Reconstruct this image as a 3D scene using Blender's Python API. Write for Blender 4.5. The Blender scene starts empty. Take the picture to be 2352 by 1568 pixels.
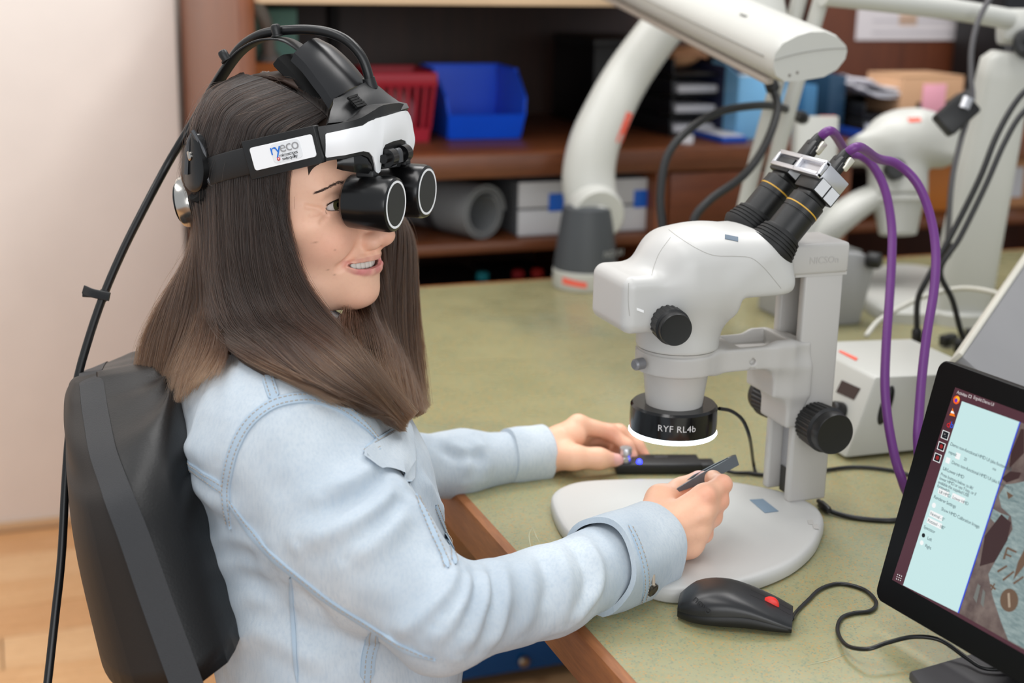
import bpy, bmesh, math, random
import numpy as np
import openvdb
from mathutils import Vector, Matrix, noise
from mathutils.bvhtree import BVHTree

random.seed(7)
rng = np.random.default_rng(11)
SC = bpy.context.scene
COL = SC.collection

# ------------------------------------------------------------------ camera
FPX, CX, CY = 3267.0, 1176.0, 784.0
_p, _r, _y = [math.radians(a) for a in (15.2, 1.2, 20.7)]
CAM = np.array([0.0, 0.0, 1.35])
FW = np.array([math.sin(_y) * math.cos(_p), math.cos(_y) * math.cos(_p), -math.sin(_p)])
_R0 = np.array([math.cos(_y), -math.sin(_y), 0.0])
_U0 = np.cross(_R0, FW)
RT = math.cos(_r) * _R0 + math.sin(_r) * _U0
UP = -math.sin(_r) * _R0 + math.cos(_r) * _U0
cam_data = bpy.data.cameras.new('camera')
cam = bpy.data.objects.new('camera', cam_data)
COL.objects.link(cam)
cam.matrix_world = Matrix(((RT[0], UP[0], -FW[0], CAM[0]), (RT[1], UP[1], -FW[1], CAM[1]),
                           (RT[2], UP[2], -FW[2], CAM[2]), (0, 0, 0, 1)))
cam_data.sensor_width = 36.0
cam_data.lens = FPX / 2352.0 * 36.0
cam_data.clip_start = 0.05
cam_data.dof.use_dof = True
cam_data.dof.focus_distance = 1.37
cam_data.dof.aperture_fstop = 4.0
SC.camera = cam

# ------------------------------------------------------------------ world, lamps, exposure
world = bpy.data.worlds.new('world')
SC.world = world
world.use_nodes = True
_bg = world.node_tree.nodes['Background']
_bg.inputs[0].default_value = (0.90, 0.95, 1.0, 1)
_bg.inputs[1].default_value = 0.60


def area_lamp(name, loc, size, power, color=(1, 1, 1), rot=(0, 0, 0)):
    l = bpy.data.lights.new(name, 'AREA')
    l.shape = 'RECTANGLE'
    l.size, l.size_y = size
    l.energy = power
    l.color = color
    o = bpy.data.objects.new(name, l)
    COL.objects.link(o)
    o.location = loc
    o.rotation_euler = rot
    return o


area_lamp('overhead_light', (0.0, 1.0, 2.75), (0.5, 1.6), 14, (1.0, 0.98, 0.96))
area_lamp('overhead_light', (1.5, 1.9, 2.75), (0.5, 1.6), 20, (1.0, 0.98, 0.96))
area_lamp('overhead_light', (0.7, 2.5, 2.75), (1.8, 0.5), 24, (1.0, 0.98, 0.96))
area_lamp('overhead_light', (-1.3, 2.0, 2.75), (0.5, 1.6), 17, (1.0, 0.98, 0.96))  # extra overhead light added to brighten the left wall
area_lamp('frontal_fill', (-0.4, -2.6, 1.8), (3.6, 1.9), 72, (0.98, 0.99, 1.0), (math.radians(84), 0, math.radians(-6)))  # unseen fill light added behind the camera to brighten what faces it
SC.view_settings.view_transform = 'Standard'
SC.view_settings.look = 'None'
SC.view_settings.gamma = 1.0
SC.view_settings.use_curve_mapping = False
SC.view_settings.exposure = 0.0


# ------------------------------------------------------------------ points
def V3(*a):
    return np.array(a, float)


def ray(px, py):
    return FW + (px - CX) / FPX * RT + (CY - py) / FPX * UP


def at(px, py, d):              # a point of the place, d metres ahead of the lens
    return CAM + d * ray(px, py)


def at_z(px, py, z):            # ... on the level z
    v = ray(px, py)
    return CAM + v * ((z - CAM[2]) / v[2])


def at_y(px, py, y):
    v = ray(px, py)
    return CAM + v * ((y - CAM[1]) / v[1])


def at_x(px, py, x):
    v = ray(px, py)
    return CAM + v * ((x - CAM[0]) / v[0])


def at_plane(px, py, p0, n):
    v = ray(px, py)
    return CAM + v * (np.dot(np.asarray(p0) - CAM, n) / np.dot(v, n))


def pix(q):
    v = np.asarray(q) - CAM
    d = v @ FW
    return CX + FPX * (v @ RT) / d, CY - FPX * (v @ UP) / d, d


def unit(v):
    v = np.asarray(v, float)
    return v / (np.linalg.norm(v) + 1e-12)


def rot_z(a):
    a = math.radians(a)
    return np.array([[math.cos(a), -math.sin(a), 0], [math.sin(a), math.cos(a), 0], [0, 0, 1]])


def rot_y(a):
    a = math.radians(a)
    return np.array([[math.cos(a), 0, math.sin(a)], [0, 1, 0], [-math.sin(a), 0, math.cos(a)]])


def rot_x(a):
    a = math.radians(a)
    return np.array([[1, 0, 0], [0, math.cos(a), -math.sin(a)], [0, math.sin(a), math.cos(a)]])


def smooth_path(pts, n=8, closed=False):        # Catmull-Rom through the points
    P = [np.asarray(p, float) for p in pts]
    if closed:
        P = [P[-1]] + P + [P[0], P[1]]
    else:
        P = [2 * P[0] - P[1]] + P + [2 * P[-1] - P[-2]]
    out = []
    for i in range(1, len(P) - 2):
        a, b, c, d = P[i - 1:i + 3]
        for k in range(n):
            t = k / n
            out.append(0.5 * (2 * b + (c - a) * t + (2 * a - 5 * b + 4 * c - d) * t * t + (3 * b - a - 3 * c + d) * t ** 3))
    if not closed:
        out.append(P[-2])
    return np.array(out)


# ------------------------------------------------------------------ geometry bag
class Geo:
    def __init__(self):
        self.v, self.f, self.n, self.mi, self.slot = [], [], 0, [], 0

    def add(self, v, f):
        self.v.append(np.asarray(v, float).reshape(-1, 3))
        self.f += [tuple(int(i) + self.n for i in q) for q in f]
        self.mi += [self.slot] * len(f)
        self.n += len(self.v[-1])
        return self

    def box(self, c, s, R=None, bevel=0.0, seg=2):
        bm = bmesh.new()
        bmesh.ops.create_cube(bm, size=1.0)
        for v in bm.verts:
            v.co = Vector((v.co.x * s[0], v.co.y * s[1], v.co.z * s[2]))
        if bevel > 0:
            bmesh.ops.bevel(bm, geom=bm.edges[:], offset=min(bevel, 0.49 * min(s)), segments=seg, affect='EDGES', profile=0.5)
        return self.bm(bm, c, R)

    def bm(self, bm, c=(0, 0, 0), R=None):
        bm.verts.index_update()
        v = np.array([x.co[:] for x in bm.verts])
        f = [[x.index for x in q.verts] for q in bm.faces]
        bm.free()
        if R is not None:
            v = v @ np.asarray(R).T
        return self.add(v + np.asarray(c), f)

    def loft(self, rings, caps=(True, True), closed=True):
        rings = [np.asarray(r, float) for r in rings]
        m = len(rings[0])
        v = np.concatenate(rings)
        f = []
        for i in range(len(rings) - 1):
            for j in range(m if closed else m - 1):
                k = (j + 1) % m
                f.append((i * m + j, i * m + k, (i + 1) * m + k, (i + 1) * m + j))
        if caps[0]:
            f.append(tuple(range(m))[::-1])
        if caps[1]:
            f.append(tuple(range((len(rings) - 1) * m, len(rings) * m)))
        return self.add(v, f)

    def tube(self, path, r, n=10, caps=(True, True), flat=None, up=None):
        P = np.asarray(path, float)
        T = np.gradient(P, axis=0)
        T /= np.linalg.norm(T, axis=1)[:, None] + 1e-12
        u = np.asarray(up, float) if up is not None else np.array([0, 0, 1.0])
        if abs(np.dot(u, T[0])) > 0.95:
            u = np.array([1.0, 0.1, 0])
        R = np.broadcast_to(np.asarray(r, float), (len(P),))
        rings = []
        for i in range(len(P)):
            if up is not None:
                u = np.asarray(up, float)
            u = u - T[i] * np.dot(u, T[i])
            u = unit(u)
            w = np.cross(T[i], u)
            a = np.linspace(0, 2 * math.pi, n, endpoint=False)
            fl = 1.0 if flat is None else flat
            rings.append(P[i] + R[i] * (np.outer(np.cos(a), u) * fl + np.outer(np.sin(a), w)))
        return self.loft(rings, caps)

    def ribbon(self, path, width, thick, wdir, bev=0.25):   # strap: flat band along a path; wdir(s) the direction of its width
        P = np.asarray(path, float)
        T = np.gradient(P, axis=0)
        rings = []
        W = np.broadcast_to(np.asarray(width, float), (len(P),))
        for i in range(len(P)):
            t = unit(T[i])
            w = np.asarray(wdir[i] if np.ndim(wdir) == 2 else wdir, float)
            w = unit(w - t * np.dot(w, t))
            b = np.cross(t, w)
            h, k = W[i] / 2, thick / 2
            e = k * 0.8
            pts = [(-h, -k + e * .6), (-h + e, -k), (h - e, -k), (h, -k + e * .6), (h, k - e * .6), (h - e, k), (-h + e, k), (-h, k - e * .6)]
            rings.append([P[i] + a * w + c * b for a, c in pts])
        return self.loft(rings)

    def lathe(self, prof, o, axis, n=32, caps=(True, True), u=None):
        axis = unit(axis)
        if u is None:
            u = np.array([0, 0, 1.0]) if abs(axis[2]) < .9 else np.array([1.0, 0, 0])
        u = unit(np.asarray(u) - axis * np.dot(u, axis))
        w = np.cross(axis, u)
        a = np.linspace(0, 2 * math.pi, n, endpoint=False)
        rings = [np.asarray(o) + h * axis + r * (np.outer(np.cos(a), u) + np.outer(np.sin(a), w)) for r, h in prof]
        return self.loft(rings, caps)

    def prism(self, poly, o, u, v, depth, bevel=0.0, seg=2):    # polygon in the plane o,u,v pulled along u x v by depth
        u, v = unit(u), unit(v)
        w = np.cross(u, v)
        bm = bmesh.new()
        a = [bm.verts.new((p[0], p[1], 0)) for p in poly]
        b = [bm.verts.new((p[0], p[1], depth)) for p in poly]
        n = len(poly)
        bm.faces.new(a[::-1])
        bm.faces.new(b)
        for i in range(n):
            j = (i + 1) % n
            bm.faces.new((a[i], a[j], b[j], b[i]))
        bmesh.ops.recalc_face_normals(bm, faces=bm.faces[:])
        if bevel > 0:
            es = [e for e in bm.edges if len(e.link_faces) == 2 and e.calc_face_angle(0) > 0.6]
            bmesh.ops.bevel(bm, geom=es, offset=bevel, segments=seg, affect='EDGES', profile=0.5)
        return self.bm(bm, o, np.stack([u, v, w], 1))

    def grid(self, pts, thick=0.0):             # a sheet given as rows of points
        P = np.asarray(pts, float)
        a, b = P.shape[:2]
        f = [(i * b + j, i * b + j + 1, (i + 1) * b + j + 1, (i + 1) * b + j) for i in range(a - 1) for j in range(b - 1)]
        if not thick:
            return self.add(P.reshape(-1, 3), f)
        N = np.cross(np.gradient(P, axis=1), np.gradient(P, axis=0))
        N /= np.linalg.norm(N, axis=2)[..., None] + 1e-12
        Q = P - N * thick
        k = a * b
        g = [tuple(q[::-1]) for q in f]
        f2 = [tuple(i + k for i in q) for q in f]
        rim = [i * b for i in range(a)] + [(a - 1) * b + j for j in range(1, b)] + [i * b + b - 1 for i in range(a - 2, -1, -1)] + [j for j in range(b - 2, 0, -1)]
        side = [(rim[i], rim[(i + 1) % len(rim)], rim[(i + 1) % len(rim)] + k, rim[i] + k) for i in range(len(rim))]
        return self.add(np.concatenate([P.reshape(-1, 3), Q.reshape(-1, 3)]), g + f2 + side)

    def ball(self, c, r, nu=16, nv=10, R=None):
        r = np.broadcast_to(np.asarray(r, float), (3,))
        v, f = [(0, 0, 1)], []
        for i in range(1, nv):
            t = math.pi * i / nv
            for j in range(nu):
                p = 2 * math.pi * j / nu
                v.append((math.sin(t) * math.cos(p), math.sin(t) * math.sin(p), math.cos(t)))
        v.append((0, 0, -1))
        for j in range(nu):
            k = (j + 1) % nu
            f.append((0, 1 + j, 1 + k))
            for i in range(nv - 2):
                f.append((1 + i * nu + j, 1 + (i + 1) * nu + j, 1 + (i + 1) * nu + k, 1 + i * nu + k))
            f.append((len(v) - 1, 1 + (nv - 2) * nu + k, 1 + (nv - 2) * nu + j))
        v = np.array(v) * r
        if R is not None:
            v = v @ np.asarray(R).T
        return self.add(v + np.asarray(c), f)


def world_loc(o):
    p = np.zeros(3)
    while o is not None:
        p += np.array(o.location)
        o = o.parent
    return p


def obj(name, g, mat, parent=None, sharp=38, loc=None, fix=True, **tags):
    if isinstance(g, Geo):
        v, f = np.concatenate(g.v), g.f
        mi = g.mi
    else:
        v, f = g
        mi = None
    me = bpy.data.meshes.new(name)
    base = world_loc(parent) if parent is not None else (np.zeros(3) if loc is None else np.asarray(loc, float))
    me.from_pydata((np.asarray(v) - base).tolist() if not isinstance(f, np.ndarray) else np.asarray(v) - base, [], f if not isinstance(f, np.ndarray) else f)
    mats = mat if isinstance(mat, (list, tuple)) else [mat]
    for m in mats:
        me.materials.append(m)
    if mi is not None and max(mi) > 0:
        me.polygons.foreach_set('material_index', mi)
    if fix:
        bm = bmesh.new()
        bm.from_mesh(me)
        bmesh.ops.recalc_face_normals(bm, faces=bm.faces[:])
        bm.to_mesh(me)
        bm.free()
    me.shade_smooth()
    if sharp is not None:
        me.set_sharp_from_angle(angle=math.radians(sharp))
    o = bpy.data.objects.new(name, me)
    COL.objects.link(o)
    if parent is not None:
        o.parent = parent
    elif loc is not None:
        o.location = [float(c) for c in loc]
    tag(o, **tags)
    return o


def tag(o, label=None, cat=None, group=None, kind=None):
    if label:
        o['label'] = label
    if cat:
        o['category'] = cat
    if group:
        o['group'] = group
    if kind:
        o['kind'] = kind
    return o


def thing(name, label, cat, loc, group=None):
    o = bpy.data.objects.new(name, None)
    o.empty_display_size = 0.03
    COL.objects.link(o)
    o.location = [float(c) for c in loc]
    return tag(o, label, cat, group)


def text_geo(body, size, o, u, v, depth=0.0003, align='LEFT', spacing=1.0):   # lettering as flat raised mesh
    cu = bpy.data.curves.new('lettering', 'FONT')
    cu.body = body
    cu.size = size
    cu.align_x = align
    cu.space_character = spacing
    cu.resolution_u = 3
    ob = bpy.data.objects.new('lettering', cu)
    COL.objects.link(ob)
    dg = bpy.context.evaluated_depsgraph_get()
    me = bpy.data.meshes.new_from_object(ob.evaluated_get(dg))
    vs = np.array([x.co[:] for x in me.vertices]).reshape(-1, 3)
    fs = [tuple(p.vertices) for p in me.polygons]
    bpy.data.objects.remove(ob)
    bpy.data.curves.remove(cu)
    bpy.data.meshes.remove(me)
    u, v = unit(u), unit(v)
    w = np.cross(u, v)
    g = Geo()
    if len(vs):
        g.add(np.asarray(o) + np.outer(vs[:, 0], u) + np.outer(vs[:, 1], v) + depth * w, fs)
    return g


# ------------------------------------------------------------------ materials
def lin(r, g, b):
    def c(x):
        x /= 255.0
        return x / 12.92 if x <= 0.04045 else ((x + 0.055) / 1.055) ** 2.4
    return (c(r), c(g), c(b), 1.0)


class Mat:
    def __init__(self, name):
        self.m = bpy.data.materials.new(name)
        self.m.use_nodes = True
        self.nt = self.m.node_tree
        self.b = self.nt.nodes['Principled BSDF']
        self.tc = None

    def node(self, t, **kw):
        n = self.nt.nodes.new(t)
        for k, v in kw.items():
            setattr(n, k, v)
        return n

    def link(self, a, b):
        self.nt.links.new(a, b)

    def coord(self, scale=(1, 1, 1), kind='Object', rot=(0, 0, 0)):
        if self.tc is None:
            self.tc = self.node('ShaderNodeTexCoord')
        mp = self.node('ShaderNodeMapping')
        mp.inputs['Scale'].default_value = scale
        mp.inputs['Rotation'].default_value = rot
        self.link(self.tc.outputs[kind], mp.inputs[0])
        return mp.outputs[0]

    def noise(self, scale, detail=3, vec=None, rough=0.5, dist=0.0):
        n = self.node('ShaderNodeTexNoise')
        n.inputs['Scale'].default_value = scale
        n.inputs['Detail'].default_value = detail
        n.inputs['Roughness'].default_value = rough
        n.inputs['Distortion'].default_value = dist
        self.link(vec if vec is not None else self.coord(), n.inputs['Vector'])
        return n.outputs['Fac']

    def ramp(self, fac, stops):
        r = self.node('ShaderNodeValToRGB')
        e = r.color_ramp.elements
        while len(e) < len(stops):
            e.new(0.5)
        for i, (p, c) in enumerate(stops):
            e[i].position = p
            e[i].color = c if len(c) == 4 else (*c, 1)
        self.link(fac, r.inputs[0])
        return r.outputs[0]

    def mix(self, fac, a, b, mode='MIX'):
        n = self.node('ShaderNodeMix', data_type='RGBA', blend_type=mode)
        for s, x in ((n.inputs[0], fac), (n.inputs[6], a), (n.inputs[7], b)):
            if isinstance(x, (int, float, tuple)):
                s.default_value = x
            else:
                self.link(x, s)
        return n.outputs[2]

    def bump(self, h, strength=0.2, dist=0.001):
        n = self.node('ShaderNodeBump')
        n.inputs['Strength'].default_value = strength
        n.inputs['Distance'].default_value = dist
        self.link(h, n.inputs['Height'])
        prev = self.b.inputs['Normal'].links
        if prev:
            self.link(prev[0].from_socket, n.inputs['Normal'])
        self.link(n.outputs[0], self.b.inputs['Normal'])
        return self

    def set(self, **kw):
        for k, v in kw.items():
            s = self.b.inputs[k.replace('_', ' ')]
            if hasattr(v, 'is_linked'):
                self.link(v, s)
            else:
                s.default_value = v
        return self


def plain(name, c, rough=0.5, metal=0.0, bump=0.0, bscale=200.0, spec=0.5, vary=0.04, **kw):
    m = Mat(name)
    col = lin(*c)
    if vary:
        n = m.noise(9.0, 4)
        lo = tuple(x * (1 - vary) for x in col[:3])
        hi = tuple(min(1, x * (1 + vary)) for x in col[:3])
        m.set(Base_Color=m.ramp(n, [(0.3, lo), (0.7, hi)]))
    else:
        m.set(Base_Color=col)
    m.set(Roughness=rough, Metallic=metal)
    m.b.inputs['Specular IOR Level'].default_value = spec
    if bump:
        m.bump(m.noise(bscale, 2), bump, 0.0006)
    for k, v in kw.items():
        m.b.inputs[k.replace('_', ' ')].default_value = v
    return m.m


def glow(name, c, strength):
    m = Mat(name)
    m.set(Base_Color=lin(*c), Emission_Color=lin(*c), Emission_Strength=strength, Roughness=0.3)
    return m.m


def wood(name, dark, light, scale=(1, 1, 1), rough=0.45, rot=(0, 0, 0), bump=0.06):
    m = Mat(name)
    vec = m.coord(scale, rot=rot)
    n1 = m.noise(6, 5, vec, 0.6, 0.6)
    n2 = m.noise(45, 4, vec, 0.6)
    c = m.ramp(n1, [(0.3, lin(*dark)), (0.7, lin(*light))])
    c2 = m.mix(m.ramp(n2, [(0.4, (0, 0, 0)), (0.75, (0.35, 0.35, 0.35))]), c, lin(*[x * 0.62 for x in dark]))
    m.set(Base_Color=c2, Roughness=rough)
    m.bump(n2, bump, 0.0005)
    return m.m


# ------------------------------------------------------------------ implicit surfaces
class Ell:
    def __init__(s, c, r, R=None):
        s.c, s.r, s.R = np.asarray(c, float), np.asarray(r, float), R

    def __call__(s, p):
        q = p - s.c
        if s.R is not None:
            q = q @ s.R
        k0 = np.sqrt(((q / s.r) ** 2).sum(-1))
        k1 = np.sqrt(((q / s.r ** 2) ** 2).sum(-1)) + 1e-9
        return k0 * (k0 - 1) / k1


class Cap:                                         # capsule whose radius changes from end to end
    def __init__(s, a, b, ra, rb=None):
        s.a, s.b = np.asarray(a, float), np.asarray(b, float)
        s.ra, s.rb = ra, ra if rb is None else rb

    def __call__(s, p):
        d = s.b - s.a
        t = np.clip(((p - s.a) @ d) / (d @ d + 1e-12), 0, 1)
        q = p - s.a - t[..., None] * d
        return np.sqrt((q * q).sum(-1)) - (s.ra + (s.rb - s.ra) * t)


class Box:
    def __init__(s, c, h, r=0.0, R=None):
        s.c, s.h, s.r, s.R = np.asarray(c, float), np.asarray(h, float) - r, r, R

    def __call__(s, p):
        q = p - s.c
        if s.R is not None:
            q = q @ s.R
        q = np.abs(q) - s.h
        return np.sqrt((np.maximum(q, 0) ** 2).sum(-1)) + np.minimum(q.max(-1), 0) - s.r


class Cyl:                                         # cone frustum / cylinder along a->b with rounded rims
    def __init__(s, a, b, ra, rb=None, r=0.0):
        s.a, s.b = np.asarray(a, float), np.asarray(b, float)
        s.L = np.linalg.norm(s.b - s.a)
        s.d = (s.b - s.a) / s.L
        s.ra, s.rb, s.r = ra, ra if rb is None else rb, r

    def __call__(s, p):
        q = p - s.a
        h = q @ s.d
        rad = np.sqrt(np.maximum((q * q).sum(-1) - h * h, 0))
        R = s.ra + (s.rb - s.ra) * np.clip(h / s.L, 0, 1)
        dx, dy = rad - R + s.r, np.abs(h - s.L / 2) - s.L / 2 + s.r
        return np.sqrt(np.maximum(dx, 0) ** 2 + np.maximum(dy, 0) ** 2) + np.minimum(np.maximum(dx, dy), 0) - s.r


class Sym:                                         # mirrored in local y
    def __init__(s, q):
        s.q = q

    def __call__(s, p):
        p = p.copy()
        p[..., 1] = np.abs(p[..., 1])
        return s.q(p)


def chain(pts, rad, cls=Cap):
    return [cls(pts[i], pts[i + 1], rad[i], rad[i + 1]) for i in range(len(pts) - 1)]


def smin(a, b, k):
    if k <= 0:
        return np.minimum(a, b)
    h = np.maximum(k - np.abs(a - b), 0) / k
    return np.minimum(a, b) - h * h * k * 0.25


class Field:
    def __init__(s):
        s.ops = []

    def u(s, q, k=0.0):
        for x in (q if isinstance(q, list) else [q]):
            s.ops.append(('u', x, k))
        return s

    def cut(s, q, k=0.0):
        for x in (q if isinstance(q, list) else [q]):
            s.ops.append(('s', x, k))
        return s

    def ev(s, p, ops=None):
        d = np.full(p.shape[:-1], 1e3)
        for o, q, k in (s.ops if ops is None else ops):
            if o == 'u':
                d = smin(d, q(p), k)
            else:
                d = -smin(-d, q(p), k)
        return d

    def mesh(s, lo, hi, vox, tf=None, adapt=0.0):
        B = 16
        lo, hi = np.asarray(lo, float), np.asarray(hi, float)
        n = np.ceil((hi - lo) / (vox * B)).astype(int)
        bg = 3 * vox
        grid = openvdb.FloatGrid(bg)
        ii = np.stack(np.meshgrid(*[np.arange(B)] * 3, indexing='ij'), -1)
        cs = np.stack(np.meshgrid(*[np.arange(k) for k in n], indexing='ij'), -1).reshape(-1, 3)
        cen = lo + (cs * B + B / 2) * vox
        rad = B * vox * 0.87
        each = [q(cen) for _, q, _ in s.ops]
        tot = s.ev(cen)
        for bi in range(len(cs)):
            o = (cs[bi] * B).tolist()
            if tot[bi] > rad * 1.6 + 0.004:
                continue
            if tot[bi] < -rad * 1.6 - 0.004:
                grid.fill(tuple(o), tuple(x + B - 1 for x in o), -bg, True)
                continue
            ops = [op for op, e in zip(s.ops, each) if (op[0] == 'u' and e[bi] < tot[bi] + 2.4 * rad + op[2]) or (op[0] == 's' and e[bi] < 1.5 * rad + 2 * op[2])]
            d = s.ev(lo + (cs[bi] * B + ii) * vox, ops)
            grid.copyFromArray(np.clip(d, -bg, bg).astype(np.float32), ijk=tuple(o))
        v, t, q = grid.convertToPolygons(0.0, adapt) if adapt else (lambda r: (r[0], np.zeros((0, 3), int), r[1]))(grid.convertToQuads(0.0))
        v = np.asarray(v, float) * vox + lo
        if tf is not None:
            v = v @ tf[0].T + tf[1]
        f = [tuple(x) for x in np.asarray(t).tolist()] + [tuple(x) for x in np.asarray(q).tolist()]
        return v, f


def vcolor(o, name, cols):
    a = o.data.color_attributes.new(name, 'FLOAT_COLOR', 'POINT')
    c = np.ones((len(o.data.vertices), 4), np.float32)
    c[:, :3] = cols
    a.data.foreach_set('color', c.ravel())


def fibres(name, strands, radius, mat, parent, **tags):       # strands: list of (n,3) arrays, world space
    hc = bpy.data.hair_curves.new(name)
    hc.add_curves([len(s) for s in strands])
    base = world_loc(parent)
    hc.attributes['position'].data.foreach_set('vector', (np.concatenate(strands) - base).astype(np.float32).ravel())
    ra = hc.attributes.new('radius', 'FLOAT', 'POINT')
    rr = np.concatenate([np.asarray(radius) * np.minimum(1, np.linspace(1.6, 0.35, len(s)) * 1.3) for s in strands]) if np.ndim(radius) == 0 else np.concatenate(radius)
    ra.data.foreach_set('value', rr.astype(np.float32))
    o = bpy.data.objects.new(name, hc)
    hc.materials.append(mat)
    COL.objects.link(o)
    o.parent = parent
    tag(o, **tags)
    return o
# ================================================================== the room
WALLP = plain('white_wall_paint', (234, 226, 219), 0.6, vary=.02, bump=.03, bscale=60)
OAKF = [wood('oak_plank', (212, 160, 108), (226, 180, 130), (1.2, 14, 1), .35), wood('oak_plank', (204, 150, 98), (220, 170, 120), (1.2, 14, 1), .35), wood('oak_plank', (218, 170, 120), (232, 190, 142), (1.2, 14, 1), .35)]
MAHO = wood('mahogany_veneer', (112, 60, 30), (138, 78, 42), (9, 9, .7), .4)
MAHOX = wood('mahogany_veneer_shelf', (92, 50, 28), (116, 66, 38), (.8, 9, 9), .35)
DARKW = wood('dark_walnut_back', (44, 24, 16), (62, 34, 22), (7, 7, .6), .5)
LIGHTW = plain('cream_laminate', (216, 186, 152), 0.5)

g = Geo()
g.box((1.2, 1.8, -.03), (6.4, 6.4, .04))
floor = obj('floor', g, plain('floor_base', (150, 110, 74), .6), kind='structure')
pm = {}
for i, y in enumerate(np.arange(.0, 3.36, .14)):
    x = -1.9 - (i * .47) % 1.2
    j = 0
    while x < 1.5:
        if x + 1.2 > -1.4 and y > .6:
            k = (i * 5 + j * 3) % 3
            if k not in pm:
                g = Geo()
                g.box((0, 0, 0), (1.197, .1378, .012), None, .0012, 1)
                pm[k] = obj('plank', g, OAKF[k], floor)
                o = pm[k]
            else:
                o = pm[k].copy()
                COL.objects.link(o)
                o.parent = floor
            o.location = (x + .6, y + .07, -.006 + .0003 * ((i + j) % 3))
        x += 1.2
        j += 1

g = Geo()
g.box((-1.75, 3.43, 1.3), (4.38, .12, 2.62), None, .004)
obj('wall_left', g, WALLP, kind='structure')
g = Geo()
g.box((-1.75, 3.364, .012), (4.38, .012, .022), None, .003)
obj('baseboard_left', g, plain('tan_baseboard', (204, 168, 128), .5), kind='structure')
g = Geo()
g.box((2.9, 3.48, 1.3), (5.0, .06, 2.62))
obj('wall_back', g, plain('grey_wall_paint', (190, 182, 174), 0.7), kind='structure')

# ------------------------------------------------------------------ wall unit with open shelves
SY0, SY1, SX0, SX1 = 2.56, 3.40, .452, 3.3
unit_o = thing('shelving_unit', 'dark brown wooden wall unit with open shelves behind the green bench', 'shelving', (1.8, 3.0, 0))
SHZ = float(at_y(1003, 358, SY0)[2])
SHB = float(at_y(1003, 414, SY0)[2])
LOZ = float(at_y(1000, 568, SY0)[2])
TOPZ = float(at_y(1000, 12, SY0)[2])


def part(name, c, s, mat, parent, bevel=.002, R=None, **k):
    g = Geo()
    g.box(c, s, R, bevel)
    return obj(name, g, mat, parent, **k)


def span(x0, x1, y0, y1, z0, z1):
    return ((x0 + x1) / 2, (y0 + y1) / 2, (z0 + z1) / 2), (x1 - x0, y1 - y0, z1 - z0)


part('side_panel', *span(SX0, SX0 + .03, SY0 + .06, SY1, 0, TOPZ + .01), MAHO, unit_o)
part('side_panel', *span(SX1 - .03, SX1, SY0, SY1, 0, TOPZ + .4), MAHO, unit_o)
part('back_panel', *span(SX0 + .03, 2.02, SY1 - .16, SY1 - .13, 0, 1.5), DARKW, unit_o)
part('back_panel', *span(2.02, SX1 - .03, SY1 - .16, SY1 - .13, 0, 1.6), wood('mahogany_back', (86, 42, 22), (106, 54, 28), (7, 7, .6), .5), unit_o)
part('shelf', *span(SX0 + .03, SX1 - .03, SY0, SY1 - .16, SHB, SHZ), MAHOX, unit_o, .004)
part('shelf', *span(SX0 + .03, SX1 - .03, SY0 + .02, SY1 - .16, LOZ - .022, LOZ), MAHOX, unit_o, .003)
part('shelf', *span(SX0 + .03, SX1 - .03, SY0 + .02, SY1 - .16, .30, .325), MAHOX, unit_o, .003)
xt = float(at_y(1790, 10, SY0)[0])
part('top_board', *span(SX0 + .03, xt, SY0, SY1 - .16, TOPZ, TOPZ + .04), LIGHTW, unit_o, .003)
xd0, xd1 = float(at_y(1512, 450, SY0)[0]), float(at_y(1935, 450, SY0)[0])
part('upright', *span(xd0, xd0 + .025, SY0 + .01, SY1 - .16, .32, SHB), MAHO, unit_o)
part('drawer_front', *span(xd0 + .028, xd1 - .004, SY0 + .004, SY0 + .026, LOZ + .004, SHB - .004), wood('mahogany_front', (92, 44, 22), (112, 58, 30), (.8, 9, 9), .4), unit_o, .002)
part('upright', *span(xd1, xd1 + .025, SY0 + .01, SY1 - .16, .32, SHB), MAHO, unit_o)
part('door', *span(xd0 + .028, xd1 - .004, SY0 + .004, SY0 + .026, .33, LOZ - .026), MAHO, unit_o, .002)
xm = float(at_y(750, 100, SY1 - .16)[0])
part('divider', *span(xm, xm + .02, SY1 - .2, SY1 - .16, SHZ, TOPZ), plain('black_gap_strip', (22, 15, 13), .7), unit_o, .001)

# ------------------------------------------------------------------ the bench with its green top
TZ = .75
DX0, DX1, DY0, DY1 = .483, 2.75, .10, 2.484
lm = Mat('green_linoleum')
_v = lm.coord()
big = lm.noise(3.2, 4, _v, .55)
base = lm.ramp(big, [(0.34, lin(146, 146, 110)), (0.55, lin(156, 152, 114)), (0.72, lin(134, 141, 115))])
n2 = lm.noise(260, 3, _v, .62)
n3 = lm.noise(150, 3, lm.coord((1, 1, 1), rot=(0, 0, .7)), .6)
vo = lm.node('ShaderNodeTexVoronoi')
vo.inputs['Scale'].default_value = 420
lm.link(_v, vo.inputs['Vector'])
c1 = lm.mix(lm.ramp(n2, [(0.54, (0, 0, 0)), (0.66, (.55, .55, .55))]), base, lin(176, 142, 88))
c2 = lm.mix(lm.ramp(n3, [(0.54, (0, 0, 0)), (0.70, (.35, .35, .35))]), c1, lin(104, 124, 100))
_dot = lm.ramp(vo.outputs['Distance'], [(0.28, (1, 1, 1)), (0.5, (0, 0, 0))])
c2 = lm.mix(lm.mix(1.0, _dot, lm.ramp(vo.outputs['Color'], [(0.66, (0, 0, 0)), (0.70, (.8, .8, .8))]), 'MULTIPLY'), c2, lin(186, 142, 78))
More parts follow.
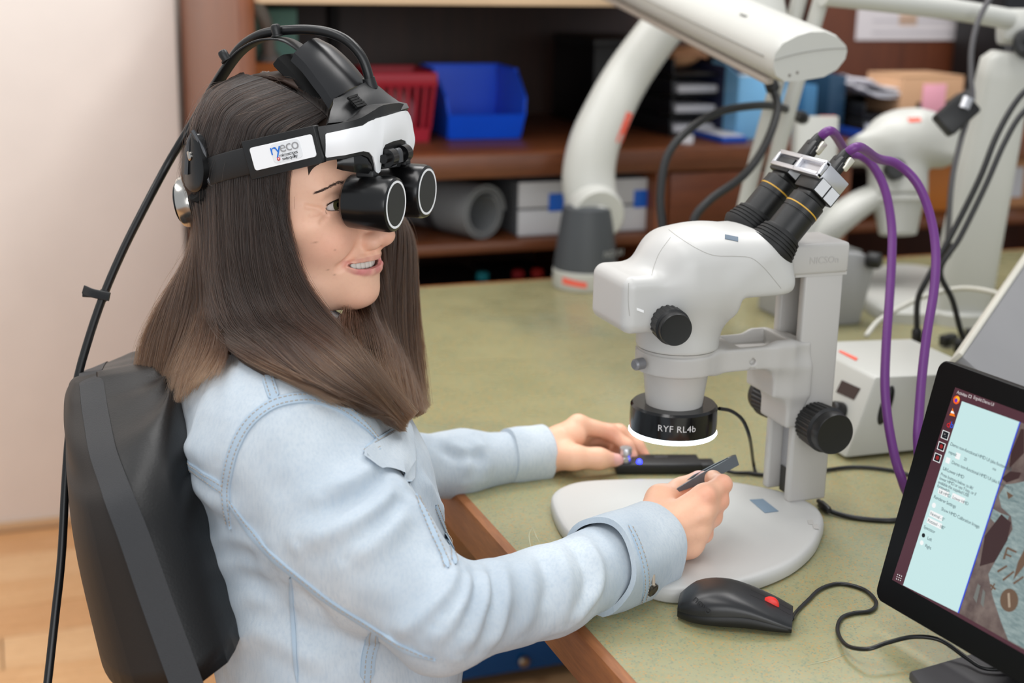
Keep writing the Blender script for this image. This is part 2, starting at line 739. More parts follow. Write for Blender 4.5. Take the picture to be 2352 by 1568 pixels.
c3 = lm.mix(lm.mix(1.0, _dot, lm.ramp(vo.outputs['Color'], [(0.30, (.6, .6, .6)), (0.34, (0, 0, 0))]), 'MULTIPLY'), c2, lin(98, 118, 106))
lm.set(Base_Color=c3, Roughness=lm.ramp(lm.noise(14, 4, _v), [(0.3, (.22, .22, .22)), (0.7, (.36, .36, .36))]))
lm.bump(lm.noise(500, 2, _v), .08, .0004)
LINO = lm.m
EDGE = wood('worn_oak_edge', (138, 82, 42), (168, 106, 58), (9, .9, 9), .45, bump=.15)
bench = thing('workbench', 'long workbench with a speckled green top and worn wooden edge', 'workbench', (1.5, 1.3, 0))
part('bench_top', *span(DX0 + .012, DX1, DY0, DY1 - .012, TZ - .045, TZ), LINO, bench, .0015)
g = Geo()
prof = [(0, -.047), (0, -.006), (.002, -.0015), (.006, 0), (.012, 0), (.012, -.047)]
ys = np.linspace(DY0, DY1, 120)
rw = np.random.default_rng(8)
wear = np.convolve(rw.random(140), np.ones(7) / 7, 'valid')[:120]
rings = []
for y, w in zip(ys, wear):
    k = max(0, w - .52) * .018
    rings.append([V3(DX0 + x + (k if i in (1, 2) else 0), y, TZ + z - (k if i in (2, 3) else 0)) for i, (x, z) in enumerate(prof)])
g.loft(rings)
obj('edge_strip', g, EDGE, bench, label='worn brown wooden edge strip')
part('edge_strip', *span(DX0, DX1, DY1 - .012, DY1, TZ - .052, TZ - .0005), EDGE, bench, .001)
WB = wood('bench_carcass', (150, 92, 50), (176, 112, 64), (9, .9, 9), .5)
part('side_panel', *span(1.75, 1.78, DY0 + .1, DY1 - .05, 0, TZ - .045), WB, bench)
part('back_panel', *span(DX0 + .25, DX1, DY1 - .08, DY1 - .05, .05, TZ - .045), wood('bench_back_panel', (196, 138, 86), (214, 158, 104), (1, 9, 9), .5), bench)
for x, y in ((DX0 + .06, DY1 - .12), (DX1 - .08, DY1 - .12), (DX1 - .08, DY0 + .08), (DX0 + .06, DY0 + .08)):
    part('leg', *span(x - .03, x + .03, y - .03, y + .03, 0, TZ - .045), WB, bench)
# a scratch or two on the top
SCR = plain('scuffed_linoleum', (182, 182, 152), .6, vary=0)
for pts in ([(1228, 1205), (1216, 1225), (1218, 1250), (1226, 1272)], [(1224, 1210), (1232, 1232), (1240, 1246)], [(1947, 1500), (1905, 1515), (1850, 1528)]):
    g = Geo()
    P = smooth_path([at_z(x, y, TZ + .0003) for x, y in pts], 6)
    g.tube(P, np.sin(np.linspace(.15, math.pi - .15, len(P))) * .0005, 6, flat=.25)
    obj('scratch', g, SCR, bench)

# blue drawer chest under the bench
blue = plain('blue_lacquer', (8, 84, 150), .4)
q = at_z(1180, 1538, .02)
ch = thing('drawer_unit', 'low blue drawer cabinet standing under the bench', 'cabinet', (float(q[0]), float(q[1]), 0))
bx0, by = float(q[0]) - .16, float(q[1])
part('carcass', *span(bx0, bx0 + .42, by, by + .5, .02, .21), blue, ch, .004)
part('drawer', *span(bx0 + .01, bx0 + .41, by - .018, by - .001, .115, .20), plain('blue_drawer', (12, 80, 138), .4), ch, .004)
d2 = part('drawer', *span(bx0 + .01, bx0 + .41, by - .018, by - .001, .025, .108), blue, ch, .004)
for zz, dd in ((.155, ch.children[1]), (.05, d2)):
    g = Geo()
    g.lathe([(.004, 0), (.004, .006), (.011, .010), (.011, .014), (.008, .017), (.0001, .018)], V3(bx0 + .17, by - .017, zz), V3(0, -1, 0), 20)
    obj('knob', g, plain('steel_knob', (190, 180, 165), .3, 1.0), dd)
for x in (bx0 + .03, bx0 + .39):
    for y in (by + .03, by + .47):
        g = Geo()
        g.lathe([(.02, 0), (.022, .01), (.016, .02)], V3(x, y, 0), V3(0, 0, 1), 16)
        obj('foot', g, plain('black_rubber', (20, 20, 20), .7), ch)
# ================================================================== things on the wall unit
def boxpart(name, c, s, mat, parent, rz=0, bevel=.003, **k):
    g = Geo()
    g.box(c, s, rot_z(rz), bevel)
    return obj(name, g, mat, parent, **k)


def on(px, y, z):                                   # place on a level: x from a pixel column, given depth y
    v = ray(px, 300)
    lo = CAM + v * ((y - CAM[1]) / v[1])
    for _ in range(6):
        q = V3(lo[0], y, z)
        lo[0] += (px - pix(q)[0]) * pix(q)[2] / FPX / RT[0]
    return float(lo[0])


# blue open-fronted bin
BLUE = plain('blue_bin_plastic', (10, 92, 244), .35)
f = at_z(1112, 320, SHZ)
bx, byy = float(f[0]), float(f[1])
w, dp, hb_, hf_ = .084, .20, .135, .052
b = thing('storage_bin', 'bright blue open-fronted plastic storage bin on the dark shelf', 'bin', (bx, byy + .1, SHZ))
RB = rot_z(-4)


def bl(x, y, z):
    return RB @ V3(x, y, z) + V3(bx, byy, SHZ)


def panel(name, pts, th, mat, parent, **k):
    P = np.array(pts)
    n = unit(np.cross(P[1] - P[0], P[2] - P[0]))
    g = Geo()
    g.loft([P - n * th / 2, P + n * th / 2])
    return obj(name, g, mat, parent, **k)


panel('floor_panel', [bl(-w + .006, 0, .004), bl(w - .006, 0, .004), bl(w - .006, dp, .004), bl(-w + .006, dp, .004)], .004, BLUE, b)
panel('back_wall', [bl(-w + .006, dp, 0), bl(w - .006, dp, 0), bl(w, dp + .01, hb_), bl(-w, dp + .01, hb_)], .004, BLUE, b)
panel('front_lip', [bl(-w + .012, .0, .002), bl(w - .012, .0, .002), bl(w - .002, -.02, hf_), bl(-w + .002, -.02, hf_)], .004, BLUE, b)
for s in (-1, 1):
    panel('side_wall', [bl(s * (w - .008), 0, .002), bl(s * (w - .004), -.021, hf_), bl(s * w, -.012, hf_ + .035), bl(s * (w + .006), .075, hb_), bl(s * (w + .004), dp + .008, hb_), bl(s * (w - .008), dp, .002)], .004, BLUE, b)
g = Geo()
g.tube([bl(-w - .004, .075, hb_), bl(-w - .002, dp + .01, hb_), bl(w + .002, dp + .01, hb_), bl(w + .004, .075, hb_)], .004, 8)
obj('rim', g, BLUE, b)
n = thing('paper_slip', 'small white paper packet lying inside the blue bin', 'paper', bl(0, .07, .0))
boxpart('sheet', bl(-.01, .08, .024), (.07, .05, .028), plain('paper_white', (226, 226, 232), .8), n, 12)

# red basket
RED = plain('red_basket_plastic', (178, 22, 48), .4)
f = at_z(925, 326, SHZ)
rx, ry = float(f[0]), float(f[1])
rb = thing('basket', 'dark red plastic basket with pale contents beside the blue bin', 'basket', (rx, ry + .08, SHZ))


def rl(x, y, z):
    return RB @ V3(x, y, z) + V3(rx, ry, SHZ)


wb, wt, hh, dd = .052, .064, .125, .16
for name, pts in (('front_wall', [(-wb, 0, 0), (wb, 0, 0), (wt, -.012, hh), (-wt, -.012, hh)]), ('back_wall', [(-wb, dd, 0), (wb, dd, 0), (wt, dd + .012, hh), (-wt, dd + .012, hh)]),
                  ('side_wall', [(wb, 0, 0), (wb, dd, 0), (wt, dd + .012, hh), (wt, -.012, hh)]), ('side_wall', [(-wb, 0, 0), (-wb, dd, 0), (-wt, dd + .012, hh), (-wt, -.012, hh)])):
    if name == 'back_wall':
        panel(name, [rl(*q) for q in pts], .004, RED, rb)
        continue
    P = [rl(*q) for q in pts]
    o = panel(name, [P[0], P[1], P[1] + (P[2] - P[1]) * .22, P[0] + (P[3] - P[0]) * .22], .004, RED, rb)
    for t in np.linspace(0, 1, 8 if name == 'front_wall' else 9):
        a, c = P[0] + (P[1] - P[0]) * t, P[3] + (P[2] - P[3]) * t
        g = Geo()
        g.ribbon([a + (c - a) * .2, c], .007, .004, unit(P[1] - P[0]))
        obj('slat', g, RED, o)
panel('floor_panel', [rl(-wb, 0, .003), rl(wb, 0, .003), rl(wb, dd, .003), rl(-wb, dd, .003)], .004, RED, rb)
g = Geo()
ring_ = [rl(-wt, -.013, hh), rl(wt, -.013, hh), rl(wt, dd + .013, hh), rl(-wt, dd + .013, hh)]
for i in range(4):
    a, c = ring_[i], ring_[(i + 1) % 4]
    g.ribbon([a, c], .028, .008, V3(0, 0, 1))
obj('rim', g, RED, rb)
ct = thing('plastic_bag', 'pale pink plastic bag of parts inside the red basket', 'bag', rl(0, .08, 0))
g = Geo()
g.ball(rl(0, dd / 2, .052), (.044, .066, .046), 14, 10)
obj('pouch', g, plain('pale_pink_plastic', (214, 150, 160), .3), ct)

# black letter trays with paper, left of the blue folders
BLKT = plain('black_tray', (16, 16, 18), .45)
PAP = plain('paper_stack_white', (206, 206, 212), .8)


def tray_stack(name, label, px, y, w, d, levels, dz, z0=None):
    x = on(px, y, SHZ)
    z0 = SHZ if z0 is None else z0
    t = thing(name, label, 'letter tray', (x, y, z0))
    for k in range(levels):
        z = z0 + .004 + dz * k
        boxpart('tray', (x, y, z), (w, d, .005), BLKT, t)
        for s in (-1, 1):
            boxpart('side_wall', (x + s * (w / 2 - .003), y, z + dz * .42), (.006, d, dz * .8), BLKT, t)
        boxpart('back_wall', (x, y + d / 2 - .003, z + dz * .42), (w, .006, dz * .8), BLKT, t)
    for k in range(levels - 1):
        p = thing('paper_stack', 'white papers on tray level %s of the %s' % (['one', 'two', 'three', 'four'][k], name.replace('_', ' ')), 'papers', (x, y, z0 + dz * k))
        boxpart('sheets', (x, y - .01, z0 + .004 + dz * k + .012), (w - .03, d - .03, .016), PAP, p, 1.5 * (k - 1), .002)
    return x


tray_stack('tray_tower', 'black letter tray tower holding papers behind the curved white arm', 1540, 2.86, .125, .24, 4, .042)
x = on(1385, 3.05, SHZ)
bb = thing('document_box', 'large black document box at the back of the shelf behind the white arm', 'box', (x, 3.05, SHZ))
boxpart('carcass', (x, 3.05, SHZ + .09), (.16, .24, .18), BLKT, bb)
boxpart('lid', (x, 3.05, SHZ + .185), (.166, .246, .018), plain('black_lid', (24, 24, 26), .4), bb)
boxpart('handle', (x, 2.926, SHZ + .12), (.05, .008, .014), plain('dark_handle', (50, 50, 54), .4), bb)
x = on(1556, 2.84, SHZ)
r = thing('tan_pouch', 'tan leather pouch lying on top of the black tray tower', 'pouch', (x, 2.84, SHZ + .17))
g = Geo()
g.ball((x, 2.84, SHZ + .134 + .028), (.045, .05, .022), 18, 10, rot_y(-14))
obj('pouch_body', g, plain('tan_leather', (196, 146, 106), .6), r)
g = Geo()
g.ribbon([V3(x - .04, 2.795, SHZ + .17), V3(x, 2.79, SHZ + .172), V3(x + .04, 2.795, SHZ + .165)], .012, .004, V3(0, .3, 1))
obj('flap', g, plain('tan_leather_dark', (170, 120, 84), .6), r)


def binder(px, w, h, d, c, label, y=2.78, lab=None, rz=0):
    x = on(px, y, SHZ)
    t = thing('ring_binder', label, 'binder', (x, y, SHZ), 'ring binders on the top shelf')
    m = plain('binder_cover', c, .5)
    boxpart('spine', (x, y - d / 2, SHZ + h / 2 + .001), (w, .004, h), m, t, rz)
    for s in (-1, 1):
        boxpart('cover', (x + s * (w / 2 - .0015), y, SHZ + h / 2 + .001), (.003, d, h), m, t, rz)
    boxpart('pages', (x, y + .004, SHZ + h / 2), (w - .008, d - .012, h - .012), PAP, t, rz)
    if lab:
        boxpart('spine_label', (x, y - d / 2 - .0025, SHZ + h * .62), (w * .6, .001, h * .34), plain('spine_label_white', lab, .7), t, rz)
    return t


binder(1618, .034, .150, .22, (38, 42, 72), 'dark navy binder next to the black tray tower', 2.83)
binder(1644, .022, .150, .22, (74, 70, 92), 'slim slate grey binder with a white label beside the navy one', 2.83, (214, 214, 224))
x = on(1630, 2.72, SHZ)
bt = thing('folder', 'blue folder lying flat in front of the navy binder', 'folder', (x, 2.70, SHZ))
boxpart('cover', (x, 2.69, SHZ + .007), (.06, .16, .012), plain('royal_blue_card', (20, 76, 178), .5), bt)
boxpart('pages', (x, 2.692, SHZ + .0145), (.052, .15, .003), PAP, bt)
x = on(1580, 2.63, SHZ)
cp = thing('tape_roll', 'small white tape roll on the shelf edge behind the arm', 'tape', (x, 2.63, SHZ))
g = Geo()
g.lathe([(.010, 0), (.016, 0), (.016, .016), (.010, .016)], (x, 2.64, SHZ), V3(0, 0, 1), 20, caps=(False, False))
obj('roll', g, plain('tape_white', (222, 222, 226), .5), cp)
LB = plain('light_blue_card', (124, 186, 232), .45)
x = on(1722, 2.70, SHZ)
mb = thing('magazine_file', 'light blue magazine file box standing on the shelf', 'box', (x, 2.72, SHZ))
boxpart('front_panel', (x, 2.66, SHZ + .067), (.112, .004, .132), LB, mb)
for s in (-1, 1):
    panel('side_panel', [V3(x + s * .056, 2.66, SHZ), V3(x + s * .056, 2.78, SHZ), V3(x + s * .056, 2.78, SHZ + .16), V3(x + s * .056, 2.72, SHZ + .155), V3(x + s * .056, 2.66, SHZ + .133)], .003, LB, mb)
boxpart('back_panel', (x, 2.78, SHZ + .08), (.112, .004, .16), LB, mb)
boxpart('pages', (x, 2.722, SHZ + .068), (.10, .10, .13), plain('file_pages', (206, 220, 232), .8), mb)
binder(1800, .03, .11, .2, (66, 122, 166), 'mid blue binder right of the light blue file box', 2.78)
binder(1860, .042, .125, .2, (34, 66, 92), 'dark teal binder behind the white post', 2.84)
tray_stack('letter_tray', 'low black letter tray right of the dark teal binder', 1975, 2.80, .15, .24, 2, .036)
x = on(1985, 2.68, SHZ)
t = thing('blue_tray', 'flat blue plastic tray in front of the low black letter tray', 'tray', (x, 2.66, SHZ))
boxpart('base', (x, 2.635, SHZ + .004), (.13, .10, .006), plain('deep_blue_plastic', (18, 60, 150), .4), t)
for s in (-1, 1):
    boxpart('side_wall', (x + s * .063, 2.635, SHZ + .012), (.004, .10, .02), plain('deep_blue_plastic', (18, 60, 150), .4), t)
boxpart('front_wall', (x, 2.586, SHZ + .012), (.13, .004, .02), plain('deep_blue_plastic', (18, 60, 150), .4), t)
x = on(1975, 2.82, SHZ)
t = thing('paper_sheets', 'pile of loose white sheets curling on top of the low black letter tray', 'papers', (x, 2.82, SHZ + .08))
for k, (rz, cz) in enumerate(((4, .002), (-6, .010), (10, .019))):
    g = Geo()
    P = np.array([[rot_z(rz) @ V3(a * .072, b_ * .12, .022 * max(0, -a) ** 2 + .01 * max(0, b_) ** 2 + cz) + V3(x - .022, 2.82, SHZ + .076) for b_ in np.linspace(-1, 1, 7)] for a in np.linspace(-1, 1, 9)])
    g.grid(P, .005)
    obj('sheet', g, plain('paper_white', (214, 212, 218), .8), t)
x = on(2128, 2.70, SHZ)
t = thing('cardboard_box', 'small brown cardboard box with a pink note on its front', 'box', (x, 2.76, SHZ))
CARD = plain('cardboard', (204, 160, 124), .8, bump=.1)
boxpart('carton', (x, 2.76, SHZ + .0625), (.165, .14, .123), CARD, t)
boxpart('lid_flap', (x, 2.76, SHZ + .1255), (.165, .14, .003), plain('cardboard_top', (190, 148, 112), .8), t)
boxpart('sticky_note', (x + .002, 2.688, SHZ + .076), (.062, .001, .066), plain('pink_note', (238, 168, 186), .7), t, label='pink sticky note')
# poster and black panel at the back on the right
py_ = SY1 - .162
c = at_y(2110, 20, py_)
t = thing('wall_poster', 'white printed sheet with a tan picture pinned to the back of the wall unit', 'poster', (float(c[0]), py_, 1.1))
zb = float(at_y(2110, 92, py_)[2])
boxpart('sheet', (float(c[0]), py_, zb + .14), (.375, .002, .28), plain('poster_paper', (222, 216, 218), .8), t, 0, 0)
c2 = at_y(2085, 45, py_)
boxpart('picture', (float(c2[0]), py_ - .0016, float(c2[2])), (.055, .0006, .028), plain('tan_print', (214, 182, 158), .8), t, 0, 0)
lm_ = plain('grey_print', (190, 186, 192), .8)
for k in range(5):
    boxpart('print_line', (float(c[0]) + .01, py_ - .0016, zb + .020 + .03 * k), (.30, .0006, .0035), lm_, t, 0, 0)
c = at_y(2335, 20, 3.0)
t = thing('black_cabinet', 'small black cabinet at the right end of the top shelf', 'cabinet', (float(c[0]) + .02, 3.05, 1.1))
boxpart('carcass', (float(c[0]) + .03, 3.10, (SHZ + 1.30) / 2), (.13, .18, 1.30 - SHZ), BLKT, t)
boxpart('door', (float(c[0]) + .03, 3.005, (SHZ + 1.30) / 2), (.122, .006, 1.28 - SHZ), plain('black_door', (20, 20, 24), .35), t)
boxpart('handle', (float(c[0]) - .015, 2.999, SHZ + .16), (.006, .006, .05), plain('steel_handle', (170, 170, 170), .3, 1.0), t)
# left bay: teal carton, orange folder, white jar, grey lamp neck
x = on(583, 3.02, SHZ)
t = thing('teal_carton', 'pale teal carton in the left bay of the wall unit', 'box', (x, 3.02, SHZ))
boxpart('carton', (x + .02, 3.02, SHZ + .145), (.13, .12, .21), plain('pale_teal_card', (112, 158, 146), .6), t)
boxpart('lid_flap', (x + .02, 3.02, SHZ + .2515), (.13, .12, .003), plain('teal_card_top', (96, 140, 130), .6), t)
x2 = on(600, 2.95, SHZ)
t = thing('orange_folder', 'orange cardboard folder leaning below the teal carton', 'folder', (x2, 2.9, SHZ))
boxpart('cover', (x2, 2.90, SHZ + .075), (.19, .012, .15), plain('orange_card', (198, 108, 30), .6), t)
boxpart('pages', (x2, 2.908, SHZ + .072), (.18, .006, .14), PAP, t)
x3 = on(655, 2.94, SHZ)
t = thing('white_jar', 'small white jar beside the teal carton', 'jar', (x3, 2.98, SHZ))
g = Geo()
g.lathe([(.022, 0), (.024, .005), (.024, .17), (.018, .185)], (x3, 2.985, SHZ + .0), V3(0, 0, 1), 20)
obj('glass', g, plain('jar_white', (206, 196, 192), .4), t)
g = Geo()
g.lathe([(.019, .185), (.020, .19), (.020, .205), (.017, .207)], (x3, 2.985, SHZ), V3(0, 0, 1), 20)
obj('lid', g, plain('jar_lid', (150, 140, 140), .4), t)
g = Geo()
P = smooth_path([at_y(565, -25, 2.75), at_y(588, 8, 2.75), at_y(606, 42, 2.78), at_y(614, 78, 2.85), at_y(618, 120, 2.9)], 8)
t = thing('gooseneck_lamp', 'grey flexible lamp neck hanging in the left bay of the wall unit', 'lamp', P[0])
g.tube(P, .013, 14)
obj('neck', g, plain('grey_lamp_neck', (158, 156, 154), .4), t)
g = Geo()
g.lathe([(.012, 0), (.022, .02), (.030, .05), (.026, .05)], P[-1], P[-1] - P[-3], 20)
obj('lamp_shade', g, plain('grey_lamp_shade', (140, 140, 140), .4), t)

# ------------------------------------------------------------------ lower shelf
e = at_y(1108, 530, SY0 + .06)
mr = thing('mat_roll', 'rolled grey foam mat on the lower shelf, its dark open end facing out', 'roll', (float(e[0]), SY0 + .2, LOZ))
R0 = .052
cz = LOZ + R0 + .001
A = V3(float(e[0]), SY0 + .05, cz)
ad = unit(V3(-.42, 1, 0))
a = np.linspace(0, 2 * math.pi * 2.15, 90)
rr = np.linspace(R0, R0 - .017, 90)
uu = unit(np.cross(ad, V3(0, 0, 1)))
spi = lambda off: [A + ad * off + r_ * (math.cos(t) * uu + math.sin(t) * V3(0, 0, 1)) for t, r_ in zip(a, rr)]
g = Geo()
g.grid(np.array([spi(0), spi(.15), spi(.36)]), .0052)
obj('mat', g, plain('grey_foam_mat', (128, 130, 132), .5), mr, sharp=60)
g = Geo()
g.lathe([(R0 + .0008, .10), (R0 + .0012, .10), (R0 + .0012, .135), (R0 + .0008, .135)], A, ad, 40, caps=(False, False))
obj('band', g, plain('dark_band', (60, 60, 64), .5), mr)
BSQ = plain('blue_sticker', (26, 104, 214), .5, vary=0)
WCARD = plain('white_card', (214, 214, 218), .6)
DCARD = plain('grey_card', (96, 98, 102), .6)
for pxc, sq, lab in ((1248, 1278, 'white archive box with a blue sticker left of the curved arm'), (1462, 1472, 'white archive box with a blue sticker right of the curved arm')):
    x = on(pxc, SY0 + .05, LOZ)
    t = thing('archive_box', lab, 'box', (x, SY0 + .2, LOZ), 'archive boxes on the lower shelf')
    boxpart('carton', (x, SY0 + .23, LOZ + .055), (.108, .34, .108), DCARD, t)
    boxpart('front_flap', (x, SY0 + .055, LOZ + .028), (.108, .004, .052), WCARD, t)
    boxpart('front_flap', (x, SY0 + .055, LOZ + .084), (.108, .004, .052), WCARD, t)
    q = at_y(sq, 480, SY0 + .052)
    boxpart('blue_label', (float(q[0]), SY0 + .0515, LOZ + .068), (.034, .001, .036), BSQ, t, label='square blue sticker')
for pxc, c, lab in ((2160, (196, 116, 44), 'orange-brown wooden box on the lower shelf at right'), (2330, (186, 134, 92), 'brown carton with a white label at the far right of the lower shelf')):
    x = on(pxc, SY0 + .10, LOZ)
    t = thing('wooden_box' if pxc < 2300 else 'carton_box', lab, 'box', (x, SY0 + .2, LOZ))
    boxpart('carcass', (x, SY0 + .2, LOZ + .056), (.125, .2, .11), plain('box_' + str(pxc), c, .5), t)
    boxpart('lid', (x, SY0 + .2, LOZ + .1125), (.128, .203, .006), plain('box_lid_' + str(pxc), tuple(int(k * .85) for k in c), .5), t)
    if pxc > 2300:
        boxpart('paper_label', (x - .01, SY0 + .0985, LOZ + .06), (.05, .001, .07), PAP, t)
# black crates below the lower shelf with small coloured caps on top
for k, (pxc, wd) in enumerate(((1050, .13), (1215, .12))):
    x = on(pxc, SY0 + .12, .75)
    t = thing('crate', ['black crate under the lower shelf, the left one', 'black crate under the lower shelf, the right one'][k], 'crate', (x, SY0 + .2, .325), 'black crates under the lower shelf')
    boxpart('carcass', (x, SY0 + .2, .51), (wd, .2, .37), BLKT, t)
    boxpart('rim', (x, SY0 + .2, .698), (wd + .008, .208, .014), plain('crate_rim', (26, 26, 28), .4), t)
for pxc, c, lab in ((1108, (40, 150, 160), 'teal bottle cap on the left black crate'), (1190, (170, 40, 44), 'red bottle cap on the right black crate'), (1234, (196, 50, 44), 'bright red bottle cap on the right black crate, farther right')):
    x = on(pxc, SY0 + .13, .72)
    t = thing('bottle_cap', lab, 'cap', (x, SY0 + .13, .705), 'bottle caps on the black crates')
    g = Geo()
    g.lathe([(.013, 0), (.014, .002), (.013, .014), (.010, .017), (.0001, .017)], (x, SY0 + .13, .705), V3(0, 0, 1), 18)
    obj('shell', g, plain('cap_plastic_%d' % pxc, c, .35), t)
# ================================================================== the woman
HYAW, HPITCH, HROLL = -40.0, -7.0, 0.0
HR = rot_z(HYAW) @ rot_y(HPITCH) @ rot_x(HROLL)
NOSE = V3(.1215, 0, -.036)
HO = at(904, 541, 1.425) - HR @ NOSE


def hl(*p):                                       # head-local -> place
    return HR @ V3(*p) + HO


def hplane(px, py, ylocal):                       # where a ray meets the head-local plane y = const
    return at_plane(px, py, hl(0, ylocal, 0), HR @ V3(0, 1, 0))


person = thing('person', 'seated woman with long brown hair in a pale denim jacket, wearing a black head loupe', 'person', (0.28, 1.33, 0.44))

sk = Mat('skin')
_a = sk.node('ShaderNodeAttribute', attribute_name='tint')
_n = sk.noise(260, 3, sk.coord())
_n2 = sk.noise(30, 3, sk.coord())
_c = sk.mix(0.10, _a.outputs[0], sk.ramp(_n2, [(0.35, lin(214, 140, 116)), (0.65, lin(250, 208, 180))]))
_c = sk.mix(sk.ramp(_n, [(0.5, (0, 0, 0)), (0.85, (0.10, 0.10, 0.10))]), _c, lin(190, 110, 90))
sk.set(Base_Color=_c, Roughness=0.46)
sk.b.inputs['Subsurface Weight'].default_value = 0.12
sk.b.inputs['Subsurface Radius'].default_value = (0.009, 0.004, 0.002)
sk.b.inputs['Subsurface Scale'].default_value = 0.35
sk.b.inputs['Specular IOR Level'].default_value = 0.42
sk.bump(sk.noise(900, 2, sk.coord()), 0.12, 0.0004)
SKIN = sk.m
SKIN_RGB = np.array(lin(245, 196, 168)[:3])


def head_field():
    F = Field()
    F.u(Ell((.000, 0, .042), (.088, .072, .079)))
    F.u(Ell((.020, 0, .022), (.0755, .066, .086)), .02)
    F.u(Ell((.032, 0, -.036), (.061, .056, .066)), .02)
    F.u(Sym(Cap((-.004, .046, -.055), (.030, .036, -.081), .017, .015)), .03)
    F.u(Sym(Cap((.030, .036, -.081), (.068, .012, -.0915), .015, .013)), .03)
    F.u(Ell((.0785, 0, -.0930), (.0165, .020, .0145)), .014)                # chin
    F.u(Ell((.062, 0, -.064), (.0335, .036, .028)), .02)                     # muzzle
    F.u(Sym(Ell((.064, .036, -.035), (.022, .019, .019))), .02)             # smiling cheek
    F.u(Sym(Ell((.046, .051, -.014), (.024, .014, .013))), .02)             # cheekbone
    F.u(Sym(Cap((.087, .010, .0185), (.070, .043, .0175), .0095, .008)), .016)   # brow ridge
    F.cut(Sym(Ell((.0905, .0325, .002), (.0135, .0180, .0115))), .014)      # eye socket
    F.u(Sym(Ell((.0705, .0330, .0030), (.0146, .0172, .0140))), .004)       # lids over the eyeball
    F.u(Sym(Cap((.0815, .020, -.0105), (.073, .043, -.0090), .0036, .003)), .010)  # lower-lid fold
    F.cut(Sym(Ell((.0850, .0345, .0026), (.0135, .0168, .0049), rot_z(38) @ rot_x(-6))), .0016)   # aperture
    F.cut(Sym(Cap((.0835, .026, .0105), (.070, .0470, .0060), .0009)), .003)   # lid crease
    F.u(Cap((.0865, 0, .006), (.1085, 0, -.030), .0062, .0082), .016)       # bridge of the nose
    F.u(Ell((.1125, 0, -.0355), (.0100, .0098, .0088)), .008)               # tip
    F.u(Sym(Ell((.1015, .0118, -.0405), (.0098, .0062, .0074))), .007)      # wing
    F.u(Cap((.112, 0, -.040), (.099, 0, -.0475), .0046, .005), .005)        # columella
    F.cut(Sym(Ell((.1035, .0066, -.0475), (.0058, .0030, .0042))), .0025)   # nostril
    F.u(Cap((.0960, 0, -.0475), (.0940, 0, -.058), .006, .005), .008)       # philtrum
    def on(y, z, dx):                                                      # point on the face at (y, z), dx proud of the skin
        xs = np.arange(.14, .03, -.0004)
        d = F.ev(np.stack([xs, np.full_like(xs, y), np.full_like(xs, z)], 1))
        return (float(xs[np.argmax(d < 0)]) + dx, y, z)
    global LIP_U, LIP_L
    LIP_U = [on(y, z, -.0012) for y, z in [(0, -.0552), (.009, -.0556), (.018, -.0562), (.027, -.0566), (.0365, -.0566)]]
    LIP_L = [on(y, z, -.0012) for y, z in [(0, -.0692), (.009, -.0690), (.018, -.0672), (.027, -.0637), (.0362, -.0580)]]
    LIP_O = [on(y, z, .0002) for y, z in [(0, -.0632), (.009, -.0631), (.018, -.0624), (.027, -.0606), (.0362, -.0576)]]
    TEE = [on(y, z, -.0075) for y, z in [(0, -.0632), (.009, -.0631), (.018, -.0624), (.027, -.0606)]]
    LINES = [[on(y, z, .0003) for y, z in l] for l in ([(.052, .0010), (.059, .0055)], [(.052, -.0015), (.060, -.0030)], [(.050, -.0060), (.057, -.0110)])]
    global TEETH
    TEETH = TEE
    for l in LINES:
        for q in chain(l, [.0009, .0005]):
            F.cut(Sym(q), .004)                                            # smile lines
    for q in chain(LIP_U, [.0036, .0038, .0034, .0028, .0018]):
        F.u(Sym(q), .004)
    for q in chain(LIP_L, [.0042, .0041, .0034, .0024, .0010]):
        F.u(Sym(q), .0045)
    F.cut(Sym(Cap((.093, .023, -.0425), (.0775, .0400, -.0590), .0022, .0016)), .008)   # smile crease
    F.cut(Ell((.062, 0, -.0612), (.0265, .0290, .0070)), .002)              # mouth
    for q in chain(LIP_O, [.0036, .0036, .0036, .0031, .0012]):
        F.cut(Sym(q), .0012)
    for q in chain(TEE, [.0052, .0052, .005, .004]):
        F.cut(Sym(q), .001)
    F.u(Sym(Ell((-.004, .0735, -.012), (.019, .007, .031))), .006)          # ear
    F.u(Cap((-.022, 0, -.055), (-.048, 0, -.200), .050, .056), .03)         # neck
    return F


hv, hf = head_field().mesh((-.115, -.09, -.205), (.135, .09, .135), .0010)
HEAD_V, HEAD_F = hv, hf


def g3(p, c, s):
    return np.exp(-(((p - np.array(c)) / np.array(s)) ** 2).sum(-1))


def seg_d(p, pts):
    pts = np.asarray(pts, float)
    best = np.full(len(p), 9.0)
    for a, b in zip(pts[:-1], pts[1:]):
        d = b - a
        t = np.clip(((p - a) @ d) / (d @ d), 0, 1)
        best = np.minimum(best, np.linalg.norm(p - a - t[:, None] * d, axis=1))
    return best


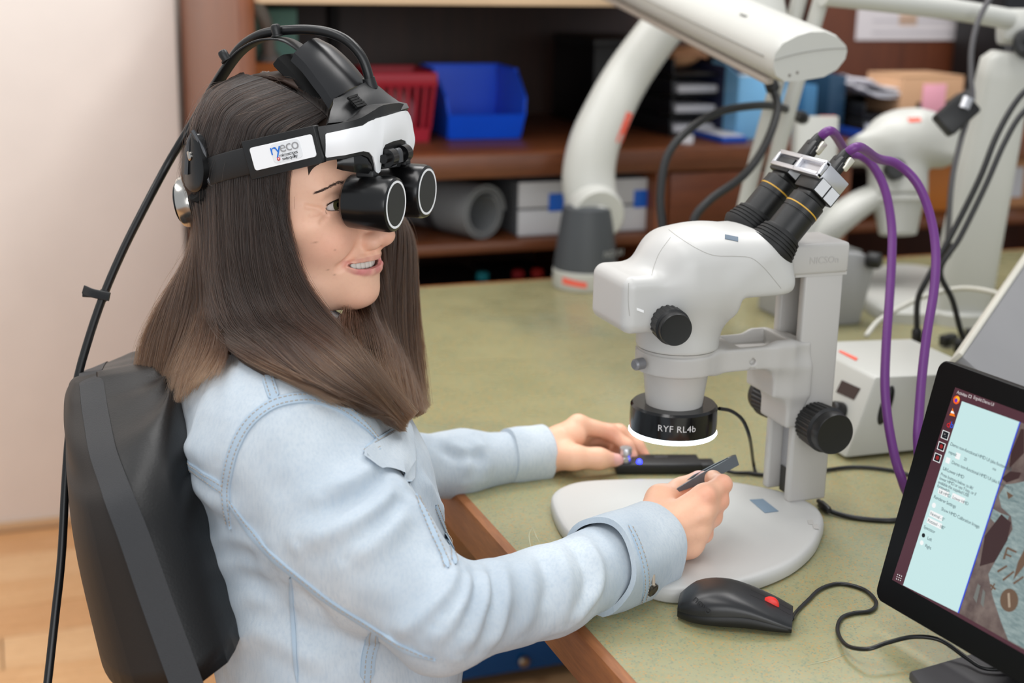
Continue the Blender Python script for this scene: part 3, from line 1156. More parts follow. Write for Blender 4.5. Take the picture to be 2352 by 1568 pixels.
def skin_tint(p):
    q = p.copy()
    q[:, 1] = np.abs(q[:, 1])
    c = np.tile(SKIN_RGB, (len(p), 1))

    def lay(w, rgb):
        nonlocal c
        w = np.clip(w, 0, 1)[:, None]
        c = c * (1 - w) + np.array(lin(*rgb)[:3]) * w
    lay(.55 * g3(q, (.066, .038, -.034), (.03, .022, .02)), (228, 146, 124))
    lay(.45 * g3(q, (.112, 0, -.040), (.016, .016, .012)), (224, 146, 124))
    lay(.30 * g3(q, (.085, 0, -.102), (.02, .03, .012)), (226, 150, 130))
    lay(.35 * g3(q, (.080, .032, -.006), (.02, .018, .010)), (190, 128, 112))
    dl = seg_d(q, LIP_L)
    du = seg_d(q, LIP_U)
    lay(.8 * np.clip(1 - (dl - .0046) / .0018, 0, 1) * np.clip((.0385 - q[:, 1]) / .012, 0, 1), (214, 116, 126))
    lay(.5 * np.clip((.0385 - q[:, 1]) / .012, 0, 1) * np.clip(1 - (du - .0042) / .0018 - 3.0 * np.clip(q[:, 2] + .0545, 0, .01) / .003, 0, 1), (203, 118, 114))
    inm = (q[:, 2] > -.076) & (q[:, 2] < -.058) & (seg_d(q, TEETH) < .0062) 
    lay(.9 * inm.astype(float), (96, 34, 34))
    for y, z, w_ in [(-.0600, -.030, .0009), (-.0500, -.0400, .0008), (-.0590, -.062, .0008), (-.0470, -.0600, .0007), (-.0520, -.078, .0009), (-.0420, -.066, .0008)]:
        lay(.5 * np.exp(-(((p[:, 1] - y) ** 2 + (p[:, 2] - z) ** 2) / w_ ** 2)) * (p[:, 0] > .01), (124, 72, 54))
    return c


body_v, body_f, body_c = [], [], []


def body_add(v, f, c):
    n = sum(len(x) for x in body_v)
    body_v.append(v)
    body_f.extend([tuple(i + n for i in q) for q in f])
    body_c.append(c)


body_add(hv @ HR.T + HO, hf, skin_tint(hv))

# eyes, teeth
EYEW = plain('eye_white', (232, 224, 220), 0.12, vary=0)
IRIS = plain('iris_green_brown', (92, 88, 58), 0.1, vary=0.3)
PUPIL = plain('pupil', (8, 7, 7), 0.08, vary=0)
TOOTH = plain('tooth_enamel', (240, 234, 224), 0.22, vary=0)
for s in (1, -1):
    c = V3(.0703, s * .0325, .0030)
    gz = unit(V3(1, -.20, -.06))
    g = Geo()
    g.lathe([(.0001, .0122), (.0022, .0121)], c, gz, 24)
    gi = [(0.0001, .01225), (.0022, .0121), (.0024, .01205), (.0058, .0108), (.0061, .0106), (.009, .0082), (.0110, .0052), (.0122, 0), (.009, -.008), (.0001, -.0122)]
    g = Geo()
    g.lathe(gi[5:], c, gz, 28)
    g.slot = 0
    g.lathe(gi[4:6], c, gz, 28, caps=(False, False))
    g.slot = 1
    g.lathe(gi[2:5], c, gz, 28, caps=(False, False))
    g.slot = 2
    g.lathe(gi[0:3], c, gz, 28, caps=(True, False))
    g.v = [x @ HR.T + HO for x in g.v]
    obj('eye', g, [EYEW, IRIS, PUPIL], person, label='green-brown eye')
_tp = np.array(TEETH)
_tp = smooth_path(np.concatenate([(_tp * V3(1, -1, 1))[:0:-1], _tp]), 12)
_tl = np.concatenate([[0], np.cumsum(np.linalg.norm(np.diff(_tp, axis=0), axis=1))])
for k in range(-5, 6):
    s_ = _tl[-1] / 2 + (k - .5 * 0) * .0062
    if not 0 < s_ < _tl[-1]:
        continue
    q = np.array([np.interp(s_, _tl, _tp[:, i]) for i in range(3)])
    i = int(np.clip(np.searchsorted(_tl, s_), 1, len(_tp) - 2))
    t = unit(_tp[i + 1] - _tp[i - 1])
    h = .0104 - .0003 * abs(k)
    g = Geo()
    g.box(q + V3(0, 0, .0014), (.0060, .0042, h), np.stack([t, np.cross(V3(0, 0, 1), t), V3(0, 0, 1)], 1), .0013)
    g.v = [x @ HR.T + HO for x in g.v]
    obj('tooth', g, TOOTH, person)
# ------------------------------------------------------------------ hands (continuous with the forearms)
def joints(l):
    return [at(x, y, d) for x, y, d in l]


def finger(F, pts, rad, k=.006):
    for q in chain(joints(pts), rad):
        F.u(q, k)


def right_hand():
    F = Field()
    W = at(1478, 1240, 1.408)
    M = joints([(1618, 1140, 1.428), (1611, 1180, 1.421), (1602, 1219, 1.421), (1586, 1252, 1.424)])
    F.u(Cap(at(1385, 1275, 1.368), W, .030, .025))
    for m, r in zip(M, (.0128, .0124, .0118, .0112)):
        F.u(Cap(W + (m - W) * .12, m, .0170, r), .012)
    F.u(Cap(at(1520, 1262, 1.425), at(1575, 1250, 1.435), .017, .014), .012)      # heel of the hand
    F.u(Cap(at(1530, 1200, 1.435), at(1590, 1190, 1.445), .018, .012), .012)      # palm
    finger(F, [(1618, 1140, 1.428), (1659, 1112, 1.452), (1638, 1100, 1.474), (1612, 1104, 1.482)], [.0118, .0092, .0080, .0066])
    finger(F, [(1611, 1180, 1.421), (1651, 1150, 1.448), (1622, 1140, 1.470), (1594, 1148, 1.466)], [.0118, .0094, .0080, .0068])
    finger(F, [(1602, 1219, 1.421), (1637, 1187, 1.446), (1604, 1180, 1.466), (1580, 1186, 1.456)], [.0112, .0088, .0076, .0065])
    finger(F, [(1586, 1252, 1.424), (1618, 1226, 1.446), (1590, 1218, 1.460), (1570, 1218, 1.450)], [.0105, .0078, .0068, .0060])
    finger(F, [(1500, 1190, 1.424), (1516, 1146, 1.448), (1566, 1124, 1.474), (1603, 1100, 1.486)], [.0180, .0128, .0104, .0078], .012)
    for x, y, d in [(1624, 1136, 1.4185), (1616, 1180, 1.4115)]:
        F.u(Ell(at(x, y, d), (.0062, .0062, .0055)), .008)
    for i in range(3):                                                             # tendons
        F.u(Cap(W + (M[i] - W) * .35 - FW * .0135 * .9, M[i] - FW * .0085, .0026, .0030), .008)
    P = np.array([at(1380, 1290, 1.36), at(1700, 1080, 1.5), at(1480, 1320, 1.4), at(1560, 1060, 1.5), at(1480, 1150, 1.36)])
    return F, P.min(0) - .03, P.max(0) + .03


def left_hand():
    F = Field()
    W = at(1246, 1040, 1.712)
    M = joints([(1328, 974, 1.735), (1345, 984, 1.755), (1350, 1001, 1.775), (1345, 1022, 1.79)])
    F.u(Cap(at(1160, 1050, 1.70), W, .026, .0235))
    for m, r in zip(M, (.0118, .0116, .0112, .0105)):
        F.u(Cap(W + (m - W) * .1, m, .0175, r), .012)
    F.u(Cap(at(1290, 1010, 1.715), at(1322, 1003, 1.725), .0165, .0120), .012)
    finger(F, [(1328, 974, 1.735), (1402, 992, 1.745), (1440, 1024, 1.740), (1453, 1046, 1.736)], [.0112, .0092, .0080, .0066])
    finger(F, [(1345, 984, 1.755), (1422, 992, 1.765), (1464, 1024, 1.765), (1482, 1047, 1.760)], [.0112, .0092, .0080, .0064])
    finger(F, [(1350, 1001, 1.775), (1408, 1012, 1.785), (1412, 1052, 1.768), (1388, 1076, 1.748)], [.0108, .0086, .0078, .0066])
    finger(F, [(1345, 1022, 1.79), (1385, 1032, 1.795), (1380, 1066, 1.775), (1358, 1078, 1.758)], [.0100, .0078, .0068, .0058])
    finger(F, [(1268, 1048, 1.702), (1318, 1050, 1.690), (1374, 1053, 1.696), (1418, 1057, 1.710)], [.0175, .0128, .0106, .0080], .014)
    F.u(Cap(at(1300, 1055, 1.72), at(1350, 1068, 1.735), .0125, .0085), .012)
    P = np.array([at(1150, 1050, 1.70), at(1500, 1060, 1.8), at(1320, 940, 1.8), at(1320, 1110, 1.7), at(1320, 1000, 1.66)])
    return F, P.min(0) - .035, P.max(0) + .035


def hand_tint(p, spots, nails):
    c = np.tile(SKIN_RGB * V3(1.0, .95, .90), (len(p), 1))
    for x, y, d, s in spots:
        w = (.42 * np.exp(-(np.linalg.norm(p - at(x, y, d), axis=1) / s) ** 2))[:, None]
        c = c * (1 - w) + np.array(lin(222, 128, 104)[:3]) * w
    for x, y, d, s in nails:
        w = np.clip(1.6 * np.exp(-(np.linalg.norm(p - at(x, y, d), axis=1) / s) ** 4), 0, .75)[:, None]
        c = c * (1 - w) + np.array(lin(240, 188, 186)[:3]) * w
    return c


F, lo, hi = right_hand()
v, f = F.mesh(lo, hi, .0012)
body_add(v, f, hand_tint(v, [(1660, 1108, 1.447, .012), (1652, 1148, 1.443, .012), (1637, 1187, 1.442, .012), (1618, 1224, 1.44, .011), (1622, 1138, 1.415, .011), (1606, 1096, 1.482, .012)], [(1604, 1094, 1.480, .006)]))
F, lo, hi = left_hand()
v, f = F.mesh(lo, hi, .0013)
body_add(v, f, hand_tint(v, [(1402, 990, 1.738, .014), (1450, 1040, 1.733, .014), (1480, 1045, 1.756, .013), (1420, 1052, 1.705, .013), (1390, 1076, 1.745, .016)], [(1418, 1054, 1.7035, .0075)]))


# ------------------------------------------------------------------ torso, arms and legs (hidden by the clothes)
class Squash:                                       # a primitive made k times wider along one direction
    def __init__(s, q, c, d, k):
        s.q, s.c, s.d, s.k = q, np.asarray(c, float), unit(d), k

    def __call__(s, p):
        return s.q(p + ((p - s.c) @ s.d)[..., None] * s.d * (1 / s.k - 1))


SH = unit(V3(.26, .966, 0))                         # from her right shoulder to her left one
T_UP, T_CH, T_WA, T_PE = at(655, 985, 1.445), at(712, 1140, 1.44), at(780, 1420, 1.43), at(800, 1640, 1.42) - V3(0, 0, .13)
R_SH, R_MID, R_EL, R_FO, R_WR = at(650, 1012, 1.300), at(812, 1235, 1.262), at(1012, 1418, 1.225), at(1260, 1358, 1.308), at(1440, 1275, 1.385)
L_SH, L_EL, L_WR = at(705, 950, 1.590), at(905, 1082, 1.625), at(1200, 1047, 1.700)
KNEE_R, KNEE_L = T_PE + V3(.42, -.17, -.07), T_PE + V3(.44, .12, -.07)
F = Field()
for a, b, ra, rb in ((T_UP, T_CH, .080, .098), (T_CH, T_WA, .098, .092), (T_WA, T_PE, .092, .105)):
    F.u(Squash(Cap(a, b, ra, rb), a, SH, 1.35), .05)
F.u(Cap(R_SH, R_EL, .048, .036), .05)
F.u(Cap(R_EL, R_WR, .034, .028), .02)
F.u(Cap(L_SH, L_EL, .046, .032), .05)
F.u(Cap(L_EL, L_WR, .030, .026), .02)
F.u(Cap(T_UP, hl(-.040, 0, -.15), .062, .050), .05)
for s, K in ((-.085, KNEE_R), (.085, KNEE_L)):
    F.u(Cap(T_PE + SH * s, K, .080, .056), .04)
    F.u(Cap(K, V3(K[0] + .02, K[1], .10), .052, .038), .02)
v, f = F.mesh(V3(-.05, .85, .02), V3(.85, 1.75, 1.06), .006)
body_add(v, f, np.tile(SKIN_RGB, (len(v), 1)))

body = obj('body', (np.concatenate(body_v), body_f), SKIN, person, sharp=None, fix=True)
vcolor(body, 'tint', np.concatenate(body_c))

# ------------------------------------------------------------------ denim jacket
dm = Mat('pale_denim')
_v = dm.coord((1, 1, 1))
_n1 = dm.noise(11, 4, _v)
_n2 = dm.noise(420, 2, dm.coord((1, 1, .25)))
_c = dm.ramp(_n1, [(0.32, lin(182, 193, 203)), (0.68, lin(206, 215, 222))])
_c = dm.mix(dm.ramp(_n2, [(0.42, (0, 0, 0)), (0.75, (.30, .30, .30))]), _c, lin(156, 176, 195))
_at = dm.node('ShaderNodeAttribute', attribute_name='wash')
_c = dm.mix(_at.outputs['Fac'], _c, lin(118, 150, 184))
dm.set(Base_Color=_c, Roughness=0.85)
dm.b.inputs['Specular IOR Level'].default_value = 0.2
dm.b.inputs['Sheen Weight'].default_value = 0.12
dm.bump(dm.noise(1300, 2, dm.coord()), 0.35, 0.0005)
dm.bump(dm.noise(55, 4, dm.coord()), 0.12, 0.003)
DENIM = dm.m
SEAM = plain('denim_seam', (174, 192, 208), 0.85, bump=.4, bscale=500, spec=.2)
THREAD = plain('tan_thread', (178, 164, 148), 0.7, vary=0)

F = Field()
for a, b, ra, rb in ((T_UP, T_CH, .096, .116), (T_CH, T_WA, .116, .112), (T_WA, T_PE, .112, .122)):
    F.u(Squash(Cap(a, b, ra, rb), a, SH, 1.38), .05)
F.u(Cap(T_UP - SH * .03 + UP * .03, R_SH, .085, .070), .06)
F.u(Cap(T_UP + SH * .03 + UP * .03, L_SH, .085, .066), .06)
for q in chain([R_SH, R_MID, R_EL], [.0690, .0590, .0475]):
    F.u(q, .035)
for q in chain([R_EL, R_FO, R_WR], [.0440, .0395, .0400]):
    F.u(q, .014)
for q in chain([L_SH, L_EL], [.062, .043]):
    F.u(q, .04)
for q in chain([L_EL, at(1050, 1065, 1.665), L_WR], [.041, .036, .031]):
    F.u(q, .02)
JLO, JHI = V3(-.05, .85, .30), V3(.75, 1.80, 1.08)
F.cut(Box(V3(.3, 1.3, .30), V3(.6, .6, .14)), .01)
F.cut(Cap(R_WR + unit(R_WR - R_FO) * .025, R_WR + unit(R_WR - R_FO) * .1, .033), .004)
jv, jf = F.mesh(JLO, JHI, .0032)
jv = np.asarray(jv)


def vnormals(v, f):
    q = np.array([t if len(t) == 4 else (*t, t[-1]) for t in f])
    n = np.cross(v[q[:, 2]] - v[q[:, 0]], v[q[:, 3]] - v[q[:, 1]])
    out = np.zeros_like(v)
    for k in range(4):
        np.add.at(out, q[:, k], n)
    out /= np.linalg.norm(out, axis=1)[:, None] + 1e-12
    c = v[q].mean(1)
    if ((c - v.mean(0)) * n).sum() < 0:
        out = -out
    return out


class Surf:                                        # looks up points of a built surface along a line of sight
    def __init__(s, v, f):
        s.t = BVHTree.FromPolygons([tuple(x) for x in v.tolist()], f)

    def hit(s, px, py, back=0.0):
        d = Vector(ray(px, py))
        L = d.length
        h = s.t.ray_cast(Vector(CAM), d / L)
        if h[0] is None:
            return None
        n = np.array(h[1])
        if n @ FW > 0:
            n = -n
        return np.array(h[0]) + n * back, n

    def line(s, pts, off=0.0, n=8):
        p2 = smooth_path([V3(x, y, 0) for x, y in pts], n)
        P, N = [], []
        for q in p2:
            h = s.hit(q[0], q[1], off)
            if h is not None:
                P.append(h[0])
                N.append(h[1])
        return np.array(P), np.array(N)


js = Surf(jv, jf)
jn = vnormals(jv, jf)
FOLDS = [  # outline in the photo, half width, height: folds of the cloth
    ([(868, 1042), (850, 1075), (800, 1110), (740, 1135)], .010, .0055), ([(905, 1110), (885, 1150), (830, 1195), (760, 1225), (690, 1240)], .011, .0075), ([(925, 1160), (915, 1200), (860, 1250), (790, 1285)], .010, .0055),
    ([(880, 1080), (860, 1115), (800, 1150), (730, 1175)], .007, -.004), ([(915, 1140), (890, 1180), (830, 1225)], .006, -.0045),
    ([(1055, 1300), (1030, 1360), (970, 1420), (900, 1455)], .009, .0060), ([(1078, 1310), (1068, 1370), (1035, 1430), (980, 1480)], .008, .0055), ([(1110, 1308), (1112, 1370), (1090, 1440), (1050, 1500)], .008, .0050), ([(1150, 1298), (1160, 1370), (1145, 1440), (1110, 1495)], .008, .0045),
    ([(1066, 1306), (1050, 1365), (1000, 1425)], .0055, -.005), ([(1094, 1308), (1090, 1370), (1062, 1435)], .0055, -.0045), ([(1130, 1302), (1136, 1370), (1116, 1440)], .006, -.004),
    ([(1205, 1282), (1222, 1340), (1215, 1410), (1190, 1465)], .009, .0035), ([(1270, 1258), (1300, 1320), (1298, 1390), (1270, 1440)], .009, .0035), ([(1240, 1270), (1260, 1330), (1252, 1410)], .007, -.003),
    ([(1340, 1245), (1372, 1300), (1370, 1350), (1330, 1405), (1300, 1430)], .008, .0055), ([(1320, 1260), (1348, 1315), (1345, 1370), (1310, 1420)], .007, -.004),
    ([(480, 1300), (560, 1290), (640, 1310)], .012, .005), ([(500, 1390), (580, 1370), (680, 1400)], .014, .006), ([(470, 1240), (540, 1230), (620, 1260)], .012, .005), ([(520, 1480), (600, 1450), (700, 1500), (780, 1530)], .014, .006),
    ([(430, 1080), (470, 1130), (530, 1170)], .012, .005), ([(400, 1010), (450, 1040), (500, 1060)], .012, .004), ([(650, 1330), (700, 1380), (760, 1440)], .012, -.005),
    ([(960, 1080), (1000, 1150), (1035, 1220)], .010, .005), ([(930, 1130), (975, 1200), (1020, 1280)], .010, .005), ([(1040, 1010), (1075, 1050), (1070, 1100)], .009, .0045), ([(1090, 1000), (1120, 1050), (1110, 1095)], .009, .0040), ([(1000, 1020), (1050, 1045), (1120, 1050)], .008, -.004),
]
disp = np.zeros(len(jv))
for pts, w, a in FOLDS:
    P, _ = js.line(pts, 0, 5)
    if len(P) < 2:
        continue
    lo, hi = P.min(0) - 3 * w, P.max(0) + 3 * w
    idx = np.where(((jv > lo) & (jv < hi)).all(1))[0]
    d = seg_d(jv[idx], P)
    e0 = np.linalg.norm(jv[idx] - P[0], axis=1)
    e1 = np.linalg.norm(jv[idx] - P[-1], axis=1)
    fade = np.clip(np.minimum(e0, e1) / (2.5 * w) + .25, 0, 1)
    disp[idx] += 1.2 * a * np.exp(-(d / w) ** 2) * fade
k = V3(1, 1, 1)
for i, (fr, am) in enumerate(((22, .0022), (48, .0011))):
    disp += am * np.array([noise.noise(Vector(p)) for p in (jv * fr + i * 7.3)])
jv = jv + jn * disp[:, None]
js = Surf(jv, jf)
jacket = obj('denim_jacket', (jv, jf), DENIM, person, sharp=None, fix=True, label='pale blue denim jacket')
wash = np.zeros(len(jv))


def seam(pts, width=.009, stitch=(-.0028, .0028), name='seam', raise_=.0014):
    P, N = js.line(pts, .0004, 10)
    T = np.gradient(P, axis=0)
    g = Geo()
    wd = np.cross(N, T)
    rings = []
    for i in range(len(P)):
        w_ = unit(wd[i])
        h = width / 2 * min(1, .25 + 5 * i / len(P), .25 + 5 * (len(P) - 1 - i) / len(P))
        rings.append([P[i] - w_ * h - N[i] * .002, P[i] - w_ * h * .9 + N[i] * raise_, P[i] - w_ * h * .3 + N[i] * raise_ * 1.25, P[i] + w_ * h * .3 + N[i] * raise_ * 1.25, P[i] + w_ * h * .9 + N[i] * raise_, P[i] + w_ * h - N[i] * .002])
    g.loft(rings, closed=False, caps=(False, False))
    o = obj(name, g, SEAM, jacket, sharp=60)
    if stitch:
        g = Geo()
        L = np.concatenate([[0], np.cumsum(np.linalg.norm(np.diff(P, axis=0), axis=1))])
        for off in stitch:
            for s_ in np.arange(.002, L[-1] - .003, .0042):
                a = [np.array([np.interp(t, L, Q[:, j]) for j in range(3)]) for t in (s_, s_ + .0026) for Q in (P, N, wd)]
                A = a[0] + unit(a[2]) * off + unit(a[1]) * (raise_ * 1.25)
                B = a[3] + unit(a[5]) * off + unit(a[4]) * (raise_ * 1.25)
                g.tube([A, B], .00042, 5)
        if g.n:
            st = obj('stitching', g, THREAD, o, sharp=None)
            st['kind'] = 'stuff'
    return o


seam([(868, 1012), (835, 975), (785, 938), (720, 916), (660, 918), (610, 938), (565, 980), (535, 1040), (520, 1110), (521, 1165), (530, 1215)], .011)
seam([(613, 862), (622, 890), (632, 918)], .011)
seam([(390, 1030), (430, 1065), (475, 1098), (520, 1128)], .011)
seam([(523, 1148), (560, 1200), (620, 1272), (690, 1330), (760, 1384), (850, 1440), (930, 1490), (1000, 1515)], .008, stitch=(0.0022,))
seam([(668, 1325), (672, 1400), (678, 1500), (684, 1566)], .004, stitch=None)
seam([(862, 1450), (846, 1510), (842, 1568)], .014)
seam([(1000, 1160), (1020, 1212), (1038, 1262), (1046, 1296)], .006, raise_=.0007)
seam([(955, 1135), (985, 1200), (1016, 1270), (1030, 1304)], .006, raise_=.0007)

# chest pocket flap
g = Geo()
fl = [(835, 1040), (905, 990), (935, 975), (945, 1020), (950, 1060), (943, 1112), (925, 1092), (890, 1080), (862, 1072)]
c2 = np.mean(fl, axis=0)
P = []
for x, y in smooth_path([V3(a, b, 0) for a, b in fl], 3, True)[:, :2]:
    h = js.hit(x, y, .004)
    P.append(h[0] if h is not None else at(x, y, 1.335))
P = np.array(P)
n = -FW
g.loft([P - n * .003, P + n * .001, P.mean(0) + (P - P.mean(0)) * .94 + n * .0028])
obj('pocket_flap', g, DENIM, jacket, sharp=60)
seam([(838, 1042), (880, 1012), (925, 985)], .012)

# cuffs
def cuff(C0, C1, r0, r1, name, tilt=0.0, flat=1.0):
    ax = unit(C1 - C0)
    u0 = unit(np.cross(ax, np.cross(V3(0, 0, 1), ax)))
    w0 = np.cross(ax, u0)
    rings = []
    L = np.linalg.norm(C1 - C0)
    a = np.linspace(0, 2 * math.pi, 56, endpoint=False)
    for t, dr in ((0, -.004), (0, .0015), (.25, .0025), (.6, .0015), (.93, .0022), (1, .0008), (1.0, -.0022), (.93, -.0035), (.3, -.005)):
        r = r0 + (r1 - r0) * t + dr
        wob = 1 + .035 * np.sin(2 * a + 1.1) + .020 * np.sin(5 * a + 3 * t)
        rings.append(C0 + ax * (L * t) + np.outer(ax, 1 * tilt * np.cos(a + .6)).T + (r * wob)[:, None] * (np.outer(np.cos(a), u0) * flat + np.outer(np.sin(a), w0)))
    g = Geo()
    g.loft(rings, caps=(False, False))
    return obj(name, g, DENIM, jacket, sharp=70), ax, u0, w0


c_r, ax, u0, w0 = cuff(at(1372, 1300, 1.345), at(1492, 1262, 1.415), .0445, .0450, 'cuff', .004, 1.0)
cs = Surf(np.array([v.co[:] for v in c_r.data.vertices]) + world_loc(c_r), [tuple(p.vertices) for p in c_r.data.polygons])
_js = js
js = cs
seam([(1444, 1207), (1464, 1250), (1479, 1300), (1483, 1345), (1476, 1380)], .008, name='cuff_seam')
h = cs.hit(1496, 1352, .001)
js = _js
if h is not None:
    g = Geo()
    g.lathe([(.0068, -.001), (.0068, .0022), (.0055, .0030), (.0048, .0024), (.0001, .0024)], h[0], h[1], 24)
    obj('button', g, plain('antique_brass', (112, 104, 92), 0.35, 0.9), c_r, label='dull metal cuff button')
    h2 = cs.hit(1499, 1330, .001)
    if h2 is not None:
        g = Geo()
        g.tube([h2[0] + UP * .005, h2[0] - UP * .005], .0016, 8)
        obj('buttonhole', g, THREAD, c_r)
c_l, *_ = cuff(at(1165, 1049, 1.690), at(1252, 1042, 1.712), .0325, .0325, 'cuff')
cs = Surf(np.array([v.co[:] for v in c_l.data.vertices]) + world_loc(c_l), [tuple(p.vertices) for p in c_l.data.polygons])
js = cs
seam([(1172, 1000), (1178, 1040), (1175, 1085)], .008, name='cuff_seam')
js = _js
# collar standing around the neck
g = Geo()
rows = []
nb = T_UP + UP * .095 - FW * .0
for t, dz, dr in ((0, -.03, .006), (.5, -.005, .0), (1, .010, .004), (1.3, -.004, .014)):
    row = []
    for a in np.linspace(math.radians(-10), math.radians(370), 30):
        d = math.cos(a) * SH * 1.15 + math.sin(a) * np.cross(SH, V3(0, 0, 1))
        row.append(nb + d * (.062 + dr) + V3(0, 0, dz))
    rows.append(row)
g.grid(np.array(rows), .003)
obj('collar', g, DENIM, jacket, sharp=70)

# trousers
F = Field()
for s, K in ((-.085, KNEE_R), (.085, KNEE_L)):
    F.u(Cap(T_PE + SH * s, K, .094, .066), .05)
    F.u(Cap(K, V3(K[0] + .02, K[1], .10), .064, .050), .03)
F.u(Squash(Cap(T_PE, T_PE - UP * .03, .100), T_PE, SH, 1.5), .05)
v, f = F.mesh(V3(.0, .9, .05), V3(.95, 1.7, .72), .007)
obj('trousers', (v, f), plain('grey_denim', (120, 122, 124), 0.9, bump=.4, bscale=700, spec=.2), person, sharp=None, label='grey trousers')
for K in (KNEE_R, KNEE_L):
    g = Geo()
    b = V3(K[0], K[1], 0)
    g.loft([[b + V3(.02 + x * sx + ox, y * sy, z) for x, y in [(math.cos(a), math.sin(a)) for a in np.linspace(0, 2 * math.pi, 20, endpoint=False)]]
            for sx, sy, ox, z in ((.125, .044, .05, .002), (.128, .047, .05, .02), (.118, .043, .045, .045), (.075, .038, .005, .075), (.055, .036, -.012, .115))])
    obj('shoe', g, plain('shoe_black', (28, 28, 30), 0.5), person)
# ================================================================== the head loupe she wears
BLK = plain('black_plastic', (20, 20, 21), 0.42, bump=0.10, bscale=900)
BLKG = plain('black_gloss_plastic', (15, 15, 16), 0.22)
STRAPM = plain('black_strap', (24, 24, 25), 0.5, bump=0.05, bscale=500)
GREYP = plain('dark_grey_plastic', (62, 64, 68), 0.45)
WHITEP = plain('white_plastic', (246, 247, 249), 0.3, vary=0)
STEEL = plain('polished_steel', (196, 192, 186), 0.2, 1.0)
LENSM = plain('dark_lens_cover', (30, 33, 36), 0.3, vary=0.02)
FOAM = plain('black_foam', (12, 12, 12), 0.95)
hs = thing('head_loupe', 'black and white head-worn magnifier loupe on the seated woman\'s head', 'headset', HO + V3(0, 0, .09))


def hcol(cols, inset, up, down, rows=7, bulge=0.0):
    out = []
    for px, yl, t, b in cols:
        A, B = hplane(px, t - up, yl), hplane(px, b + down, yl)
        n = unit(HR @ V3(1, yl * 16, 0))
        out.append([A + (B - A) * k / (rows - 1) + n * (bulge * math.sin(math.pi * k / (rows - 1)) - inset) for k in range(rows)])
    return np.array(out)


def resamp(cols, n=46):
    c = np.array(cols, float)
    t = np.linspace(c[0, 0], c[-1, 0], n)
    t = np.unique(np.concatenate([t, c[:, 0]]))
    xd = np.linspace(c[0, 0] - 30, c[-1, 0] + 30, 600)
    yd = np.interp(xd, c[:, 0], c[:, 1])
    lo_, hi_ = xd < c[0, 0], xd > c[-1, 0]
    yd[lo_] = c[0, 1] + (xd[lo_] - c[0, 0]) * (c[3, 1] - c[0, 1]) / (c[3, 0] - c[0, 0])
    yd[hi_] = c[-1, 1] + (xd[hi_] - c[-1, 0]) * (c[-1, 1] - c[-4, 1]) / (c[-1, 0] - c[-4, 0])
    ke = np.hanning(61)
    yd = np.convolve(np.pad(yd, 30, 'edge'), ke / ke.sum(), 'valid')
    yy = np.interp(t, xd, yd)
    return [(x, y_, *[np.interp(x, c[:, 0], c[:, k]) for k in (2, 3)]) for x, y_ in zip(t, yy)]


WCOL = resamp([(747, -.0745, 309, 358), (750, -.0740, 306, 362), (770, -.0705, 302, 359), (793, -.066, 297, 356), (815, -.0595, 292, 351), (834, -.0515, 288, 347),
               (848, -.0445, 279, 350), (856, -.0395, 276, 360), (860.5, -.0365, 275, 378), (863, -.0345, 273, 395), (868, -.031, 271, 398), (872.5, -.028, 270, 394),
               (876.5, -.025, 269, 366), (879, -.0235, 268, 342), (884, -.020, 267, 332), (900, -.004, 262, 325), (920, .019, 256, 320), (930, .030, 254, 324), (935, .036, 256, 336),
               (937.5, .039, 260, 362), (941, .043, 266, 364), (945, .048, 280, 354), (949, .053, 305, 338)])
BCOL = resamp([(731, -.0765, 293, 366), (750, -.0740, 290, 366), (770, -.0705, 287, 363), (793, -.066, 283, 360), (815, -.0595, 278, 355), (834, -.0515, 271, 352),
               (848, -.0445, 263, 358), (856, -.0395, 258, 372), (863, -.0345, 254, 397), (872, -.028, 248, 397), (879, -.0235, 245, 372), (884, -.020, 243, 362), (900, -.004, 240, 362),
               (920, .019, 238, 362), (930, .030, 240, 366), (937, .039, 247, 368), (945, .048, 275, 358), (950, .054, 300, 345)], 30)
g = Geo()
g.grid(hcol(BCOL, .0015, 2, 4, 7, .0012), .017)
obj('front_housing', g, BLK, hs, sharp=50)
g = Geo()
g.grid(hcol(WCOL, -.0008, 0, 0, 9, .0012), .0022)
obj('front_panel', g, WHITEP, hs, sharp=50, label='white front panel with two notches')
g = Geo()
VC = resamp([(776, -.066, 366, 388), (790, -.064, 358, 392), (815, -.059, 354, 396), (834, -.0515, 352, 398), (848, -.0445, 356, 399), (857, -.039, 366, 400), (862, -.035, 380, 398)], 14)
g.grid(hcol(VC, .004, 0, 0, 5, .002), .014)
obj('lower_visor', g, BLKG, hs, sharp=50)

# cowl that rises from the housing to the arm
cr = []
for (nx, ny), (fx, fy), (mx, my) in [((748, 288), (935, 253), (842, 276)), ((752, 277), (931, 244), (842, 266)), ((757, 262), (912, 240), (842, 252)), ((764, 247), (886, 222), (838, 236)), ((766, 240), (869, 208), (836, 222)), ((768, 234), (852, 196), (828, 207)), ((769, 226), (847, 187), (824, 198))]:
    k = len(cr)
    w0, w1 = [-.0745, -.068, -.055, -.043, -.036, -.0285, -.027][k], [.034, .036, .030, .026, .0255, .0265, .0265][k]
    A, B = hplane(nx, ny, w0), hplane(fx, fy, w1)
    M = hplane(mx, my, (w0 + w1) / 2)
    cr.append([(1 - t) ** 2 * A + 2 * t * (1 - t) * (2 * M - .5 * A - .5 * B) + t * t * B for t in np.linspace(0, 1, 15)])
g = Geo()
g.grid(np.array(cr), -.004)
cowl = obj('cowl', g, BLK, hs, sharp=50)
VENTM = plain('vent_black', (3, 3, 3), 0.9)
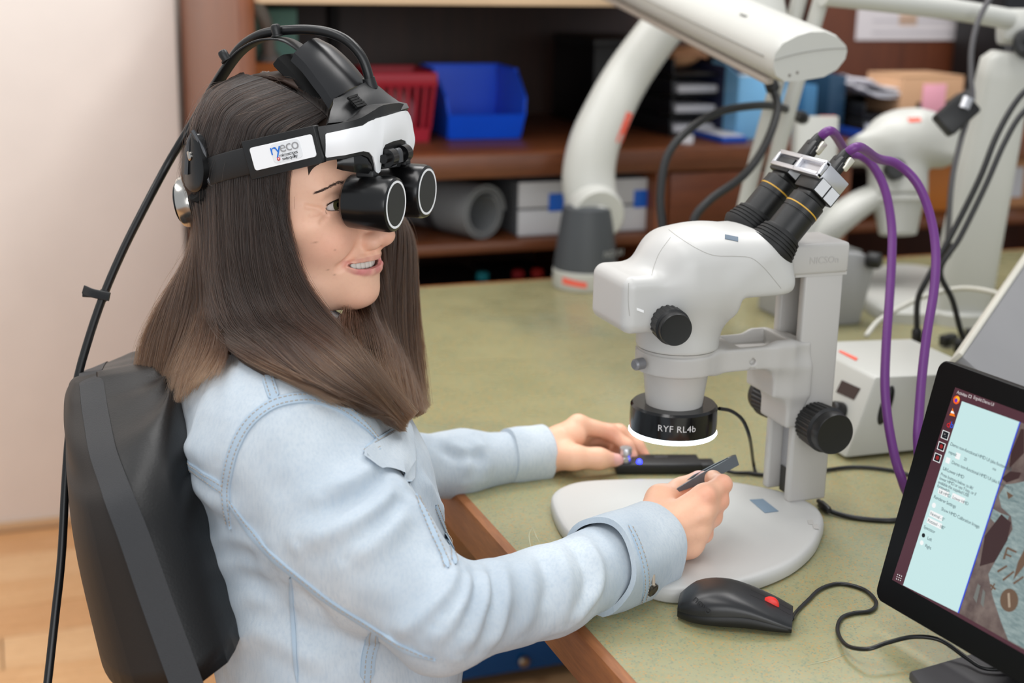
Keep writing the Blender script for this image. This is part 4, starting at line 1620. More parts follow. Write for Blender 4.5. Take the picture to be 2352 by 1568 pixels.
for k in range(5):
    g = Geo()
    a, b = hplane(797 + 4.6 * k, 229 + 5.0 * k, -.034), hplane(819 + 4.6 * k, 222 + 5.2 * k, -.012)
    n = unit(HR @ V3(.75, -.35, .55))
    d = unit(b - a)
    g.box((a + b) / 2 + n * .0022, (np.linalg.norm(b - a), .0024, .003), np.stack([d, np.cross(n, d), n], 1))
    obj('vent_slot', g, VENTM, cowl)

# curved glossy arm cover and the foam pad beneath
near = smooth_path([hplane(*q, -.027) for q in [(676, 121), (702, 147), (727, 180), (746, 205), (764, 233)]], 5)
far = smooth_path([hplane(*q, .027) for q in [(736, 91), (766, 106), (797, 133), (824, 163), (850, 197)]], 5)
rows = []
for a, b in zip(near, far):
    n = unit(HR @ V3(.55, 0, .8))
    rows.append([a + (b - a) * t + n * (.0075 * (1 - (2 * t - 1) ** 2)) for t in np.linspace(0, 1, 9)] )
g = Geo()
g.grid(np.array(rows), -.003)
sides = [[r[0], r[0] - unit(HR @ V3(.55, 0, .8)) * .009] for r in rows]
g.grid(np.array(sides), .002)
obj('arm_cover', g, plain('black_satin_plastic', (26, 26, 28), 0.28), hs, sharp=60)
g = Geo()
pp = smooth_path([hplane(*q, 0) for q in [(655, 137), (685, 168), (716, 202), (745, 240), (762, 262)]], 5)
g.ribbon(pp, .040, .016, HR @ V3(0, 1, 0))
obj('forehead_pad', g, FOAM, hs)

# straps
g = Geo()
tp = smooth_path([hplane(*q, 0) for q in [(437, 330), (452, 285), (478, 232), (507, 180), (545, 128), (585, 99), (622, 89), (658, 92), (690, 110), (716, 135)]], 6)
g.ribbon(tp, .0235, .0022, HR @ V3(0, 1, 0))
obj('top_strap', g, STRAPM, hs)
sp = smooth_path([hplane(430, 440, -.030), hplane(452, 412, -.060), hplane(485, 393, -.080), hplane(530, 379, -.088), hplane(590, 364, -.090), hplane(650, 350, -.0875)], 6)
g = Geo()
g.ribbon(sp, .026, .003, HR @ V3(.12, 0, 1))
obj('side_strap', g, STRAPM, hs)
sp2 = [hl(*(np.array([-.118, .03, .004]))), hl(-.095, .065, .012), hl(-.05, .086, .022), hl(0, .088, .034), hl(.045, .080, .044), hl(.078, .068, .050)]
g = Geo()
g.ribbon(smooth_path(sp2, 6), .028, .004, HR @ V3(.12, 0, 1))
obj('side_strap', g, STRAPM, hs)

# side box with its white plate
C4 = [hplane(557, 325, -.0915), hplane(725, 287, -.0795), hplane(745, 373, -.0795), hplane(581, 412, -.0915)]


def bil(u, v, C=C4):
    return (1 - v) * ((1 - u) * C[0] + u * C[1]) + v * ((1 - u) * C[3] + u * C[2])


PN = unit(np.cross(C4[1] - C4[0], C4[3] - C4[0]))
if PN @ (CAM - C4[0]) < 0:
    PN = -PN


def slab(u0, u1, v0, v1, d0, d1, rad=.0, n=5):
    P = []
    for cu, cv, a0 in ((u1, v0, -90), (u1, v1, 0), (u0, v1, 90), (u0, v0, 180)):
        for k in range(n):
            a = math.radians(a0 + 90 * k / (n - 1))
            ru, rv = rad * (.5 if rad else 0), rad
            uu = cu + (-ru if cu == u1 else ru) + ru * math.cos(a)
            vv = cv + (-rv if cv == v1 else rv) + rv * math.sin(a)
            P.append(bil(uu, vv))
    P = np.array(P)
    c = P.mean(0)
    return [P + PN * d0, P + PN * (d1 - .0006), c + (P - c) * .985 + PN * d1]


g = Geo()
g.loft(slab(0, 1, 0, 1, -.008, .0045, .04))
box_ = obj('side_box', g, BLK, hs, sharp=45)
g = Geo()
g.loft(slab(.085, .945, .20, .80, .003, .0052, .07))
obj('side_plate', g, WHITEP, box_, sharp=45, label='white plate with a company sticker')
g = Geo()
g.loft(slab(.365, .77, .225, .735, .0045, .0056, .10))
obj('sticker', g, plain('sticker_white', (232, 234, 237), 0.35, vary=0), box_, sharp=45)
PU = unit(C4[1] - C4[0])
PV = unit(np.cross(PN, PU))
INK = {k: plain('ink_' + k, c, 0.5, vary=0) for k, c in dict(blue=(0, 112, 214), grey=(150, 150, 152), dark=(44, 46, 50), red=(222, 30, 32), white=(250, 250, 250)).items()}


def sticker_text(name, s_, size, px, py, ink, sx=1.0):
    o = at_plane(px, py, C4[0] + PN * .0058, PN)
    u = unit(at_plane(690, 349, C4[0], PN) - at_plane(640, 361, C4[0], PN))
    v = unit(np.cross(PN, u))
    obj(name, text_geo(s_, size, o, u, v, .0002, spacing=sx), INK[ink], box_, sharp=None, fix=False)


sticker_text('lettering', 'ry', .0150, 622, 357, 'blue', .86)
sticker_text('lettering', 'eco', .0148, 643.5, 350.5, 'grey', .90)
sticker_text('lettering', 'microscopes', .0046, 642.5, 361.0, 'dark', .80)
sticker_text('lettering', 'swiss quality', .0046, 649, 368.3, 'dark', .74)
c = at_plane(640, 365, C4[0] + PN * .0058, PN)
g = Geo()
g.lathe([(.0016, 0), (.0016, .0003), (0.0001, .0003)], c, PN, 16)
g.slot = 1
g.box(c + PN * .0003, (.0017, .0005, .0004), np.stack([PU, PV, PN], 1))
g.box(c + PN * .0003, (.0005, .0017, .0004), np.stack([PU, PV, PN], 1))
obj('cross_badge', g, [INK['red'], INK['white']], box_, sharp=None)

# rear hub with screw, yoke and ratchet wheel
g = Geo()
hub = smooth_path([V3(x, y, 0) for x, y in ((434, 330), (446, 306), (460, 312), (470, 350), (476, 392), (470, 430), (452, 440), (434, 424), (426, 380))], 4, True)[:, :2].tolist()
P = np.array([hplane(x, y, -.062 - .0004 * (x - 425)) for x, y in hub])
n = unit(HR @ V3(-.5, -.85, 0))
g.loft([P - n * .004, P + n * .004, P.mean(0) + (P - P.mean(0)) * .9 + n * .0055])
hub_o = obj('rear_hub', g, BLKG, hs, sharp=45)
g = Geo()
g.lathe([(.0048, .005), (.0048, .0068), (.0036, .0074), (.0001, .0074)], hplane(447, 356, -.0708), n, 20)
obj('screw', g, STEEL, hub_o)
g = Geo()
yk = smooth_path([hplane(*q, -.079) for q in [(442, 300), (452, 318), (470, 352), (472, 390), (482, 418), (499, 428)]], 6)
g.ribbon(yk, .004, .005, n)
g.ribbon(smooth_path([hplane(*q, -.074) for q in [(442, 308), (434, 330), (430, 365), (428, 400)]], 5), .004, .005, n)
obj('yoke', g, GREYP, hs)
g = Geo()
g.tube([hplane(449, 290, -.06), hplane(452, 305, -.06), hplane(456, 318, -.066)], [.0045, .005, .004], 12)
obj('strap_peg', g, GREYP, hs)
kc = hplane(433, 462, -.030)
kn = unit(HR @ V3(-1, -.28, -.05))
g = Geo()
g.lathe([(.0240, -.016), (.0265, -.012), (.0265, .0035), (.0255, .006), (.020, .0075)], kc, kn, 40)
wheel = obj('ratchet_wheel', g, STEEL, hs, label='chromed adjusting wheel')
g = Geo()
g.lathe([(.0205, .0068), (.0205, .0095), (.0001, .0105)], kc, kn, 32)
g.lathe([(.029, -.018), (.0295, -.012), (.029, -.009)], kc, kn, 40)
obj('wheel_cap', g, BLKG, wheel)
g = Geo()
g.ribbon(smooth_path([hplane(440, 505, -.02), hplane(458, 490, -.045), hplane(470, 455, -.06), hplane(470, 415, -.062)], 6), .030, .012, HR @ V3(.3, -.5, .8))
obj('nape_pad', g, FOAM, hs)

# eyepieces
AX = unit(HR.T @ V3(math.cos(math.radians(HYAW)), math.sin(math.radians(HYAW)), .00))
AXW = HR @ AX
for yl, fx, fy in ((-.033, 911, 470), (.033, 983, 440)):
    f0 = hplane(fx, fy, yl)
    g = Geo()
    g.lathe([(.012, -.050), (.0245, -.050), (.0262, -.0475), (.0272, -.030), (.0274, -.0055), (.0262, -.0016), (.0238, -.0004), (.0236, -.0008), (.0001, -.0008)], f0, AXW, 56)
    e = obj('eyepiece', g, plain('black_satin_lens_barrel', (13, 13, 14), 0.24), hs, sharp=30)
    g = Geo()
    g.lathe([(.0211, -.0012), (.0211, -.0002), (.0233, -.0002), (.0233, -.0012)], f0, AXW, 56, caps=(False, False))
    obj('white_ring', g, WHITEP, e, label='white ring around the lens')
    g = Geo()
    g.lathe([(.0209, -.0010), (.0209, -.0004), (.0001, -.0003)], f0, AXW, 56)
    obj('lens', g, LENSM, e)
    g = Geo()
    tw = unit(np.cross(AXW, np.cross(HR @ V3(0, 0, 1), AXW)))
    g.box(f0 - AXW * .031 + tw * .0275, (.020, .014, .010), np.stack([AXW, np.cross(tw, AXW), tw], 1), .003)
    g.tube([f0 - AXW * .031 + tw * .030, f0 - AXW * .033 + tw * .042 - HR @ V3(0, yl * .35, 0)], .0045, 12)
    obj('mount', g, BLK, e)
# hinge between the eyepieces
g = Geo()
hc = hplane(909, 357, 0)
yd = HR @ V3(0, 1, 0)
for d, r in ((-.017, .009), (.017, .009)):
    g.tube([hc + yd * (d - .006), hc + yd * (d + .006)], r, 20)
g.tube([hc - yd * .03, hc + yd * .03], .0045, 14)
hinge = obj('hinge', g, BLKG, hs, sharp=45)
g = Geo()
g.ribbon(smooth_path([hplane(*q, -.004) for q in [(905, 382), (904, 362), (908, 346), (914, 343), (919, 352), (920, 372)]], 6), .010, .0026, yd)
obj('hinge_loop', g, GREYP, hinge)
g = Geo()
sp = np.array([hplane(*q, y) for q, y in [((879, 372), -.022), ((879, 340), -.022), ((886, 332), -.017), ((912, 324), .006), ((928, 324), .026), ((935, 336), .033), ((935, 364), .033), ((925, 382), .02), ((885, 388), -.018)]])
g.loft([sp - HR @ V3(.012, 0, 0), sp - HR @ V3(.003, 0, 0)])
obj('hinge_recess', g, plain('recess_black', (9, 10, 11), 0.5), hs)

# cable: clipped over the top strap, then hanging down behind the chair
def cdp(pts):
    return [at(*q) for q in pts]


top = [hplane(849, 196, .014), hplane(845, 168, .013), hplane(829, 128, .012), hplane(797, 94, .010), hplane(755, 75, .008), hplane(705, 68, .006), hplane(650, 70, .006), hplane(600, 79, .012), hplane(555, 106, .020)]
k = hplane(520, 152, .024)
down = [hplane(485, 207, .026), hplane(455, 260, .022), hplane(420, 318, .012)] + cdp([(381, 384, 1.50), (330, 480, 1.49), (281, 578, 1.48), (238, 678, 1.47), (203, 780, 1.46), (176, 880, 1.45), (159, 1000, 1.44), (150, 1120, 1.43), (141, 1280, 1.42), (126, 1420, 1.41), (108, 1580, 1.40), (96, 1680, 1.40)])
CABM = plain('black_cable', (17, 17, 18), 0.34)
g = Geo()
path = smooth_path(top + [k] + down, 6)
g.tube(path, np.interp(np.arange(len(path)), [0, 30, 55, 80, 140], [.0048, .0050, .0046, .0044, .0042]), 14)
cable = obj('cable', g, CABM, hs, label='long black cable')
g = Geo()
t0 = hplane(240, 676, 0)
q = at(238, 678, 1.47)
dr = unit(at(258, 684, 1.46) - at(186, 668, 1.47))
g.box(q + dr * 0, (.010, .013, .006), np.stack([dr, np.cross(FW, dr), FW], 1), .002)
g.ribbon(smooth_path([q + dr * .009 - FW * .006, q - FW * .006, q - dr * .012 - FW * .005, q - dr * .024 + UP * .0015], 5), .009, .002, np.cross(FW, dr))
g.ribbon([q - dr * .004 - UP * .0015, q - dr * .014 - UP * .0015, q - dr * .0245 - UP * .003], .007, .003, np.cross(FW, dr))
obj('cable_tie', g, CABM, cable, sharp=45, label='black loop tie on the cable')
for (bx, by), (tx, ty), y in (((637, 84), (631, 55), 0), ((522, 140), (508, 116), -.010)):
    a, b = hplane(bx, by, y), hplane(tx, ty, y)
    L = np.linalg.norm(b - a)
    g = Geo()
    g.lathe([(.0062, 0), (.0062, L * .12), (.0046, L * .16), (.0050, L * .55), (.0050, L * .75), (.0042, L * .92), (.0022, L), (.0001, L * 1.01)], a, b - a, 18)
    obj('strap_stud', g, BLK, hs, sharp=40)
g = Geo()
g.tube([hplane(846, 178, .014), hplane(852, 203, .016)], [.0062, .0075], 14)
obj('cable_gland', g, BLK, hs)
# ------------------------------------------------------------------ long brown hair
hm = Mat('brown_hair')
hm.nt.nodes.remove(hm.b)
_hi = hm.node('ShaderNodeHairInfo')
_col = hm.ramp(_hi.outputs['Intercept'], [(0.0, lin(26, 18, 14)), (0.45, lin(34, 23, 17)), (0.8, lin(46, 30, 20)), (1.0, lin(70, 47, 30))])
_rnd = hm.ramp(_hi.outputs['Random'], [(0.0, (.62, .62, .64)), (0.75, (1.0, 1.0, 1.0)), (1.0, (1.5, 1.45, 1.4))])
_col = hm.mix(1.0, _col, _rnd, 'MULTIPLY')
_h = hm.node('ShaderNodeBsdfHairPrincipled')
_h.parametrization = 'COLOR'
hm.link(_col, _h.inputs['Color'])
_h.inputs['Roughness'].default_value = 0.34
_h.inputs['Radial Roughness'].default_value = 0.5
_h.inputs['Random Roughness'].default_value = 0.25
_out = [n for n in hm.nt.nodes if n.type == 'OUTPUT_MATERIAL'][0]
hm.link(_h.outputs[0], _out.inputs[0])
HAIRM = hm.m
UNDER = plain('hair_mass_brown', (50, 36, 29), 0.6, spec=.25)

CAPC, CAPR = V3(.000, 0, .044), V3(.0965, .0835, .0925)


def cap_pt(px, py, grow=0.0):                        # the crown of hair over the skull
    o = (CAM - HO) @ HR - CAPC
    d = ray(px, py) @ HR
    r = CAPR + grow
    a, b, c = ((d / r) ** 2).sum(), (o * d / r ** 2).sum(), ((o / r) ** 2).sum() - 1
    disc = b * b - a * c
    t = (-b - math.sqrt(max(disc, 0))) / a
    return CAM + t * ray(px, py)


def strand_pts(crown, fall, n=30, off=.012):
    pts = [cap_pt(*q) for q in crown]
    for x, y, d in fall:
        h = js.hit(x, y)
        if h is not None and (h[0] - CAM) @ FW < d + .05:
            d = min(d, (h[0] - CAM) @ FW - off)
        pts.append(at(x, y, d))
    sp = smooth_path(pts, 10)
    L = np.concatenate([[0], np.cumsum(np.linalg.norm(np.diff(sp, axis=0), axis=1))])
    t = np.linspace(0, L[-1], n)
    return np.stack([np.interp(t, L, sp[:, k]) for k in range(3)], 1)


RIGHT = [
    ([(748, 268), (722, 288), (694, 315), (672, 352)], [(662, 405, 1.392), (664, 480, 1.388), (670, 560, 1.386), (694, 640, 1.384), (738, 706, 1.380), (800, 775, 1.374), (885, 872, 1.370), (972, 978, 1.37)]),
    ([(736, 257), (690, 280), (648, 312), (630, 355)], [(628, 405, 1.381), (630, 500, 1.376), (642, 600, 1.376), (672, 690, 1.372), (730, 772, 1.366), (818, 865, 1.362), (955, 992, 1.365)]),
    ([(716, 240), (658, 264), (606, 302), (588, 350)], [(586, 410, 1.378), (583, 520, 1.372), (594, 635, 1.370), (634, 738, 1.362), (710, 830, 1.350), (820, 922, 1.352), (940, 1002, 1.36)]),
    ([(692, 222), (618, 248), (562, 292), (546, 350)], [(545, 415, 1.384), (541, 540, 1.377), (552, 665, 1.370), (594, 765, 1.360), (676, 850, 1.345), (790, 925, 1.345), (920, 1003, 1.355)]),
    ([(655, 202), (577, 232), (520, 282), (505, 350)], [(508, 420, 1.400), (502, 545, 1.390), (508, 675, 1.380), (545, 778, 1.370), (622, 850, 1.35), (742, 908, 1.345), (885, 996, 1.355)]),
    ([(612, 182), (538, 208), (490, 262), (478, 345)], [(484, 430, 1.420), (478, 540, 1.410), (477, 660, 1.40), (500, 765, 1.386), (560, 838, 1.37), (660, 880, 1.352), (800, 955, 1.35)]),
]
BACK = [
    ([(604, 180), (534, 207), (487, 262), (474, 345)], [(478, 430, 1.425), (476, 540, 1.415), (481, 640, 1.408), (503, 735, 1.402), (530, 800, 1.396), (530, 850, 1.392), (500, 905, 1.388)]),
    ([(572, 173), (515, 200), (474, 262), (462, 345)], [(470, 430, 1.43), (472, 540, 1.425), (480, 620, 1.42), (500, 700, 1.415), (508, 780, 1.408), (490, 850, 1.40), (448, 932, 1.39)]),
    ([(560, 172), (505, 200), (470, 258), (458, 345)], [(464, 430, 1.44), (468, 550, 1.43), (470, 640, 1.425), (478, 730, 1.415), (462, 820, 1.405), (425, 960, 1.39)]),
    ([(555, 172), (500, 200), (466, 256), (456, 345)], [(462, 430, 1.45), (464, 540, 1.44), (446, 640, 1.43), (425, 750, 1.42), (400, 850, 1.41), (385, 972, 1.40)]),
    ([(552, 172), (497, 200), (464, 256), (455, 345)], [(460, 430, 1.46), (458, 560, 1.45), (410, 670, 1.44), (375, 770, 1.43), (358, 860, 1.42), (352, 968, 1.41)]),
    ([(550, 172), (495, 200), (463, 256), (454, 345)], [(458, 430, 1.47), (450, 575, 1.46), (390, 670, 1.45), (335, 765, 1.44), (312, 850, 1.435), (330, 940, 1.43)]),
]


def far_pt(x, y, z):
    return hl(x, y, z)


def resample(pts, n=30):
    sp = smooth_path(pts, 10)
    L = np.concatenate([[0], np.cumsum(np.linalg.norm(np.diff(sp, axis=0), axis=1))])
    t = np.linspace(0, L[-1], n)
    return np.stack([np.interp(t, L, sp[:, k]) for k in range(3)], 1)


def cap_l(x, y, k=1.0):                              # crown point from head-local x, y
    z = math.sqrt(max(1 - (x / CAPR[0]) ** 2 - (y / CAPR[1]) ** 2, 0)) * CAPR[2]
    return hl(CAPC[0] + x, CAPC[1] + y, CAPC[2] + z * k)


LEFT = []
for x0, fall in ((.084, [(868, 480, 1.530), (850, 570, 1.515), (792, 690, 1.490), (765, 775, 1.470), (825, 875, 1.455), (895, 960, 1.44)]), (.072, [(893, 470, 1.520), (884, 560, 1.500), (878, 680, 1.490), (880, 800, 1.480), (905, 890, 1.47), (925, 975, 1.46)]),
                 (.045, [(910, 480, 1.535), (912, 600, 1.520), (910, 720, 1.505), (918, 850, 1.49), (945, 985, 1.475)]),
                 (.015, [(920, 490, 1.55), (930, 600, 1.535), (935, 720, 1.52), (944, 850, 1.50), (962, 992, 1.48)]),
                 (-.02, [(925, 500, 1.56), (938, 600, 1.55), (948, 720, 1.53), (960, 850, 1.51), (972, 975, 1.485)])):
    rt = {.084: (750, 269), .072: (737, 257), .045: (716, 240), .015: (692, 222), -.02: (656, 202)}[x0]
    cr = [cap_pt(*rt, -.001), (cap_pt(*rt, 0) + 2 * cap_l(x0 * .85 - .008, .022)) / 3 + HR @ V3(0, 0, .004), cap_l(x0 * .8 - .010, .040), cap_l(x0 * .6 - .015, .062), hl(x0 * .5, .086, .045), hl(x0 * .4 + .01, .088, .005)]
    f2 = []
    for q in fall:
        h = js.hit(q[0], q[1])
        d = q[2]
        if h is not None and q[1] > 640:
            d = min(d, (h[0] - CAM) @ FW - .014)
        f2.append(at(q[0], q[1], d))
    LEFT.append(resample(cr + f2))
LEFTB = []
for x0, y1 in ((.03, 0), (-.03, 1), (-.075, 2)):
    rt = [(682, 216), (645, 196), (600, 178)][y1]
    cr = [cap_pt(*rt, -.001), (cap_pt(*rt, 0) + 2 * cap_l(x0 * .9 - .010, .022)) / 3 + HR @ V3(0, 0, .003), cap_l(x0 * .9 - .012, .040), cap_l(x0 * .7 - .02, .062), hl(x0 * .6 - .02, .085, .045), hl(x0 * .5 - .03, .082, -.01)]
    LEFTB.append(resample(cr + [hl(-.05, .07, -.09 - .0), at(700, 800, 1.60), at(690 - 30 * y1, 930, 1.60)]))


def lerp_guides(G, u):
    G = np.array(G)
    n = len(G) - 1
    u = min(max(u, 0), 1) * n
    i = min(int(u), n - 1)
    t = u - i
    t2 = t * t * (3 - 2 * t) * .5 + t * .5
    return G[i] * (1 - t2) + G[i + 1] * t2


def clear(G, rows=26, gap=.011):                      # a fuller fan of guides, kept clear of the jacket
    out = []
    for u in np.linspace(0, 1, rows):
        P = lerp_guides(G, u)
        for i in range(4, len(P)):
            q, n, _, d = js.t.find_nearest(Vector(P[i]), .06)
            if q is not None:
                s = (P[i] - np.array(q)) @ np.array(n) * JSIGN
                if s < gap:
                    P[i] += np.array(n) * JSIGN * (gap - s)
            q, n, _, d = HEADT.find_nearest(Vector(P[i]), .03)
            if q is not None and i < 22:
                s = (P[i] - np.array(q)) @ np.array(n) * HSIGN
                if s < .006:
                    P[i] += np.array(n) * HSIGN * (.006 - s)
        for _ in range(3):
            P[4:-1] = (P[3:-2] + 2 * P[4:-1] + P[5:]) / 4
        out.append(P)
    return out


_q, _n, _, _ = js.t.find_nearest(Vector(at(700, 1150, 1.0)), 1.0)
HEADT = BVHTree.FromPolygons([tuple(x) for x in (HEAD_V @ HR.T + HO).tolist()], HEAD_F)
_h = HEADT.find_nearest(Vector(hl(.3, 0, 0)), 1.0)
HSIGN = 1.0 if np.array(_h[1]) @ (HR @ V3(1, 0, 0)) > 0 else -1.0
JSIGN = 1.0 if np.array(_n) @ FW < 0 else -1.0
RG = clear([strand_pts(c, f) for c, f in RIGHT])
BG = clear([strand_pts(c, f) for c, f in BACK])
LG = clear(LEFT)


def normals_of(G):
    G = np.array(G)
    N = np.cross(np.gradient(G, axis=1), np.gradient(G, axis=0))
    N /= np.linalg.norm(N, axis=2)[..., None] + 1e-12
    c = G.mean((0, 1))
    return N


def sheet(name, G, inset, thick, rows=26):
    us = np.linspace(.03, .97, rows)
    P = np.array([lerp_guides(G, u) for u in us])
    N = np.cross(np.gradient(P, axis=1), np.gradient(P, axis=0))
    N /= np.linalg.norm(N, axis=2)[..., None] + 1e-12
    if (N * (P - (CAM[None, None]))).sum() > 0:
        N = -N
        thick = -thick
    P = P - N * inset
    n = P.shape[1]
    keep = int(n * .86)
    g = Geo()
    g.grid(P[:, :keep], thick)
    o = obj(name, g, UNDER, person, sharp=None)
    o['kind'] = 'stuff'
    return o, N


def locks(G, count, spread=.006, toward=1.0, nclump=46, tipvar=.10, seed=1, frizz=.0010, both=0.0):
    r = np.random.default_rng(seed)
    out, rad = [], []
    us0 = np.sort(r.random(nclump))
    cl_off = r.normal(0, 1, nclump)
    cl_n = r.random(nclump)
    cl_ph = r.random(nclump) * 6.3
    NN = np.array([lerp_guides(G, u) for u in np.linspace(0, 1, 24)])
    N = np.cross(np.gradient(NN, axis=1), np.gradient(NN, axis=0))
    N /= np.linalg.norm(N, axis=2)[..., None] + 1e-12
    if (N * (NN - CAM)).sum() > 0:
        N = -N
    for _ in range(count):
        c = r.integers(nclump)
        u = r.random() if r.random() < .35 else float(np.clip(us0[c] + r.normal(0, .012), 0, 1))
        P = lerp_guides(G, u).copy()
        n = len(P)
        t = np.linspace(0, 1, n)
        k = min(int(u * 23), 23)
        nn = N[k]
        wd = np.gradient(NN, axis=0)[k]
        wd = wd / (np.linalg.norm(wd, axis=1)[:, None] + 1e-9)
        env = np.clip(t * 5, 0.15, 1)
        depth = (cl_n[c] * .6 + r.random() * .4 - .35) * spread * (-1 if r.random() < both else 1)
        wob = frizz * (np.sin(t * (5 + 3 * r.random()) + cl_ph[c]) * 2.2 + r.normal(0, .8) * np.sin(t * 9 + r.random() * 6))
        P += nn * (depth * env + wob * .6 * env)[:, None] + wd * ((wob * 1.3 + cl_off[c] * .0025 * t + r.normal(0, .0016) * t ** 1.5) * env)[:, None]
        m = int(n * (1 - abs(r.normal(0, tipvar)) ** 1))
        m = max(m, n // 3)
        out.append(P[:m] if m > 3 else P)
    return out


g = Geo()
g.ball((0, 0, 0), 1.0, 40, 26)
_cv = g.v[0] * (CAPR * .962) + CAPC
_keep = (_cv[:, 2] > .118 - 1.15 * np.maximum(_cv[:, 0] + .01, 0)) | (_cv[:, 0] < -.03)
_keep &= _cv[:, 2] > -.035
_fs = [f for f in g.f if all(_keep[i] for i in f)]
_o = obj('hair', (_cv @ HR.T + HO, _fs), UNDER, person, sharp=None)
_o['kind'] = 'stuff'
sheet('hair', RG, .005, .003)
sheet('hair', BG, .005, .003)
sheet('hair', LG, 0, .001)
sheet('hair', LEFTB, .004, .003)
fibres('hair_strands', locks(RG, 11000, .0090, seed=2, nclump=90), .00017, HAIRM, person, kind='stuff')
fibres('hair_strands', locks(BG, 6500, .0110, seed=3, nclump=60, tipvar=.12), .00017, HAIRM, person, kind='stuff')
fibres('hair_strands', locks(LG, 6000, .0150, seed=4, nclump=60, both=.5), .00017, HAIRM, person, kind='stuff')
fibres('hair_strands', locks(LEFTB, 2200, .0080, seed=14, nclump=40, both=.5), .00017, HAIRM, person, kind='stuff')
fly = []
r_ = np.random.default_rng(5)
for G, k in ((RG, 110), (BG, 90), (LG, 50)):
    for s in locks(G, k, .012, seed=9 + k, frizz=.0042, tipvar=.2):
        fly.append(s)
for _ in range(22):                                   # short loose hairs standing off the crown
    a = cap_pt(r_.uniform(500, 735), r_.uniform(178, 262))
    d = unit(r_.normal(0, 1, 3) * .7 + UP * .45 - RT * .5)
    L = r_.uniform(.012, .032)
    t = np.linspace(0, 1, 9)[:, None]
    fly.append(a + d * L * t - RT * (.5 * L) * t ** 2 - UP * (.45 * L) * t ** 2.2)
fibres('loose_hair', fly, .00009, HAIRM, person, kind='stuff')

# eyebrows and lashes
hb = BVHTree.FromPolygons([tuple(x) for x in HEAD_V.tolist()], HEAD_F)


def face_pt(y, z):
    h = hb.ray_cast(Vector((.2, y, z)), Vector((-1, 0, 0)))
    return np.array(h[0])


bs, ls = [], []
for s in (-1, 1):
    for _ in range(700):
        t = r_.random()
        y = .0135 + .0415 * t
        z = .0182 + .0066 * math.sin(min(t, .92) * 2.2) - .0125 * max(t - .58, 0) ** 1.0 + r_.normal(0, .0013) * (1 - .72 * t)
        p = face_pt(s * y, z)
        d = V3(-.35 - .55 * t, s * (.75 + .3 * t), .42 - .80 * t + r_.normal(0, .10))
        d = unit(d)
        L = r_.uniform(.003, .0055)
        k = np.linspace(0, 1, 5)[:, None]
        q = p + V3(.0003, 0, 0) + d * L * k - V3(.0010, 0, 0) * k ** 2
        bs.append(np.array([HR @ v for v in q]) + HO)
    for up_ in (1, 0):
        for _ in range(85 if up_ else 55):
            t = r_.random()
            a = -.9 + 2.15 * t
            y = .0345 + .0140 * math.sin(a)
            z = .0026 + (1 if up_ else -1) * .0044 * math.cos(a)
            p = face_pt(s * y, z + (.0006 if up_ else -.0006)) + V3(.0002, 0, 0)
            d = unit(V3(.65 - .45 * t, s * (.05 + 1.0 * t), (-.10 if up_ else -.5)))
            L = r_.uniform(.005, .008) if up_ else r_.uniform(.004, .006)
            k = np.linspace(0, 1, 6)[:, None]
            q = p + d * L * k + V3(0, 0, (.0022 if up_ else -.0004)) * k ** 2
            ls.append(np.array([HR @ v for v in q]) + HO)
BROW = plain('brow_hair', (74, 54, 46), 0.7)
LINER = []
for s in (-1, 1):
    for up_ in (1, 0):
        for j in range(5):
            pts = []
            for a in np.linspace(-.7 if up_ else .1, 1.35, 14):
                p = face_pt(s * (.0345 + (.0142 + .0003 * j) * math.sin(a)), .0026 + (1 if up_ else -1) * (.0046 + .0003 * j) * math.cos(a)) + V3(.0003, 0, 0)
                pts.append(HR @ p + HO)
            LINER.append(np.array(pts))
fibres('eyeliner', LINER, .00016, plain('liner_dark', (46, 34, 32), .7), person, kind='stuff')
fibres('eyebrow', bs, .00010, BROW, person, kind='stuff')
fibres('eyelashes', ls, .00009, plain('lash_hair', (16, 13, 13), 0.5), person, kind='stuff')
# ================================================================== the swivel chair
LEATH = Mat('black_leather')
LEATH.set(Base_Color=lin(13, 13, 14), Roughness=.42)
_v1 = LEATH.node('ShaderNodeTexVoronoi')
_v1.inputs['Scale'].default_value = 420
LEATH.link(LEATH.coord(), _v1.inputs['Vector'])
LEATH.b.inputs['Specular IOR Level'].default_value = .4
LEATH.bump(_v1.outputs['Distance'], .14, .0006)
LEATH.bump(LEATH.noise(26, 3, LEATH.coord()), .07, .004)
RIMM = plain('grained_black_plastic', (36, 37, 40), .58, bump=.5, bscale=1100)
SHELL = plain('brown_black_shell', (28, 21, 16), .6, bump=.3, bscale=900)
SEATC = V3(.27, 1.28, 0)
chair = thing('swivel_chair', 'black leather swivel chair the woman sits on', 'chair', SEATC)
# the back is built from outlines of its near edge, carried across to the far side
d0 = 1.255
spine = []
rows = 40
tt = np.linspace(0, 1, 7)
SIDE = unit(V3(.06, .998, 0))                           # across the back, away from the lens
BY = [(222, 866), (231, 930), (250, 1030), (285, 1122), (326, 1222), (371, 1352), (452, 1572)]
bs_ = np.linspace(0, 1, 7)
HW = np.array([.010, .062, .140, .190, .205, .205, .205])
B0 = np.array([at(x, y, 1.415 - .955 * w) + SIDE * w for (x, y), w in zip(BY, HW)])
_dense = 52
ts_ = np.linspace(0, 1, _dense) ** 2.0
B0 = np.stack([np.interp(ts_, bs_, B0[:, k]) for k in range(3)], 1)
hwd = np.interp(ts_, bs_, HW) + .004
for _ in range(3):
    hwd[1:-1] = (hwd[:-2] + 2 * hwd[1:-1] + hwd[2:]) / 4
for _ in range(4):
    B0[1:-1] = (B0[:-2] + 2 * B0[1:-1] + B0[2:]) / 4
n_ = len(B0)
Tn = np.gradient(B0, axis=0)
FWD = np.array([unit(np.cross(unit(Tn[i]), SIDE)) for i in range(n_)])
